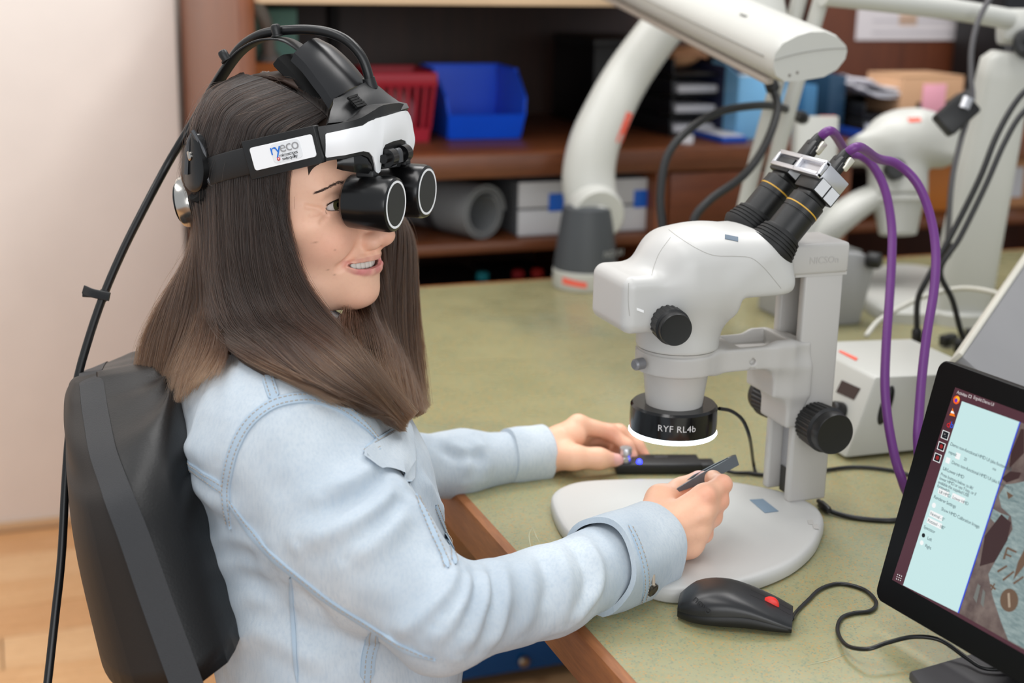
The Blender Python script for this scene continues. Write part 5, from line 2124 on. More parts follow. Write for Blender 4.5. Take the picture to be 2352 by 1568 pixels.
if FWD[30][0] < 0:
    FWD = -FWD
s_ = ts_
topr = np.sqrt(np.clip(1 - np.clip((.14 - s_) / .14, 0, 1) ** 2, 0, 1))      # rounded top corners
botr = 1 - .0 * s_


def bow(t):
    return 1 - (2 * t - 1) ** 2


def back_surface(front, fthick, inset=0.0, m=26):
    out = []
    for i in range(n_):
        hw = max(hwd[i] - inset, .004)
        row = []
        for t in np.linspace(0, 1, m):
            e = 2 * t - 1
            c = B0[i] + SIDE * hw * e
            edge = (1 - abs(e) ** 2.6) ** .5
            row.append(c + FWD[i] * (fthick(s_[i], e, edge) + .006 * hwd[i] / .205 * (e * e - 1)))
        out.append(row)
    return np.array(out)


top0 = lambda s: min(1.0, s / .022) ** .5
env = lambda s: np.clip(1 - np.clip((.06 - s) / .06, 0, 1) ** 2, 0, 1) ** .5
fr = back_surface(1, lambda s, e, ed: .004 * top0(s) + (.058 + .012 * math.sin(3 * s)) * ed * (.35 + .65 * env(s)) * top0(s), .004)
bk = back_surface(0, lambda s, e, ed: .002 * top0(s), .004)
g = Geo()
rings = [np.concatenate([fr[i], bk[i][::-1]]) for i in range(n_)]
g.loft(rings)
obj('backrest', g, LEATH.m, chair, sharp=None, label='padded leather backrest')
rim_f = back_surface(0, lambda s, e, ed: .006 * top0(s), 0)
rim_b = back_surface(0, lambda s, e, ed: (-.017 - .004 * s) * top0(s), 0)
g = Geo()
g.loft([np.concatenate([rim_f[i], rim_b[i][::-1]]) for i in range(n_)])
obj('back_rim', g, RIMM, chair, sharp=35)
sh_f = back_surface(0, lambda s, e, ed: -.014 * top0(s), .008)
sh_b = back_surface(0, lambda s, e, ed: -.018 * top0(s) - (.002 + .058 * s) * (1 - abs(e) ** 4) ** .5 * (.25 + .75 * env(s)), .010)
g = Geo()
g.loft([np.concatenate([sh_f[i], sh_b[i][::-1]]) for i in range(n_)])
obj('back_shell', g, SHELL, chair, sharp=None, label='brownish black back shell')
seat_z = .395
g = Geo()
sc = SEATC + V3(.03, .06, 0)
rings = []
for k, (z, r) in enumerate(((seat_z - .075, .86), (seat_z - .06, .98), (seat_z - .02, 1.0), (seat_z - .004, .97), (seat_z, .86))):
    a = np.linspace(0, 2 * math.pi, 40, endpoint=False)
    rings.append(sc + np.stack([.235 * r * np.sign(np.cos(a)) * np.abs(np.cos(a)) ** .6, .235 * r * np.sign(np.sin(a)) * np.abs(np.sin(a)) ** .6, np.full(40, z)], 1))
g.loft(rings)
obj('seat', g, LEATH.m, chair, sharp=None)
g = Geo()
bp = [B0[-1] - FWD[-1] * .05 + (B0[-1] - B0[-9]) * t for t in (-.3, 0, .6)] + [V3(sc[0] - .17, sc[1], seat_z - .09), V3(sc[0], sc[1], seat_z - .09)]
g.ribbon(smooth_path(bp, 6), .07, .012, SIDE)
obj('back_bracket', g, RIMM, chair)
g = Geo()
g.lathe([(.03, .10), (.03, .26), (.022, .26), (.022, seat_z - .075)], V3(sc[0], sc[1], 0), V3(0, 0, 1), 20)
obj('gas_column', g, plain('column_black', (20, 20, 20), .35), chair)
for k in range(5):
    a = 2 * math.pi * k / 5 + .3
    d = V3(math.cos(a), math.sin(a), 0)
    g = Geo()
    g.ribbon([V3(sc[0], sc[1], .115) + d * .02, V3(sc[0], sc[1], .10) + d * .15, V3(sc[0], sc[1], .075) + d * .29], .045, .022, np.cross(d, V3(0, 0, 1)))
    leg = obj('leg', g, RIMM, chair)
    g = Geo()
    w = V3(sc[0], sc[1], .03) + d * .285
    cr = np.cross(d, V3(0, 0, 1))
    for s in (-.014, .014):
        g.lathe([(.022, -.008), (.03, -.006), (.03, .006), (.022, .008)], w + cr * s, cr, 20)
    g.tube([w - cr * .02, w + cr * .02], .007, 8)
    g.tube([w, w + V3(0, 0, .045)], .007, 8)
    obj('castor', g, plain('castor_black', (18, 18, 18), .5), leg)
# ================================================================== stereo microscope on the bench
AXX, AXY = .680, 1.303
SO = V3(AXX, AXY, TZ)
SW = plain('microscope_white', (197, 196, 193), .38, vary=.01)
SG = plain('microscope_grey_white', (188, 185, 181), .42, vary=.01)
SBLK = plain('microscope_black', (18, 18, 19), .42, bump=.06, bscale=800)
RUB = plain('black_rubber_guard', (16, 16, 17), .6)
ALU = plain('brushed_aluminium', (206, 206, 210), .3, .85)
scope = thing('stereo_microscope', 'white stereo microscope on a flat white stand with a glowing ring light', 'microscope', SO)


def sl(x, y, z):
    return SO + V3(x, y, z)


def sp(px, py, y):
    return at_y(px, py, AXY + y)


# base plate
bo = [(1266, 1150), (1272, 1128), (1300, 1112), (1345, 1103), (1430, 1099), (1520, 1098), (1600, 1098), (1690, 1106), (1800, 1128), (1868, 1156), (1892, 1185), (1888, 1212), (1868, 1250), (1820, 1290), (1745, 1322), (1660, 1345), (1590, 1353), (1530, 1352), (1465, 1332), (1390, 1290), (1330, 1245), (1288, 1200)]
bt = np.array([at_z(x, y, TZ + .016) for x, y in bo])
bt = smooth_path([b_ for b_ in bt], 4, True)
cc = bt.mean(0)


def brg(k, z):
    P = cc + (bt - cc) * k
    P[:, 2] = z
    return P


g = Geo()
g.loft([brg(.985, TZ + .0005), brg(1.0, TZ + .003), brg(1.0, TZ + .010), brg(.992, TZ + .0145), brg(.975, TZ + .0165), brg(.94, TZ + .017), brg(.5, TZ + .017)])
base_o = obj('base', g, SW, scope, sharp=60)
c = at_z(1757, 1162, TZ + .0172)
g = Geo()
P = [at_z(x, y, TZ + .0172) for x, y in ((1722, 1148), (1752, 1146), (1788, 1174), (1757, 1178))]
g.loft([P, [p + V3(0, 0, .0006) for p in P]])
obj('maker_plate', g, plain('blue_grey_plate', (120, 140, 158), .4), base_o)
for x, y in ((1862, 1200), (1874, 1210)):
    g = Geo()
    P = [at_z(x + a, y + b_, TZ + .0172) for a, b_ in ((-8, -5), (4, -6), (7, 5), (-5, 4))]
    g.loft([P, [p + V3(0, 0, .0005) for p in P]])
    obj('plug', g, SG, base_o)

# column with slot, rail and cap
CXL, CYL = .161, .006
g = Geo()
for s in (-1, 1):
    g.box(sl(CXL, CYL + s * .0235, .147), (.048, .012, .262), None, .003)
g.box(sl(CXL + .014, CYL, .147), (.020, .040, .262), None, .001)
col_o = obj('column', g, SG, scope, sharp=50)
g = Geo()
g.box(sl(CXL - .004, CYL, .096), (.010, .033, .156), None, .001)
obj('rail', g, ALU, col_o)
g = Geo()
g.box(sl(CXL - .0005, CYL, .10), (.0035, .004, .14))
g.box(sl(CXL - .0065, CYL, .030), (.006, .030, .030))
obj('slot', g, plain('dark_slot', (52, 50, 46), .5), col_o)
g = Geo()
g.box(sl(CXL - .008, CYL, .2935), (.072, .064, .034), None, .004)
g.box(sl(CXL - .005, CYL, .2765), (.064, .060, .004))
obj('column_cap', g, SG, scope, sharp=50)
obj('lettering', text_geo('NICSOn', .0105, sl(CXL - .004, CYL - .0322, .289), V3(1, 0, 0), V3(0, 0, 1), .0002, 'CENTER'), plain('embossed_grey', (182, 179, 175), .5, vary=0), [o for o in scope.children if o.name.startswith('column_cap')][0], sharp=None, fix=False)

# focus arm with a tray
F = Field()
F.u(Cyl((0, 0, .178), (0, 0, .2005), .0440, r=.002))
F.u(Box((.075, .0, .1895), (.050, .030, .0125), .003), .012)
F.u(Box((.128, .004, .172), (.022, .030, .030), .003), .02)
F.u(Box((.137, .004, .140), (.011, .029, .035), .003), .02)
F.cut(Box((.092, .002, .205), (.028, .024, .013), .002), .002)
F.cut(Cyl((0, 0, .16), (0, 0, .23), .0365))
F.cut(Cyl((.076, -.05, .187), (.076, -.025, .187), .0036))
F.cut(Cyl((.076, -.05, .1755), (.076, -.027, .1755), .0050))
v, f = F.mesh((-.06, -.06, .08), (.17, .06, .225), .0016)
arm_o = obj('focus_arm', (v + SO, f), SG, scope, sharp=55)
g = Geo()
g.lathe([(.003, 0), (.0062, .002), (.0062, .012), (.0045, .014)], sl(-.044, -.012, .1905), V3(-1, -.3, 0), 16)
obj('clamp_screw', g, plain('grey_screw_knob', (130, 130, 134), .4, .4), arm_o)
g = Geo()
g.lathe([(.0036, 0), (.0036, .003), (.0001, .004)], sl(.043, -.0245, .199), V3(.2, -.3, 1), 12)
obj('screw', g, ALU, arm_o)


# big focus knobs
def ridged(c, ax, r0, r1, L, n=30, name='focus_knob', parent=scope, mat=SBLK):
    ax = unit(ax)
    u = unit(V3(0, 0, 1) - ax * ax[2])
    w = np.cross(ax, u)
    m = n * 6
    a = np.linspace(0, 2 * math.pi, m, endpoint=False)
    rid = np.where((np.arange(m) % 6) < 3, 1.0, .955)
    rings = []
    for h, r, k in ((0, r0 * .9, 0), (0.002, r0, 1), (L * .62, r1, 1), (L * .66, r1 * 1.0, 0), (L * .70, r1 * .93, 0), (L * .72, r1 * .90, 0), (L * .96, r1 * .90, 0), (L, r1 * .86, 0), (L * .99, r1 * .70, 0)):
        q = r * (rid if k else np.ones(m))
        rings.append(c + ax * h + q[:, None] * (np.outer(np.cos(a), u) + np.outer(np.sin(a), w)))
    g = Geo()
    g.loft(rings)
    return obj(name, g, mat, parent, sharp=30)


kc = at_y(1866, 968, AXY + CYL - .0295)
ridged(kc, V3(0, -1, 0), .0235, .0255, .046)
ridged(V3(kc[0] - .004, AXY + CYL + .030, kc[2] + .004), V3(0, 1, 0), .0225, .0245, .040)

# microscope head
F = Field()
F.u(Cyl((0, 0, .203), (0, 0, .258), .0440, r=.003))
F.u(Box((-.046, 0, .260), (.038, .045, .030), .012), .008)
F.u(Ell((.008, 0, .274), (.063, .054, .058)), .016)
F.u(Box((.040, 0, .289), (.072, .053, .037), .026, rot_y(-3)), .016)
F.u(Box((.066, 0, .275), (.036, .053, .034), .016, rot_y(-36)), .018)
F.u(Ell((.036, 0, .292), (.050, .046, .036)), .02)
_ea = unit(V3(.655, 0, .756))
F.cut(Box((.110, 0, .236), (.064, .08, .027), .004), .008)
EYE0 = [at_y(1766, 574, AXY - .0295), at_y(1710, 530, AXY + .0295)]
_pc = (EYE0[0] + EYE0[1]) / 2 - SO + _ea * .004
F.cut(Box(_pc + _ea * .030, (.070, .09, .030), 0, np.stack([np.cross(V3(0, 1, 0), _ea), V3(0, 1, 0), _ea], 1)), .004)
v, f = F.mesh((-.10, -.075, .19), (.16, .075, .36), .0016)
head_v = v + SO
head_o = obj('microscope_head', (head_v, f), SW, scope, sharp=50)
hs_ = Surf(head_v, f)
LINEM = plain('seam_shadow_grey', (176, 174, 170), .6, vary=0)
for pts in ([(1536, 527), (1560, 545), (1600, 570), (1640, 586), (1690, 588), (1725, 592), (1752, 612), (1778, 642), (1794, 662)], [(1540, 545), (1515, 580), (1502, 612), (1497, 632)], [(1444, 650), (1443, 690), (1446, 725)]):
    P, N = hs_.line(pts, -.0001, 6)
    if len(P) > 2:
        g = Geo()
        g.tube(P, .0005, 6)
        obj('seam_line', g, LINEM, head_o)
for (x, y, w, h, c, nm) in ((1680, 547, 15, 5, (70, 92, 112), 'blue_badge'), (1470, 712, 8, 3, (250, 250, 250), 'white_mark')):
    q = [hs_.hit(x + a * w, y + b_ * h + a * 3, .0002) for a, b_ in ((-1, -1), (1, -1), (1, 1), (-1, 1))]
    if all(k is not None for k in q):
        P = np.array([k[0] for k in q])
        n = q[0][1]
        g = Geo()
        g.loft([P, P + n * .0005])
        obj(nm, g, plain(nm + '_ink', c, .4, vary=0), head_o)
kn_ = at_y(1530, 738, AXY - .043)
ridged(kn_, V3(-.10, -1, -.05), .0185, .0188, .030, 20, 'zoom_knob', head_o)
g = Geo()
g.lathe([(.015, 0), (.0155, .012), (.013, .018), (.0001, .018)], sl(-.040, .042, .258), V3(-.3, 1, 0), 24)
obj('zoom_knob', g, SBLK, head_o)

# objective, ring light
g = Geo()
g.lathe([(.0425, .203), (.0420, .1995), (.0365, .1995), (.0370, .178), (.0345, .172), (.0335, .165), (.0300, .137), (.0305, .134), (.0300, .131), (.025, .131)], sl(0, 0, 0), V3(0, 0, 1), 56)
obj('objective', g, SG, scope, sharp=35)
g = Geo()
g.lathe([(.031, .1395), (.0445, .1395), (.0468, .137), (.0472, .120), (.0468, .1115), (.030, .1115)], sl(0, 0, 0), V3(0, 0, 1), 64, caps=(False, False))
ring_o = obj('ring_light', g, plain('ring_light_black', (13, 12, 13), .16), scope, sharp=35)
g = Geo()
g.lathe([(.0440, .1114), (.0470, .1110), (.0476, .108), (.0462, .1062), (.034, .1062), (.032, .1108)], sl(0, 0, 0), V3(0, 0, 1), 64, caps=(False, False))
obj('light_diffuser', g, glow('ring_glow', (236, 250, 255), 5.0), ring_o, label='glowing white ring')
tg = text_geo('RYF RL4b', .0098, V3(0, 0, 0), V3(1, 0, 0), V3(0, 1, 0), 0, 'CENTER', 1.05)
if tg.n:
    tv = np.concatenate(tg.v)
    a0 = math.radians(-112)
    ang = a0 + tv[:, 0] / .0473
    tg.v = [np.stack([SO[0] + .0475 * np.cos(ang), SO[1] + .0475 * np.sin(ang), SO[2] + .1215 + tv[:, 1]], 1)]
    obj('lettering', tg, plain('white_print', (206, 206, 206), .5, vary=0), ring_o, sharp=None, fix=False)
g = Geo()
cb = [sp(1652, 938, 0), sp(1680, 944, .01), sp(1706, 965, .02), sp(1722, 1005, .03), at_z(1730, 1060, TZ + .012), at_z(1735, 1085, TZ + .003)]
g.tube(smooth_path(cb, 6), .0021, 10)
obj('ring_light_cable', g, CABM if 'CABM' in globals() else plain('dark_cable', (40, 44, 46), .4), ring_o)

# two eyepiece tubes leaning back, each with a camera and connector
EA = unit(V3(.655, 0, .756))
EB = np.cross(V3(0, 1, 0), EA)
cam_pts = []
for s, c0 in ((-1, EYE0[0]), (1, EYE0[1])):
    c0 = c0 + EA * .008
    cam_pts.append(c0)
    g = Geo()
    prof = [(.0245, -.012)]
    for k in range(5):
        prof += [(.0272 - .0012 * k, -.006 + .0042 * k), (.0272 - .0012 * k, -.0036 + .0042 * k), (.0248 - .0012 * k, -.0034 + .0042 * k), (.0248 - .0012 * k, -.0020 + .0042 * k)]
    prof += [(.0195, .0160)]
    g.lathe(prof, c0, EA, 40)
    ep = obj('eyepiece', g, RUB, scope, sharp=35)
    g = Geo()
    g.lathe([(.0190, .012), (.0190, .0390), (.0186, .0394), (.0186, .0402), (.0192, .0406), (.0192, .0580), (.0175, .0595), (.0001, .0595)], c0, EA, 40)
    obj('tube', g, SBLK, ep, sharp=35)
    g = Geo()
    g.lathe([(.0191, .0455), (.0195, .0457), (.0195, .0470), (.0191, .0472)], c0, EA, 40, caps=(False, False))
    obj('yellow_band', g, plain('yellow_line', (206, 158, 50), .4), ep, label='thin yellow ring')
    R_ = np.stack([EB, V3(0, 1, 0), EA], 1)
    g = Geo()
    g.box(c0 + EA * .062, (.026, .026, .008), R_, .002)
    g.box(c0 + EA * .0735, (.033, .036, .018), R_, .002)
    g.box(c0 + EA * .085, (.020, .022, .008), R_, .002)
    cm = obj('camera', g, SBLK, ep, sharp=40)
    g = Geo()
    for t in (-1, 1):
        g.box(c0 + EA * .0735 + V3(0, -1, 0) * .0182 + EB * t * .0075, (.013, .0008, .015), R_)
    obj('side_label', g, plain('camera_label_white', (216, 218, 222), .4, vary=0), ep)
    g = Geo()
    g.box(c0 + EA * .101, (.012, .019, .030), R_, .003)
    for t in (-1, 1):
        g.box(c0 + EA * .104 + V3(0, t * .010, 0), (.007, .004, .012), R_, .001)
    cn = obj('connector', g, SBLK, ep, sharp=40)
    g = Geo()
    for t in (-1, 1):
        g.box(c0 + EA * .112 + V3(0, t * .0105, 0) + EB * .003, (.007, .0055, .015), R_, .0012)
    obj('latch', g, plain('pale_metal', (214, 210, 196), .3, .6), ep)
mid = (cam_pts[0] + cam_pts[1]) / 2 + EA * .083
g = Geo()
R_ = np.stack([EB, V3(0, 1, 0), EA], 1)
fb_ = mid - EB * .0175
for t in (-1, 1):
    g.box(fb_ + EA * t * .0075, (.007, .094, .0055), R_, .0015)
for t in (-1, 0, 1):
    g.box(fb_ + V3(0, t * .0445, 0), (.007, .005, .020), R_, .0015)
g.box(fb_ + EB * .003, (.002, .088, .016), R_)
for t in (-1, 1):
    g.box(mid + V3(0, t * .0455, 0), (.034, .003, .018), R_, .001)
obj('camera_bracket', g, ALU, scope, sharp=40, label='silver clamp bracket joining both cameras')
ends = [c + EA * .117 for c in cam_pts]

# purple camera cables
PUR = plain('purple_cable', (104, 46, 122), .42, vary=.02)
for k, (pts, lab) in enumerate((([(2016, 364, 1.585), (2060, 376, 1.61), (2106, 420, 1.615), (2135, 490, 1.61), (2149, 570, 1.60), (2146, 660, 1.585), (2130, 760, 1.57), (2118, 860, 1.555), (2111, 950, 1.54), (2108, 1010, 1.53), (2116, 1070, 1.53), (2150, 1120, 1.56)], 'purple cable from the nearer camera connector, looping down on the right'),
                               ([(1945, 350, 1.650), (1978, 358, 1.665), (2008, 385, 1.67), (2034, 440, 1.665), (2048, 520, 1.655), (2048, 600, 1.64), (2042, 700, 1.62), (2035, 800, 1.60), (2033, 900, 1.58), (2045, 1000, 1.56), (2068, 1090, 1.55), (2105, 1150, 1.57)], 'purple cable from the farther camera connector, looping down on the left'))):
    P = smooth_path([ends[k] - EA * .004, ends[k] + EA * .005, ends[k] + EA * .014 + RT * .008] + [at(*q) for q in pts] + [at_z(2230 + 30 * k, 1190 + 25 * k, TZ + .006), at_z(2330 + 30 * k, 1200 + 30 * k, TZ + .006)], 6)
    t = thing('camera_cable', lab, 'cable', P[0], 'purple camera cables')
    g = Geo()
    g.tube(P, .0052, 14)
    obj('sheath', g, PUR, t, sharp=None)
    g = Geo()
    g.lathe([(.0066, 0), (.0072, .004), (.0066, .012), (.0054, .016)], P[0] - EA * .004, EA, 18)
    obj('strain_relief', g, SBLK, t)
# ================================================================== other things on the bench
# ---- tablet monitor
hdir = unit(V3(.117, -.993, 0))                     # along the screen, to its right
BLd = 1.315
BL = at(2006, 1372, BLd)
best = None
for th in np.linspace(-10, 75, 171):
    vv = math.cos(math.radians(th)) * V3(0, 0, 1) + math.sin(math.radians(th)) * V3(.993, .117, 0)
    for L in np.linspace(.10, .34, 121):
        e = np.hypot(*(np.array(pix(BL + vv * L)[:2]) - (2160, 822)))
        if best is None or e < best[0]:
            best = (e, th, L)
VD = math.cos(math.radians(best[1])) * V3(0, 0, 1) + math.sin(math.radians(best[1])) * V3(.993, .117, 0)
SN = unit(np.cross(hdir, VD))
if SN @ (CAM - BL) < 0:
    SN = -SN
TH, TW = best[2], .30
TABBLK = plain('tablet_black_bezel', (5, 5, 6), .32, spec=.22)
tab = thing('touch_monitor', 'black framed touch screen monitor showing a settings panel, at the right edge', 'monitor', BL + hdir * TW / 2 - V3(0, 0, BL[2] - TZ))


def tpoly(pts, lift=0.0):
    return [at_plane(x, y, BL + SN * lift, SN) for x, y in pts]


def rrect(w, h, r, n=6):
    out = []
    for cx, cy, a0 in ((w - r, r, -90), (w - r, h - r, 0), (r, h - r, 90), (r, r, 180)):
        for k in range(n):
            a = math.radians(a0 + 90 * k / (n - 1))
            out.append((cx + r * math.cos(a), cy + r * math.sin(a)))
    return out


g = Geo()
rr_ = np.array(rrect(TW, TH, .010))
c2_ = rr_.mean(0)
to3 = lambda P, d: np.array([BL + hdir * a + VD * b_ + SN * d for a, b_ in P])
g.loft([to3(c2_ + (rr_ - c2_) * .97, -.016), to3(rr_, -.012), to3(rr_, -.0016), to3(c2_ + (rr_ - c2_) * .992, 0)])
obj('housing', g, TABBLK, tab, sharp=40)


def emis(name, c, k=.92):
    m = Mat(name)
    m.set(Base_Color=(.004, .004, .004, 1), Emission_Color=lin(*c), Emission_Strength=k, Roughness=.25)
    m.b.inputs['Specular IOR Level'].default_value = .25
    return m.m


ELAYER = [0]


def epoly(name, pts, mat, parent, lift):
    P = np.array(tpoly(pts, lift))
    g = Geo()
    g.add(P, [tuple(range(len(P)))])
    return obj(name, g, mat, parent, sharp=None, fix=False)


# the lit display and everything shown on it (flat picture)
scr_pts = [(2194, 889), (2700, 1060), (2700, 1830), (2049, 1331)]
DISP = emis('screen_plum', (92, 52, 62))
P0 = np.array(tpoly([(2194, 889), (2049, 1331)], .0003))
wid = .265
g = Geo()
g.add(np.array([P0[0], P0[0] + hdir * wid, P0[1] + hdir * wid, P0[1]]), [(0, 1, 2, 3)])
disp = obj('display', g, emis('screen_plum_dark', (84, 48, 58)), tab, sharp=None, fix=False, label='lit screen with a settings panel and a close-up picture')
# picture at the right of the panel: worn grey metal parts
Q = np.array(tpoly([(2343, 969), (2201, 1407)], .0005))
xr = P0[0] + hdir * wid
g = Geo()
g.add(np.array([Q[0], Q[0] + hdir * .2, Q[1] + hdir * .2, Q[1]]), [(0, 1, 2, 3)])
pm_ = Mat('screen_picture_brown')
_n = pm_.noise(60, 5, pm_.coord(), .6)
pm_.set(Base_Color=(.004, .004, .004, 1), Emission_Color=pm_.ramp(_n, [(.3, lin(84, 66, 64)), (.7, lin(132, 116, 108))]), Emission_Strength=.9, Roughness=.3)
obj('picture', g, pm_.m, disp, sharp=None, fix=False)
mm = Mat('screen_picture_metal')
_n = mm.noise(90, 5, mm.coord((1, 1, 4)), .7)
mm.set(Base_Color=(.004, .004, .004, 1), Emission_Color=mm.ramp(_n, [(.3, lin(104, 126, 128)), (.7, lin(164, 180, 178))]), Emission_Strength=.9, Roughness=.3)
for pts in ([(2352, 1105), (2330, 1110), (2310, 1112), (2294, 1138), (2300, 1165), (2322, 1185), (2326, 1215), (2300, 1262), (2270, 1318), (2280, 1370), (2300, 1430), (2316, 1470), (2430, 1530), (2430, 1130)], [(2281, 1168), (2275, 1190), (2290, 1206), (2312, 1200), (2318, 1185), (2298, 1178)]):
    epoly('picture_plate', pts, mm.m, disp, .0007)
dk = emis('screen_dark_brown', (66, 44, 44), .9)
gr = emis('screen_grey', (120, 122, 118), .9)
for pts in ([(2318, 1075), (2352, 1040), (2352, 985), (2345, 985), (2322, 1040)], [(2300, 1098), (2312, 1108), (2340, 1098), (2345, 1085), (2320, 1082)], [(2262, 1230), (2300, 1180), (2322, 1200), (2314, 1240), (2285, 1290), (2250, 1300)]):
    epoly('picture_shadow', pts, dk, disp, .0009)
for pts in ([(2236, 1372), (2246, 1340), (2252, 1345), (2243, 1385)], [(2252, 1385), (2258, 1352), (2263, 1360), (2259, 1395)]):
    epoly('picture_gleam', pts, gr, disp, .0009)
br = emis('screen_bronze', (112, 88, 70), .9)
sc_c = [(2318 + 21 * math.cos(a), 1378 + 27 * math.sin(a)) for a in np.linspace(0, 2 * math.pi, 22, endpoint=False)]
epoly('picture_screw', sc_c, br, disp, .0011)
epoly('picture_screw_slot', [(2314, 1362), (2319, 1361), (2321, 1394), (2316, 1395)], emis('screen_pale', (178, 160, 140), .9), disp, .0013)
for pts in ([(2311, 1258), (2316, 1255), (2308, 1284), (2303, 1284)], [(2314, 1255), (2336, 1266), (2334, 1270), (2312, 1260)], [(2310, 1270), (2324, 1276), (2322, 1280), (2309, 1274)], [(2290, 1310), (2312, 1297), (2314, 1301), (2292, 1315)], [(2302, 1330), (2328, 1310), (2330, 1314), (2305, 1334)], [(2326, 1338), (2350, 1322), (2352, 1326), (2329, 1342)], [(2276, 1340), (2288, 1352), (2285, 1355), (2273, 1344)], [(2286, 1340), (2278, 1356), (2275, 1354), (2283, 1339)],
            [(2327, 1332), (2338, 1290), (2356, 1255), (2360, 1290)], [(2312, 1128), (2328, 1138), (2316, 1146)]):
    epoly('picture_mark', pts, br, disp, .0011)
panel_m = emis('screen_panel', (206, 238, 238), .93)
epoly('panel', [(2209.5, 921), (2343, 969), (2201, 1407), (2074, 1343.5)], panel_m, disp, .0009)
blue_l = emis('screen_blue_line', (30, 70, 230), .9)
epoly('panel_border', [(2341.5, 968.5), (2344, 969.5), (2202, 1408), (2199.5, 1406.5)], blue_l, disp, .0011)
wht = emis('screen_white', (250, 252, 252), .95)
inkm = emis('screen_ink', (60, 84, 92), .9)
inkw = emis('screen_ink_white', (222, 214, 214), .9)
TUP = unit(np.cross(SN, hdir))


def stext(s_, px, py, hpx, mat=inkm, spc=.9):
    o = tpoly([(px, py)], .0014)[0]
    a = tpoly([(px, py)], 0)[0]
    b_ = a + VD * .01
    k = .01 / np.hypot(*(np.array(pix(b_)[:2]) - np.array(pix(a)[:2])))
    obj('screen_text', text_geo(s_, hpx * k, o, hdir, VD, 0, spacing=spc), mat, disp, sharp=None, fix=False)


def tquad(px, py, w, h, mat, name, lift=.0012):     # a small upright rectangle on the screen; px,py its middle
    o = tpoly([(px, py)], lift)[0]
    g = Geo()
    kx = .01 / np.hypot(*(np.array(pix(o + hdir * .01)[:2]) - (px, py)))
    ky = .01 / np.hypot(*(np.array(pix(o + VD * .01)[:2]) - (px, py)))
    a, b_ = hdir * w * kx / 2, VD * h * ky / 2
    g.add(np.array([o - a - b_, o + a - b_, o + a + b_, o - a + b_]), [(0, 1, 2, 3)])
    return obj(name, g, mat, disp, sharp=None, fix=False)


def tdisc(px, py, r, mat, name, lift=.0012, n=18):
    o = tpoly([(px, py)], lift)[0]
    k = .01 / np.hypot(*(np.array(pix(o + VD * .01)[:2]) - (px, py)))
    g = Geo()
    g.add(np.array([o + r * k * (math.cos(a) * hdir + math.sin(a) * VD) for a in np.linspace(0, 2 * math.pi, n, endpoint=False)]), [tuple(range(n))])
    return obj(name, g, mat, disp, sharp=None, fix=False)


for s_, x, y, h in (('Demo non-functional HMD UI (aka footswitch)', 2182, 1022, 11), ('repeat', 2178, 1040, 11), ('20', 2213, 1056, 10), ('ms', 2279, 1078, 10), ('Demo non-functional HMD UI (aka footswitch)', 2185, 1064, 11), ('Lift/Lower HMD', 2165, 1078, 11),
                    ('Press buttons below, to lift/', 2160, 1091, 10.5), ("lower HMD or use 'l' key, or if", 2157, 1100, 10.5), ('available the supplied USB', 2154, 1109, 10.5), ('footswitch', 2152, 1118, 10.5), ('Renderer Settings', 2144, 1143, 11), ('Show HMD Calibration Image', 2161, 1171, 11),
                    ('Spectator', 2121, 1212, 10.5), ('Left', 2129, 1238, 10.5), ('Right', 2124, 1255, 10.5)):
    stext(s_, x, y, h, inkm, .88)
for x, y, w, h, s_ in ((2167, 1131, 26, 13, 'Lift HMD'), (2201, 1144, 32, 13, 'Lower HMD'), (2150, 1184, 32, 13, 'Normal - 0°'), (2146, 1201, 37, 13, 'Rotated - 180°')):
    tquad(x, y, w, h, wht, 'button')
for x, y, s_ in ((2156, 1131, 'Lift HMD'), (2187, 1144, 'Lower HMD'), (2136, 1181, 'Normal - 0°'), (2130, 1197, 'Rotated - 180°')):
    stext(s_, x, y, 10.5, inkm, .88)
tquad(2200, 1047, 11, 14, wht, 'value_box')
tquad(2177, 1057, 10, 13, wht, 'check_box')
tdisc(2145, 1160, 6, wht, 'toggle')
tdisc(2121, 1229, 5, emis('screen_black', (20, 24, 28), .9), 'radio_button')
tdisc(2117, 1246, 5.5, wht, 'radio_button')
stext('Activities', 2197, 903, 10.5, inkw, .86)
stext('Ergokit Demo UI', 2235, 915, 10.5, inkw, .86)
tquad(2228, 910, 7, 7, inkw, 'window_icon')
tquad(2228, 910, 4.6, 4.6, emis('screen_plum_mid', (84, 48, 58), .9), 'window_icon', .0014)
tdisc(2197, 918, 10, emis('icon_orange', (244, 96, 28), 1.0), 'app_icon')
tdisc(2199, 916, 6.5, emis('icon_amber', (252, 186, 44), 1.0), 'app_icon', .0014)
tdisc(2196, 919, 4.5, emis('icon_violet', (112, 50, 190), 1.0), 'app_icon', .0016)
epoly('app_icon', [(2180, 953), (2194, 957), (2191, 948), (2188, 936), (2185, 946)], emis('icon_cone', (246, 122, 22), 1.0), disp, .0014)
epoly('app_icon', [(2183, 947.5), (2192, 950), (2190, 944.5), (2185, 943)], wht, disp, .0016)
stext('d', 2173, 979, 21, emis('icon_red', (226, 30, 36), 1.0), .8)
stext('b', 2181, 981, 21, emis('icon_blue', (24, 92, 226), 1.0), .8)
for x, y, c in ((2171, 999, (20, 26, 36)), (2162, 1025, (150, 36, 36)), (2153, 1051, (150, 36, 36))):
    tquad(x, y, 17, 19, wht, 'app_icon', .0012)
    tquad(x, y, 14, 16, emis('icon_fill_dark', (24, 28, 36), .9), 'app_icon', .0014)
    if c[0] > 100:
        tdisc(x, y, 5, emis('icon_fill_red', c, 1.0), 'app_icon', .0016)
stext('>_', 2167, 999, 9, inkw, .8)
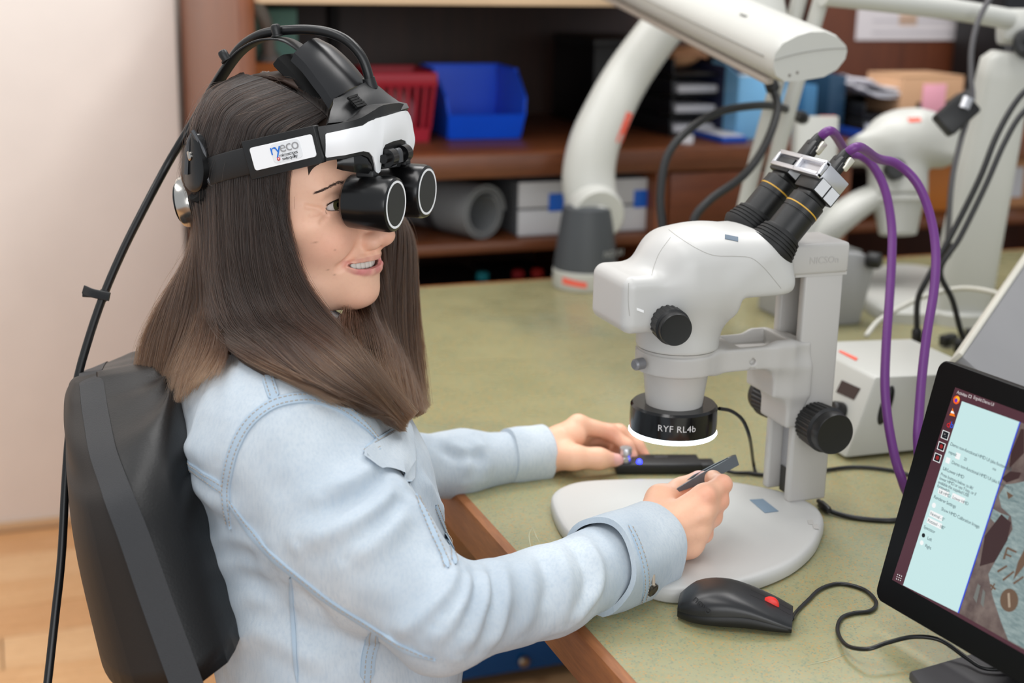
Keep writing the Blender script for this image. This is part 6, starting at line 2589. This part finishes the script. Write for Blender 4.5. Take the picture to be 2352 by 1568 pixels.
for i in range(3):
    for j in range(3):
        tdisc(2062 + 4.4 * i - 1.5 * j, 1319 + 1.9 * i + 5.0 * j, 1.3, wht, 'grid_dot', .0012, 8)
# stand of the monitor
g = Geo()
ft = [at_z(x, y, TZ + .001) for x, y in ((2088, 1558), (2240, 1514), (2420, 1470), (2560, 1640), (2360, 1720), (2150, 1640))]
ft = np.array(ft)
g.loft([ft, ft + V3(0, 0, .005), ft.mean(0) + (ft - ft.mean(0)) * .985 + V3(0, 0, .007)])
obj('stand_foot', g, plain('dark_grey_stand', (66, 64, 66), .5), tab)
g = Geo()
nk = BL + hdir * TW * .5 - SN * .014 + VD * .03
fb = ft.mean(0) + V3(.02, 0, .007)
g.ribbon(smooth_path([fb, fb + V3(.012, 0, .02), nk - V3(0, 0, .01), nk + VD * .05], 6), .06, .010, hdir)
obj('stand_neck', g, plain('dark_grey_neck', (56, 55, 57), .5), tab)

# ---- mouse
ma, mb_ = at_z(1566, 1425, TZ), at_z(1806, 1452, TZ)
mx = unit((mb_ - ma) * V3(1, 1, 0))
my = np.cross(V3(0, 0, 1), mx)
ML = .106
mo = at_z(1685, 1440, TZ) + my * .016 - mx * ML / 2
MSH = plain('mouse_black_satin', (30, 30, 32), .34, bump=.04, bscale=1500)
MSD = plain('mouse_side_black', (18, 18, 19), .5, bump=.1, bscale=1200)
mouse = thing('computer_mouse', 'black wired computer mouse with a red scroll wheel on the green bench', 'mouse', mo + mx * ML / 2)
XS = [0, .03, .12, .28, .45, .62, .80, .93, 1.0]
HWm = [.012, .020, .0275, .0305, .0292, .0275, .0268, .0250, .0215]
HTm = [.014, .022, .0295, .0345, .0350, .0300, .0225, .0165, .0120]
MID = [.010, .0125, .0150, .0165, .0185, .0185, .0145, .0105, .0070]


def mring(t, hw, z0, z1, n=24, p=2.6):
    a = np.linspace(0, 2 * math.pi, n, endpoint=False)
    ca, sa = np.cos(a), np.sin(a)
    y = hw * np.sign(ca) * np.abs(ca) ** (2 / p)
    z = (z0 + z1) / 2 + (z1 - z0) / 2 * np.sign(sa) * np.abs(sa) ** (2 / p)
    return mo + mx * (ML * t) + np.outer(y, my) + np.outer(z, V3(0, 0, 1))


tq = np.linspace(0, 1, 24)
ip = lambda arr: np.array([np.interp(t, XS, arr) for t in tq])
hw_, ht_, md_ = [np.convolve(np.pad(ip(a), 2, 'edge'), [.1, .2, .4, .2, .1], 'valid') for a in (HWm, HTm, MID)]
g = Geo()
g.loft([mring(t, w * .985, .0012, m_ + .002, 24, 3.2) for t, w, m_ in zip(tq, hw_, md_)])
obj('lower_shell', g, MSD, mouse, sharp=None)
g = Geo()
rings = []
for t, w, m_, h in zip(tq, hw_, md_, ht_):
    a = np.linspace(-.02 * math.pi, 1.02 * math.pi, 21)
    y = (w + .0008) * np.sign(np.cos(a)) * np.abs(np.cos(a)) ** .72
    z = m_ + (h - m_) * np.maximum(np.sin(a), -.15) ** 1.0 if False else m_ + (h - m_) * np.sign(np.sin(a)) * np.abs(np.sin(a)) ** .8
    top = mo + mx * (ML * t) + np.outer(y, my) + np.outer(z, V3(0, 0, 1))
    rings.append(top)
g.loft(rings)
top_o = obj('upper_shell', g, MSH, mouse, sharp=60)
g = Geo()
wc = mo + mx * (ML * .80) + V3(0, 0, .0185)
g.lathe([(.007, -.0033), (.0082, -.0024), (.0082, .0024), (.007, .0033)], wc, my, 24)
obj('scroll_wheel', g, plain('red_rubber', (232, 44, 36), .4), mouse)
g = Geo()
for s in (-1, 1):
    g.tube([mo + mx * (ML * t) + my * s * .0055 + V3(0, 0, np.interp(t, tq, ht_) - .0004) for t in np.linspace(.62, .985, 8)], .0005, 6)
obj('button_gap', g, plain('gap_black', (5, 5, 5), .8), top_o)
ms_ = Surf(np.concatenate(g.v) if False else np.array([v.co[:] for v in top_o.data.vertices]) + world_loc(top_o), [tuple(p.vertices) for p in top_o.data.polygons])
h = ms_.hit(1615, 1391, .0003)
if h is not None:
    tu = unit(at(1630, 1405, 1.35) - at(1603, 1381, 1.352))
    tu = unit(tu - h[1] * (tu @ h[1]))
    obj('lettering', text_geo('novo', .0105, h[0] - tu * .011 - np.cross(h[1], tu) * .003, tu, np.cross(h[1], tu), .0006, spacing=.95), plain('embossed_black', (12, 12, 13), .5, vary=0), top_o, sharp=None, fix=False)
g = Geo()
cb = [mo + mx * (ML * .995) + V3(0, 0, .007)] + [at_z(x, y, TZ + .0024) for x, y in ((1830, 1404), (1856, 1378), (1885, 1352), (1930, 1340), (1985, 1354), (2012, 1382), (2000, 1402), (1960, 1408), (1932, 1420))] + [at_z(1924, 1450, TZ + .004), at_z(1945, 1482, TZ + .010), at_z(1992, 1490, TZ + .018), at_z(2040, 1475, TZ + .022), at_z(2100, 1462, TZ + .024), at_z(2160, 1470, TZ + .022), at_z(2220, 1510, TZ + .014), at_z(2262, 1534, TZ + .012), at_z(2330, 1536, TZ + .012)]
g.tube(smooth_path(cb, 7), .0020, 10)
obj('cord', g, CABM, mouse, sharp=None)

# ---- control box under her left hand
ca, cbx = at_z(1416, 1093, TZ), at_z(1640, 1092, TZ)
cu_ = unit((cbx - ca) * V3(1, 1, 0))
cv_ = np.cross(V3(0, 0, 1), cu_)
RCB = np.stack([cu_, cv_, V3(0, 0, 1)], 1)
ctl = thing('control_box', 'small black light control box with a silver knob and blue lamp', 'controller', ca + cu_ * .05 + cv_ * .02)
g = Geo()
g.box(ca + cu_ * .052 + cv_ * .021 + V3(0, 0, .0075), (.104, .036, .013), RCB, .002)
g.box(ca + cu_ * .112 + cv_ * .021 + V3(0, 0, .006), (.020, .022, .010), RCB, .002)
obj('case', g, plain('anodised_black', (22, 22, 24), .4), ctl, sharp=40)
g = Geo()
kb = ca + cu_ * .012 + cv_ * .020 + V3(0, 0, .014) - cv_ * .006
g.lathe([(.0072, 0), (.0072, .005), (.006, .006), (.006, .008), (.0075, .0092), (.0075, .0165), (.0068, .0175), (.0001, .0175)], kb, V3(0, 0, 1), 28)
obj('knob', g, ALU, ctl, sharp=35, label='silver turning knob')
g = Geo()
g.ball(ca + cu_ * .028 + cv_ * .007 + V3(0, 0, .0150), (.0034, .0034, .004), 14, 8)
obj('indicator_lamp', g, glow('blue_led', (40, 50, 255), 7.0), ctl, label='lit blue indicator lamp')
obj('lettering', text_geo('LIGHT', .006, ca + cu_ * .05 + cv_ * .026 + V3(0, 0, .0142), cu_, cv_, .0002), plain('grey_print_ink', (120, 120, 124), .5, vary=0), ctl, sharp=None, fix=False)
g = Geo()
g.tube(smooth_path([ca + cu_ * .12 + cv_ * .021 + V3(0, 0, .007), at_z(1680, 1084, TZ + .004), at_z(1720, 1086, TZ + .003), at_z(1760, 1090, TZ + .003), at_z(1850, 1086, TZ + .003), at_z(1960, 1072, TZ + .003), at_z(2060, 1082, TZ + .003), at_z(2110, 1100, TZ + .003)], 6), .0023, 10)
obj('cord', g, CABM, ctl)
t = thing('power_cable', 'black power cable lying on the bench right of the microscope base', 'cable', at_z(1900, 1172, TZ))
g = Geo()
g.tube(smooth_path([at_z(1880, 1150, TZ + .004), at_z(1905, 1172, TZ + .004), at_z(1960, 1188, TZ + .003), at_z(2040, 1195, TZ + .003), at_z(2120, 1190, TZ + .003), at_z(2300, 1200, TZ + .003)], 6), .0028, 10)
obj('sheath', g, CABM, t)
g = Geo()
g.lathe([(.003, 0), (.0045, .003), (.0045, .02), (.003, .024)], at_z(1884, 1155, TZ + .0055), at_z(1905, 1172, TZ + .004) - at_z(1880, 1150, TZ + .004), 14)
obj('plug', g, SBLK, t)

# ---- tool in her right hand
ta, tb_ = at(1576, 1114, 1.462), at(1690, 1056, 1.505)
td = unit(tb_ - ta)
tn = unit(np.cross(td, unit(V3(.2, .4, .9))))
tw2 = np.cross(tn, td)
Rt = np.stack([td, tw2, tn], 1)
tool = thing('tweezers', 'flat dark grey tweezers held in her right hand', 'tweezers', tb_)
Lt = np.linalg.norm(tb_ - ta)
for s, nm in ((1, 'arm'), (-1, 'arm')):
    g = Geo()
    rings = []
    for t_, w_, o_ in ((-.32, .0008, .0004), (-.05, .0030, .0030), (.25, .0050, .0042), (.7, .0056, .0036), (1.0, .0058, .0016)):
        p = ta + td * Lt * t_ + tn * s * o_
        rings.append([p + tw2 * a + tn * b_ for a, b_ in ((-w_, -.0011), (w_, -.0011), (w_, .0011), (-w_, .0011))])
    g.loft(rings)
    obj(nm, g, plain('dark_steel', (92, 97, 102), .45, .15), tool, sharp=30)
g = Geo()
g.box(tb_ - td * .004, (.009, .0118, .0048), Rt, .0006)
obj('joint', g, plain('joint_steel', (120, 112, 104), .35, .7), tool)
g = Geo()
g.box(ta + td * .006, (.014, .0046, .0078), Rt, .0016)
obj('tip_glint', g, plain('pale_glint', (232, 236, 238), .3), tool)  # pale block stands in for the glint at the tool's tip
# ================================================================== farther instruments on the bench
IW = plain('instrument_white', (194, 194, 188), .38, vary=.01)
IG = plain('instrument_dark_grey', (70, 73, 77), .5)
ORG = plain('orange_red_sticker', (244, 104, 84), .5, vary=0)


def sol(pts, d, r, name, mat, parent, flat=None, n=22, up=None):
    P = smooth_path([at(x, y, dd) for (x, y), dd in zip(pts, d)], 7)
    R = np.interp(np.linspace(0, 1, len(P)), np.linspace(0, 1, len(r)), r)
    g = Geo()
    g.tube(P, R, n, flat=flat, up=up)
    return obj(name, g, mat, parent, sharp=40), P


# ---- curved arm stand
fb = at_z(1356, 672, TZ)
arm = thing('inspection_arm', 'curved white inspection arm on a dark grey foot with red stickers', 'inspection arm', fb + V3(0, .07, 0))
ac = V3(fb[0] + .012, fb[1] + .055, TZ)
g = Geo()
g.lathe([(.060, .0005), (.062, .004), (.061, .034), (.058, .037)], ac, V3(0, 0, 1), 40)
foot = obj('foot', g, IW, arm, sharp=40)
g = Geo()
q = lambda a, z, r: ac + V3(r * math.cos(a), r * math.sin(a), z)
aa = np.linspace(math.radians(-155), math.radians(-110), 8)
g.grid(np.array([[q(a, .026 - .006 * i / 7, .0622) for i, a in enumerate(aa)], [q(a, .014 - .004 * i / 7, .0622) for i, a in enumerate(aa)]]), .0006)
obj('sticker', g, ORG, foot, label='orange-red sticker')
g = Geo()
g.lathe([(.060, .036), (.059, .05), (.050, .12), (.045, .150), (.030, .155)], ac, V3(0, 0, 1), 40)
cone = obj('lower_column', g, IG, arm, sharp=40, label='dark grey tapered column')
obj('lettering', text_geo('NO 01', .018, ac + V3(.008, -.0585, .066), V3(.95, .31, 0), V3(0, -.15, 1), .0025), plain('pale_print', (170, 172, 174), .5, vary=0), cone, sharp=None, fix=False)
D0 = float((ac - CAM) @ FW)
g = Geo()
hub = at(1377, 496, D0 - .055)
g.lathe([(.046, 0), (.050, .006), (.050, .075), (.046, .081)], hub, unit(V3(.15, 1, .1)), 40)
g.lathe([(.017, -.003), (.020, 0), (.020, .004)], hub, unit(V3(.15, 1, .1)), 28)
hb_o = obj('pivot_hub', g, IW, arm, sharp=40)
g = Geo()
g.lathe([(.0055, -.0046), (.0055, -.002), (.0001, -.002)], hub, unit(V3(.15, 1, .1)), 14)
obj('pivot_screw', g, plain('screw_grey', (120, 128, 126), .4), hb_o)
a_o, P = sol([(1368, 500), (1352, 420), (1362, 340), (1395, 260), (1438, 180), (1490, 105), (1548, 30), (1600, -40)], [D0, D0, D0, D0 + .01, D0 + .02, D0 + .02, D0 + .02, D0 + .02], [.050, .0505, .0485, .0465, .0445, .0425, .0410, .040], 'lower_arm', IW, arm, .82, 30, FW)
sh = Surf(np.array([v.co[:] for v in a_o.data.vertices]) + world_loc(a_o), [tuple(p.vertices) for p in a_o.data.polygons])
qs = [sh.hit(x, y, .0006) for x, y in ((1440, 256), (1452, 262), (1426, 330), (1414, 326))]
if all(k is not None for k in qs):
    pp_ = np.array([k[0] for k in qs])
    g = Geo()
    g.loft([pp_, pp_ + qs[0][1] * .0008])
    obj('sticker', g, ORG, a_o, label='orange-red sticker')
# upper arm: long lens-shaped beam coming forward
e0, e1 = at(1420, -70, 2.56), at(1862, 128, 1.86)
ud = unit(e1 - e0)
uu_ = unit(np.cross(ud, V3(0, 0, 1)))
uv_ = np.cross(uu_, ud)
if uv_[2] < 0:
    uv_ = -uv_
uu_ = unit(at(1960, 130, 1.86) - at(1770, 150, 1.86))
uu_ = unit(uu_ - ud * (uu_ @ ud))
uv_ = unit(np.cross(uu_, ud))
if uv_ @ UP < 0:
    uv_ = -uv_
sec = [(-1, .02), (-.96, .32), (-.75, .70), (-.35, .93), (0, 1.0), (.4, .90), (.75, .58), (.97, .18), (1, -.05), (.95, -.38), (.72, -.78), (.35, -1.0), (-.3, -1.0), (-.72, -.92), (-.95, -.6), (-1.0, -.3)]
g = Geo()
rings = []
Lb = np.linalg.norm(e1 - e0)
for t, k in ((0, .9), (.02, .98), (.3, 1), (.7, 1), (.96, 1), (.985, .985), (1.0, .93)):
    c = e0 + ud * Lb * t
    rings.append([c + uu_ * a * .0560 * k + uv_ * b_ * .0335 * k for a, b_ in sec])
g.loft(rings)
beam = obj('upper_arm', g, IW, arm, sharp=50)
g = Geo()
g.tube([e0 + ud * Lb * t + uu_ * -.0563 + uv_ * .004 for t in np.linspace(.05, .97, 12)], .0008, 6)
r_ = [e1 - ud * .012 + (uu_ * a * .0566 + uv_ * b_ * .0338) for a, b_ in [(-1, .02), (-1.0, .0)]]
g.tube([e1 + ud * .0005 + uu_ * a * .052 + uv_ * (.002 + .004 * (1 - a * a)) for a in np.linspace(-.98, .97, 14)], .0007, 6)
obj('seam_line', g, plain('seam_grey', (150, 148, 142), .6, vary=0), beam)
g = Geo()
g.box(e0 + ud * Lb * .5 - uu_ * .044 - uv_ * .034, (Lb * .92, .012, .010), np.stack([ud, uu_, uv_], 1), .003)
obj('under_rail', g, plain('rail_taupe', (168, 158, 148), .5), beam)
for a in (-.55, -.35):
    g = Geo()
    g.lathe([(.0022, 0), (.0022, .001), (.0001, .001)], e1 + uu_ * a * .055 - uv_ * (.016 - .01 * a) - ud * .0006, ud, 12)
    obj('screw_hole', g, plain('hole_grey', (128, 124, 118), .6), beam)
g = Geo()
g.box(e0 + ud * Lb * .80 + uv_ * .0300 - uu_ * .026, (.020, .004, .0012), np.stack([ud, uu_, uv_], 1))
obj('small_mark', g, plain('mark_grey', (130, 130, 126), .6), beam)
sol([(1752, 60), (1748, 10), (1742, -60)], [2.2, 2.2, 2.2], [.040, .036, .034], 'head_post', IW, arm, None, 24)

# ---- twin rod balanced lamp arm
lampA = thing('balanced_arm', 'white balanced lamp arm of two parallel rods behind the microscope', 'lamp arm', at_z(1690, 640, TZ))
sol([(1690, 560), (1728, 400), (1772, 240), (1830, 20), (1850, -60)], [2.36, 2.32, 2.28, 2.24, 2.22], [.0125, .0125], 'rod', IW, lampA, None, 14)
sol([(1738, 545), (1778, 380), (1818, 230), (1880, 20), (1902, -60)], [2.33, 2.29, 2.25, 2.21, 2.19], [.0125, .0125], 'rod', IW, lampA, None, 14)
g = Geo()
b0 = at_z(1690, 655, TZ)
g.lathe([(.045, 0), (.047, .004), (.045, .018), (.016, .022), (.014, .10), (.020, .104)], b0, V3(0, 0, 1), 28)
obj('clamp_base', g, IW, lampA)
g = Geo()
g.box((at(1690, 560, 2.36) + at(1738, 545, 2.33)) / 2, (.075, .03, .05), np.stack([RT, FW, UP], 1), .008)
obj('lower_joint', g, IW, lampA)

# ---- pillar lamp arm at the right with its top rod
pz = at_z(2215, 742, TZ)
dP = float((pz - CAM) @ FW)
lampB = thing('pillar_arm', 'thick white leaning pillar with a black joint and a rod at its top', 'lamp arm', pz)
top = at(2316, 120, dP - .12)
bot = pz + V3(0, .02, .02)
g = Geo()
dv = unit(top - bot)
w1 = unit(RT - dv * (RT @ dv))
w2 = np.cross(dv, w1)
rings = []
for t, a, b_ in ((0, .046, .036), (.1, .050, .036), (.5, .046, .034), (.9, .042, .032), (.97, .040, .03), (1.0, .026, .02)):
    c = bot + (top - bot) * t
    an = np.linspace(0, 2 * math.pi, 24, endpoint=False)
    rings.append([c + w1 * a * np.sign(math.cos(x)) * abs(math.cos(x)) ** .5 + w2 * b_ * np.sign(math.sin(x)) * abs(math.sin(x)) ** .5 for x in an])
g.loft(rings)
obj('pillar', g, IW, lampB, sharp=50)
g = Geo()
g.lathe([(.055, 0), (.055, .02), (.05, .024)], V3(bot[0], bot[1], TZ), V3(0, 0, 1), 28)
obj('foot', g, IW, lampB)
g = Geo()
g.lathe([(.022, -.046), (.026, -.043), (.026, -.034)], at(2345, 110, dP - .12), FW, 28)
obj('joint_cap', g, SBLK, lampB, label='black joint cap')
g = Geo()
g.box(at(2335, 62, dP - .12), (.060, .045, .055), np.stack([RT, FW, UP], 1), .010)
obj('knuckle', g, IW, lampB)
sol([(1890, -12), (2050, 5), (2200, 24), (2318, 44)], [2.15, 2.2, 2.26, 2.31], [.0165, .0165], 'rod', IW, lampB, None, 18)

# ---- second stereo microscope
s2 = at_z(2075, 700, TZ)
sc2 = thing('stereo_microscope', 'smaller looking white stereo microscope with a black knob, behind the purple cables', 'microscope', s2)
d2 = float((s2 - CAM) @ FW) + .02
k = d2 / FPX
g = Geo()
bp_ = np.array([at_z(x, y, TZ + .0) for x, y in ((1975, 700), (1985, 660), (2020, 635), (2100, 632), (2190, 655), (2225, 700), (2210, 732), (2140, 745), (2030, 738))])
bp_ = smooth_path(list(bp_), 4, True)
g.loft([bp_, bp_ + V3(0, 0, .018), bp_.mean(0) + (bp_ - bp_.mean(0)) * .95 + V3(0, 0, .024)])
obj('base', g, IW, sc2, sharp=50)


def q2(px, py, d=0.0):
    return at(px, py, d2 + d)


F2 = Field()
F2.u(Ell(q2(2085, 322), (.088, .060, .058)), .02)
F2.u(Box(q2(2010, 345), (.045, .045, .026), .012, np.stack([RT, FW, UP], 1)), .02)
F2.u(Box(q2(2140, 322), (.050, .050, .042), .02, np.stack([RT, FW, UP], 1) @ rot_y(12)), .02)
F2.u(Cyl(q2(2062, 350), q2(2062, 450), .054, r=.004), .012)
P_ = np.array([q2(1900, 200), q2(2260, 560)])
lo_, hi_ = P_.min(0) - .10, P_.max(0) + .10
v, f = F2.mesh(lo_, hi_, .003)
head2 = obj('microscope_head', (v, f), IW, sc2, sharp=50)
g = Geo()
hp = [(.054, 0), (.054, .010), (.046, .014), (.044, .020), (.034, .068), (.030, .070)]
g.lathe([(r, -h) for r, h in hp], q2(2062, 452), UP, 32)
obj('objective', g, IW, sc2, sharp=35)
g = Geo()
P = smooth_path([q2(2040, 440), q2(1985, 462, .0), q2(1930, 500, .0), q2(1885, 540, .02)], 6)
g.tube(P, [.030 + .012 * abs(math.sin(t)) for t in np.linspace(0, 1, len(P))], 16, flat=.7)
obj('focus_arm', g, IW, sc2, sharp=50)
g = Geo()
g.lathe([(.017, 0), (.019, .004), (.019, .026), (.016, .030)], q2(2050, 392, -.050), -FW, 24)
obj('zoom_knob', g, SBLK, sc2)
g = Geo()
cb0, ct0 = q2(1862, 560, .02), q2(1872, 272, .02)
an = np.linspace(0, 2 * math.pi, 20, endpoint=False)
g.loft([[c + RT * .040 * np.sign(math.cos(x)) * abs(math.cos(x)) ** .35 + FW * .03 * np.sign(math.sin(x)) * abs(math.sin(x)) ** .35 for x in an] for c in (V3(cb0[0], cb0[1], TZ), cb0, ct0 - UP * .004, ct0)])
col2 = obj('column', g, IW, sc2, sharp=50)
g = Geo()
g.box(ct0 + UP * .001 + RT * .018, (.030, .05, .001), np.stack([RT, FW, UP], 1))
obj('sticker', g, ORG, col2, label='red sticker')
_h2 = Surf(np.asarray(v), f)
_qs = [_h2.hit(x, y, .0006) for x, y in ((2084, 272), (2112, 270), (2116, 279), (2088, 281))]
if all(q_ is not None for q_ in _qs):
    _P = np.array([q_[0] for q_ in _qs])
    g = Geo()
    g.loft([_P, _P + _qs[0][1] * .0008])
    obj('sticker', g, ORG, head2, label='red sticker')
for s in (-.02, .02):
    g = Geo()
    g.lathe([(.020, -.004), (.024, 0), (.022, .04), (.026, .045), (.024, .07), (.018, .072)], q2(2165, 288) + FW * s * 1.6, unit(RT * .75 + UP * .66), 22)
    obj('eyepiece', g, SBLK, sc2, sharp=40)

# ---- grey tower between the two microscopes
gt = at_z(1935, 748, TZ)
tw_ = thing('grey_instrument', 'grey instrument housing with a tilted white top behind the microscope column', 'instrument', gt)
dG = float((gt - CAM) @ FW)
A_, B_ = at(1872, 575, dG - .02), at(2012, 585, dG)
hG = float(at(1940, 590, dG)[2] - TZ)
x0g, x1g = float(at_z(1840, 760, TZ)[0]), float(at_z(1968, 742, TZ)[0]) + .02
y0g = float(gt[1])
GREYM = plain('instrument_mid_grey', (168, 168, 170), .4)
g = Geo()
pl = [(0, 0), (.115, 0), (.138, hG - .012), (.115, hG + .008), (.02, hG + .022), (0, hG + .01)]
g.prism(pl, V3(x1g - .135, y0g + .15, TZ + .0005), V3(1, 0, 0), V3(0, 0, 1), .15, .004)
obj('housing', g, GREYM, tw_, sharp=40)
g = Geo()
g.box(V3(x1g - .095, y0g + .072, TZ + hG + .020), (.085, .135, .006), rot_y(6), .002)
obj('top_panel', g, IW, tw_)
g = Geo()
g.box(V3(x1g - .030, y0g + .075, TZ + hG + .0095), (.042, .10, .010), rot_y(12), .002)
obj('trough', g, plain('trough_grey', (112, 112, 108), .5), tw_)
g = Geo()
g.lathe([(.012, 0), (.014, .003), (.014, .020), (.011, .024)], at(1992, 596, dG - .02), unit(V3(.6, -.8, 0)), 22)
obj('knob', g, SBLK, tw_)

# ---- white cold light source box
L0 = at_z(1940, 1060, TZ)
ls_ = thing('light_source', 'white light source box with a small dark display and red sticker', 'light source', L0)
n1, n2_ = unit(V3(1, -.03, 0)), unit(V3(.03, 1, 0))
_q = at_y(2007, 871, L0[1] - .004)
dx_, hB = float(_q[0] - L0[0]), float(_q[2] - TZ)
fo = L0
g = Geo()
g.prism([(0, .004), (.20, .004), (.20, hB - .004), (dx_ + .004, hB + .002), (dx_ * .52, hB * .46)], fo, n1, V3(0, 0, 1), -.17, .005)
ho_ = obj('housing', g, IW, ls_, sharp=40)
for a in (.02, .18):
    for b_ in (.02, .15):
        g = Geo()
        g.lathe([(.007, 0), (.007, .005)], fo + n1 * a + n2_ * b_, V3(0, 0, 1), 12)
        obj('foot', g, SBLK, ls_)
sh = Surf(np.array([v.co[:] for v in ho_.data.vertices]) + world_loc(ho_), [tuple(p.vertices) for p in ho_.data.polygons])


def patch(pts, mat, name, parent, th=.001, **k):
    qs = [sh.hit(x, y, .0003) for x, y in pts]
    if any(q is None for q in qs):
        print('patch missed', name)
        return None
    P = np.array([q[0] for q in qs])
    n = np.mean([q[1] for q in qs], axis=0)
    g = Geo()
    g.loft([P, P + n * th])
    return obj(name, g, mat, parent, **k)


patch([(1935, 873), (1977, 892), (1962, 918), (1922, 900)], plain('dark_display', (44, 26, 24), .25), 'display', ho_)
patch([(1926, 808), (1930, 806), (1970, 824), (1966, 829)], ORG, 'sticker', ho_, label='orange-red sticker')
hk = sh.hit(2034, 930, 0)
if hk is not None:
    g = Geo()
    tx = unit(V3(.28, 0, 1))
    g.ball(hk[0] + hk[1] * .001, (.008, .026, .005), 20, 12, np.stack([np.cross(tx, hk[1]), tx, hk[1]], 1))
    obj('vent_cap', g, SBLK, ho_)
hk = sh.hit(1934, 945, 0)
if hk is not None:
    g = Geo()
    g.lathe([(.011, 0), (.012, .003), (.011, .014), (.009, .016)], hk[0], hk[1], 22)
    obj('knob', g, SBLK, ho_)

# ---- grey laptop lid behind the touch monitor
c0 = [at(2205, 812, 1.70), at(2352, 598, 1.95), at(2620, 560, 1.80), at(2620, 1000, 1.50), at(2300, 930, 1.52)]
lid = thing('grey_display_back', 'grey backed display standing behind the touch monitor at the right edge', 'monitor', at_z(2420, 950, TZ))
p0, p1, p2 = at(2196, 826, 1.62), at(2358, 590, 1.90), at(2290, 1010, 1.55)
ex = unit(p1 - p0)
ey = unit((p2 - p0) - ex * ((p2 - p0) @ ex))
ez = np.cross(ex, ey)
g = Geo()
g.box(p0 + ex * .24 + ey * .15 - ez * 0, (.48, .30, .018), np.stack([ex, ey, ez], 1), .006)
obj('back_cover', g, plain('anodised_grey', (140, 139, 140), .45, .2), lid, sharp=40)
g = Geo()
g.box(p0 + ex * .24 - ey * .001, (.48, .006, .0195), np.stack([ex, ey, ez], 1), .002)
obj('edge_trim', g, plain('pale_trim', (206, 202, 190), .4), lid)
g = Geo()
pb = p0 + ex * .24 + ey * .15
g.ribbon([V3(pb[0] + .06, pb[1], TZ + .002), V3(pb[0] + .05, pb[1], TZ + .05), pb + V3(.01, 0, 0)], .09, .012, V3(.3, 1, 0))
g.box(V3(pb[0] + .07, pb[1], TZ + .005), (.16, .18, .009), None, .003)
obj('stand', g, plain('stand_grey', (120, 120, 122), .45), lid)


# ---- loose cables
def loose(name, lab, pts, r, mat, group=None):
    P = smooth_path([at(*q) for q in pts], 7)
    t = thing(name, lab, 'cable', P[0], group)
    g = Geo()
    g.tube(P, r, 10)
    obj('sheath', g, mat, t, sharp=None)
    g = Geo()
    d = unit(P[-1] - P[-4])
    g.lathe([(r * 1.2, 0), (r * 1.7, .004), (r * 1.7, .022), (r * 1.2, .026)], P[-1] - d * .004, d, 14)
    obj('plug', g, SBLK, t)


DC = plain('dark_cable', (30, 30, 31), .45)
loose('video_cable', 'thick black cable arching from behind the microscope head to the second column', [(1524, 640, 2.10), (1522, 540, 2.10), (1517, 450, 2.10), (1532, 360, 2.10), (1580, 300, 2.10), (1650, 258, 2.12), (1730, 243, 2.16), (1790, 246, 2.22), (1838, 268, 2.32)], .0062, DC)
loose('hanging_cable', 'thick black cable hanging in a loop in front of the two white rods', [(1600, 600, 2.05), (1592, 512, 2.05), (1630, 460, 2.05), (1700, 410, 2.06), (1742, 360, 2.08), (1772, 300, 2.10), (1786, 245, 2.12), (1776, 205, 2.13)], .0062, DC)
loose('black_cable', 'black cable running down beside the white pillar, the inner one', [(2352, 96, 2.31), (2420, 90, 2.16), (2405, 160, 2.03), (2340, 225, 2.02), (2290, 310, 2.02), (2250, 410, 2.02), (2190, 530, 2.03), (2130, 640, 2.04), (2108, 690, 2.05), (2106, 760, 2.06)], .0045, DC, 'black cables beside the white pillar')
loose('black_cable', 'black cable running down beside the white pillar, the outer one', [(2358, 120, 2.30), (2445, 130, 2.14), (2425, 195, 2.01), (2350, 258, 2.0), (2306, 330, 2.0), (2262, 430, 2.0), (2205, 545, 2.01), (2160, 620, 2.02), (2188, 690, 2.03), (2210, 770, 2.04), (2228, 790, 2.05)], .0042, DC, 'black cables beside the white pillar')
loose('thin_cable', 'thin grey cable hanging from the rod in front of the cardboard box', [(2290, -30, 2.22), (2250, 40, 2.22), (2232, 110, 2.22), (2230, 180, 2.22), (2232, 235, 2.22), (2205, 330, 2.22), (2186, 420, 2.22), (2176, 560, 2.24)], .0045, plain('grey_cable', (86, 84, 86), .45))
loose('pale_cable', 'pale grey cable curving over the bench behind the touch monitor', [(1990, 770, 2.0), (2020, 735, 2.05), (2080, 700, 2.1), (2140, 675, 2.12), (2220, 662, 2.1), (2310, 680, 2.0), (2380, 720, 1.95)], .0038, plain('pale_grey_cable', (208, 206, 196), .45))
t = thing('camera_adapter', 'black adapter block hanging on the thin grey cable', 'adapter', at(2200, 260, 2.22))
g = Geo()
bR = np.stack([unit(RT * .75 + UP * .66), FW, np.cross(unit(RT * .75 + UP * .66), FW)], 1)
g.box(at(2196, 262, 2.22), (.062, .03, .042), bR, .005)
obj('block', g, SBLK, t)
g = Geo()
g.tube([at(2212, 250, 2.21), at(2222, 225, 2.21)], .010, 14)
obj('lug', g, ALU, t)
t = thing('plug_cluster', 'cluster of dark plugs lying on the bench beside the white box', 'plugs', at_z(2205, 800, TZ))
for x, y in ((2178, 780), (2205, 792), (2232, 770), (2250, 730)):
    c = at_z(x, y, TZ + .012)
    g = Geo()
    g.box(c, (.032, .016, .018), rot_z(x), .003)
    obj('plug_body', g, SBLK, t)
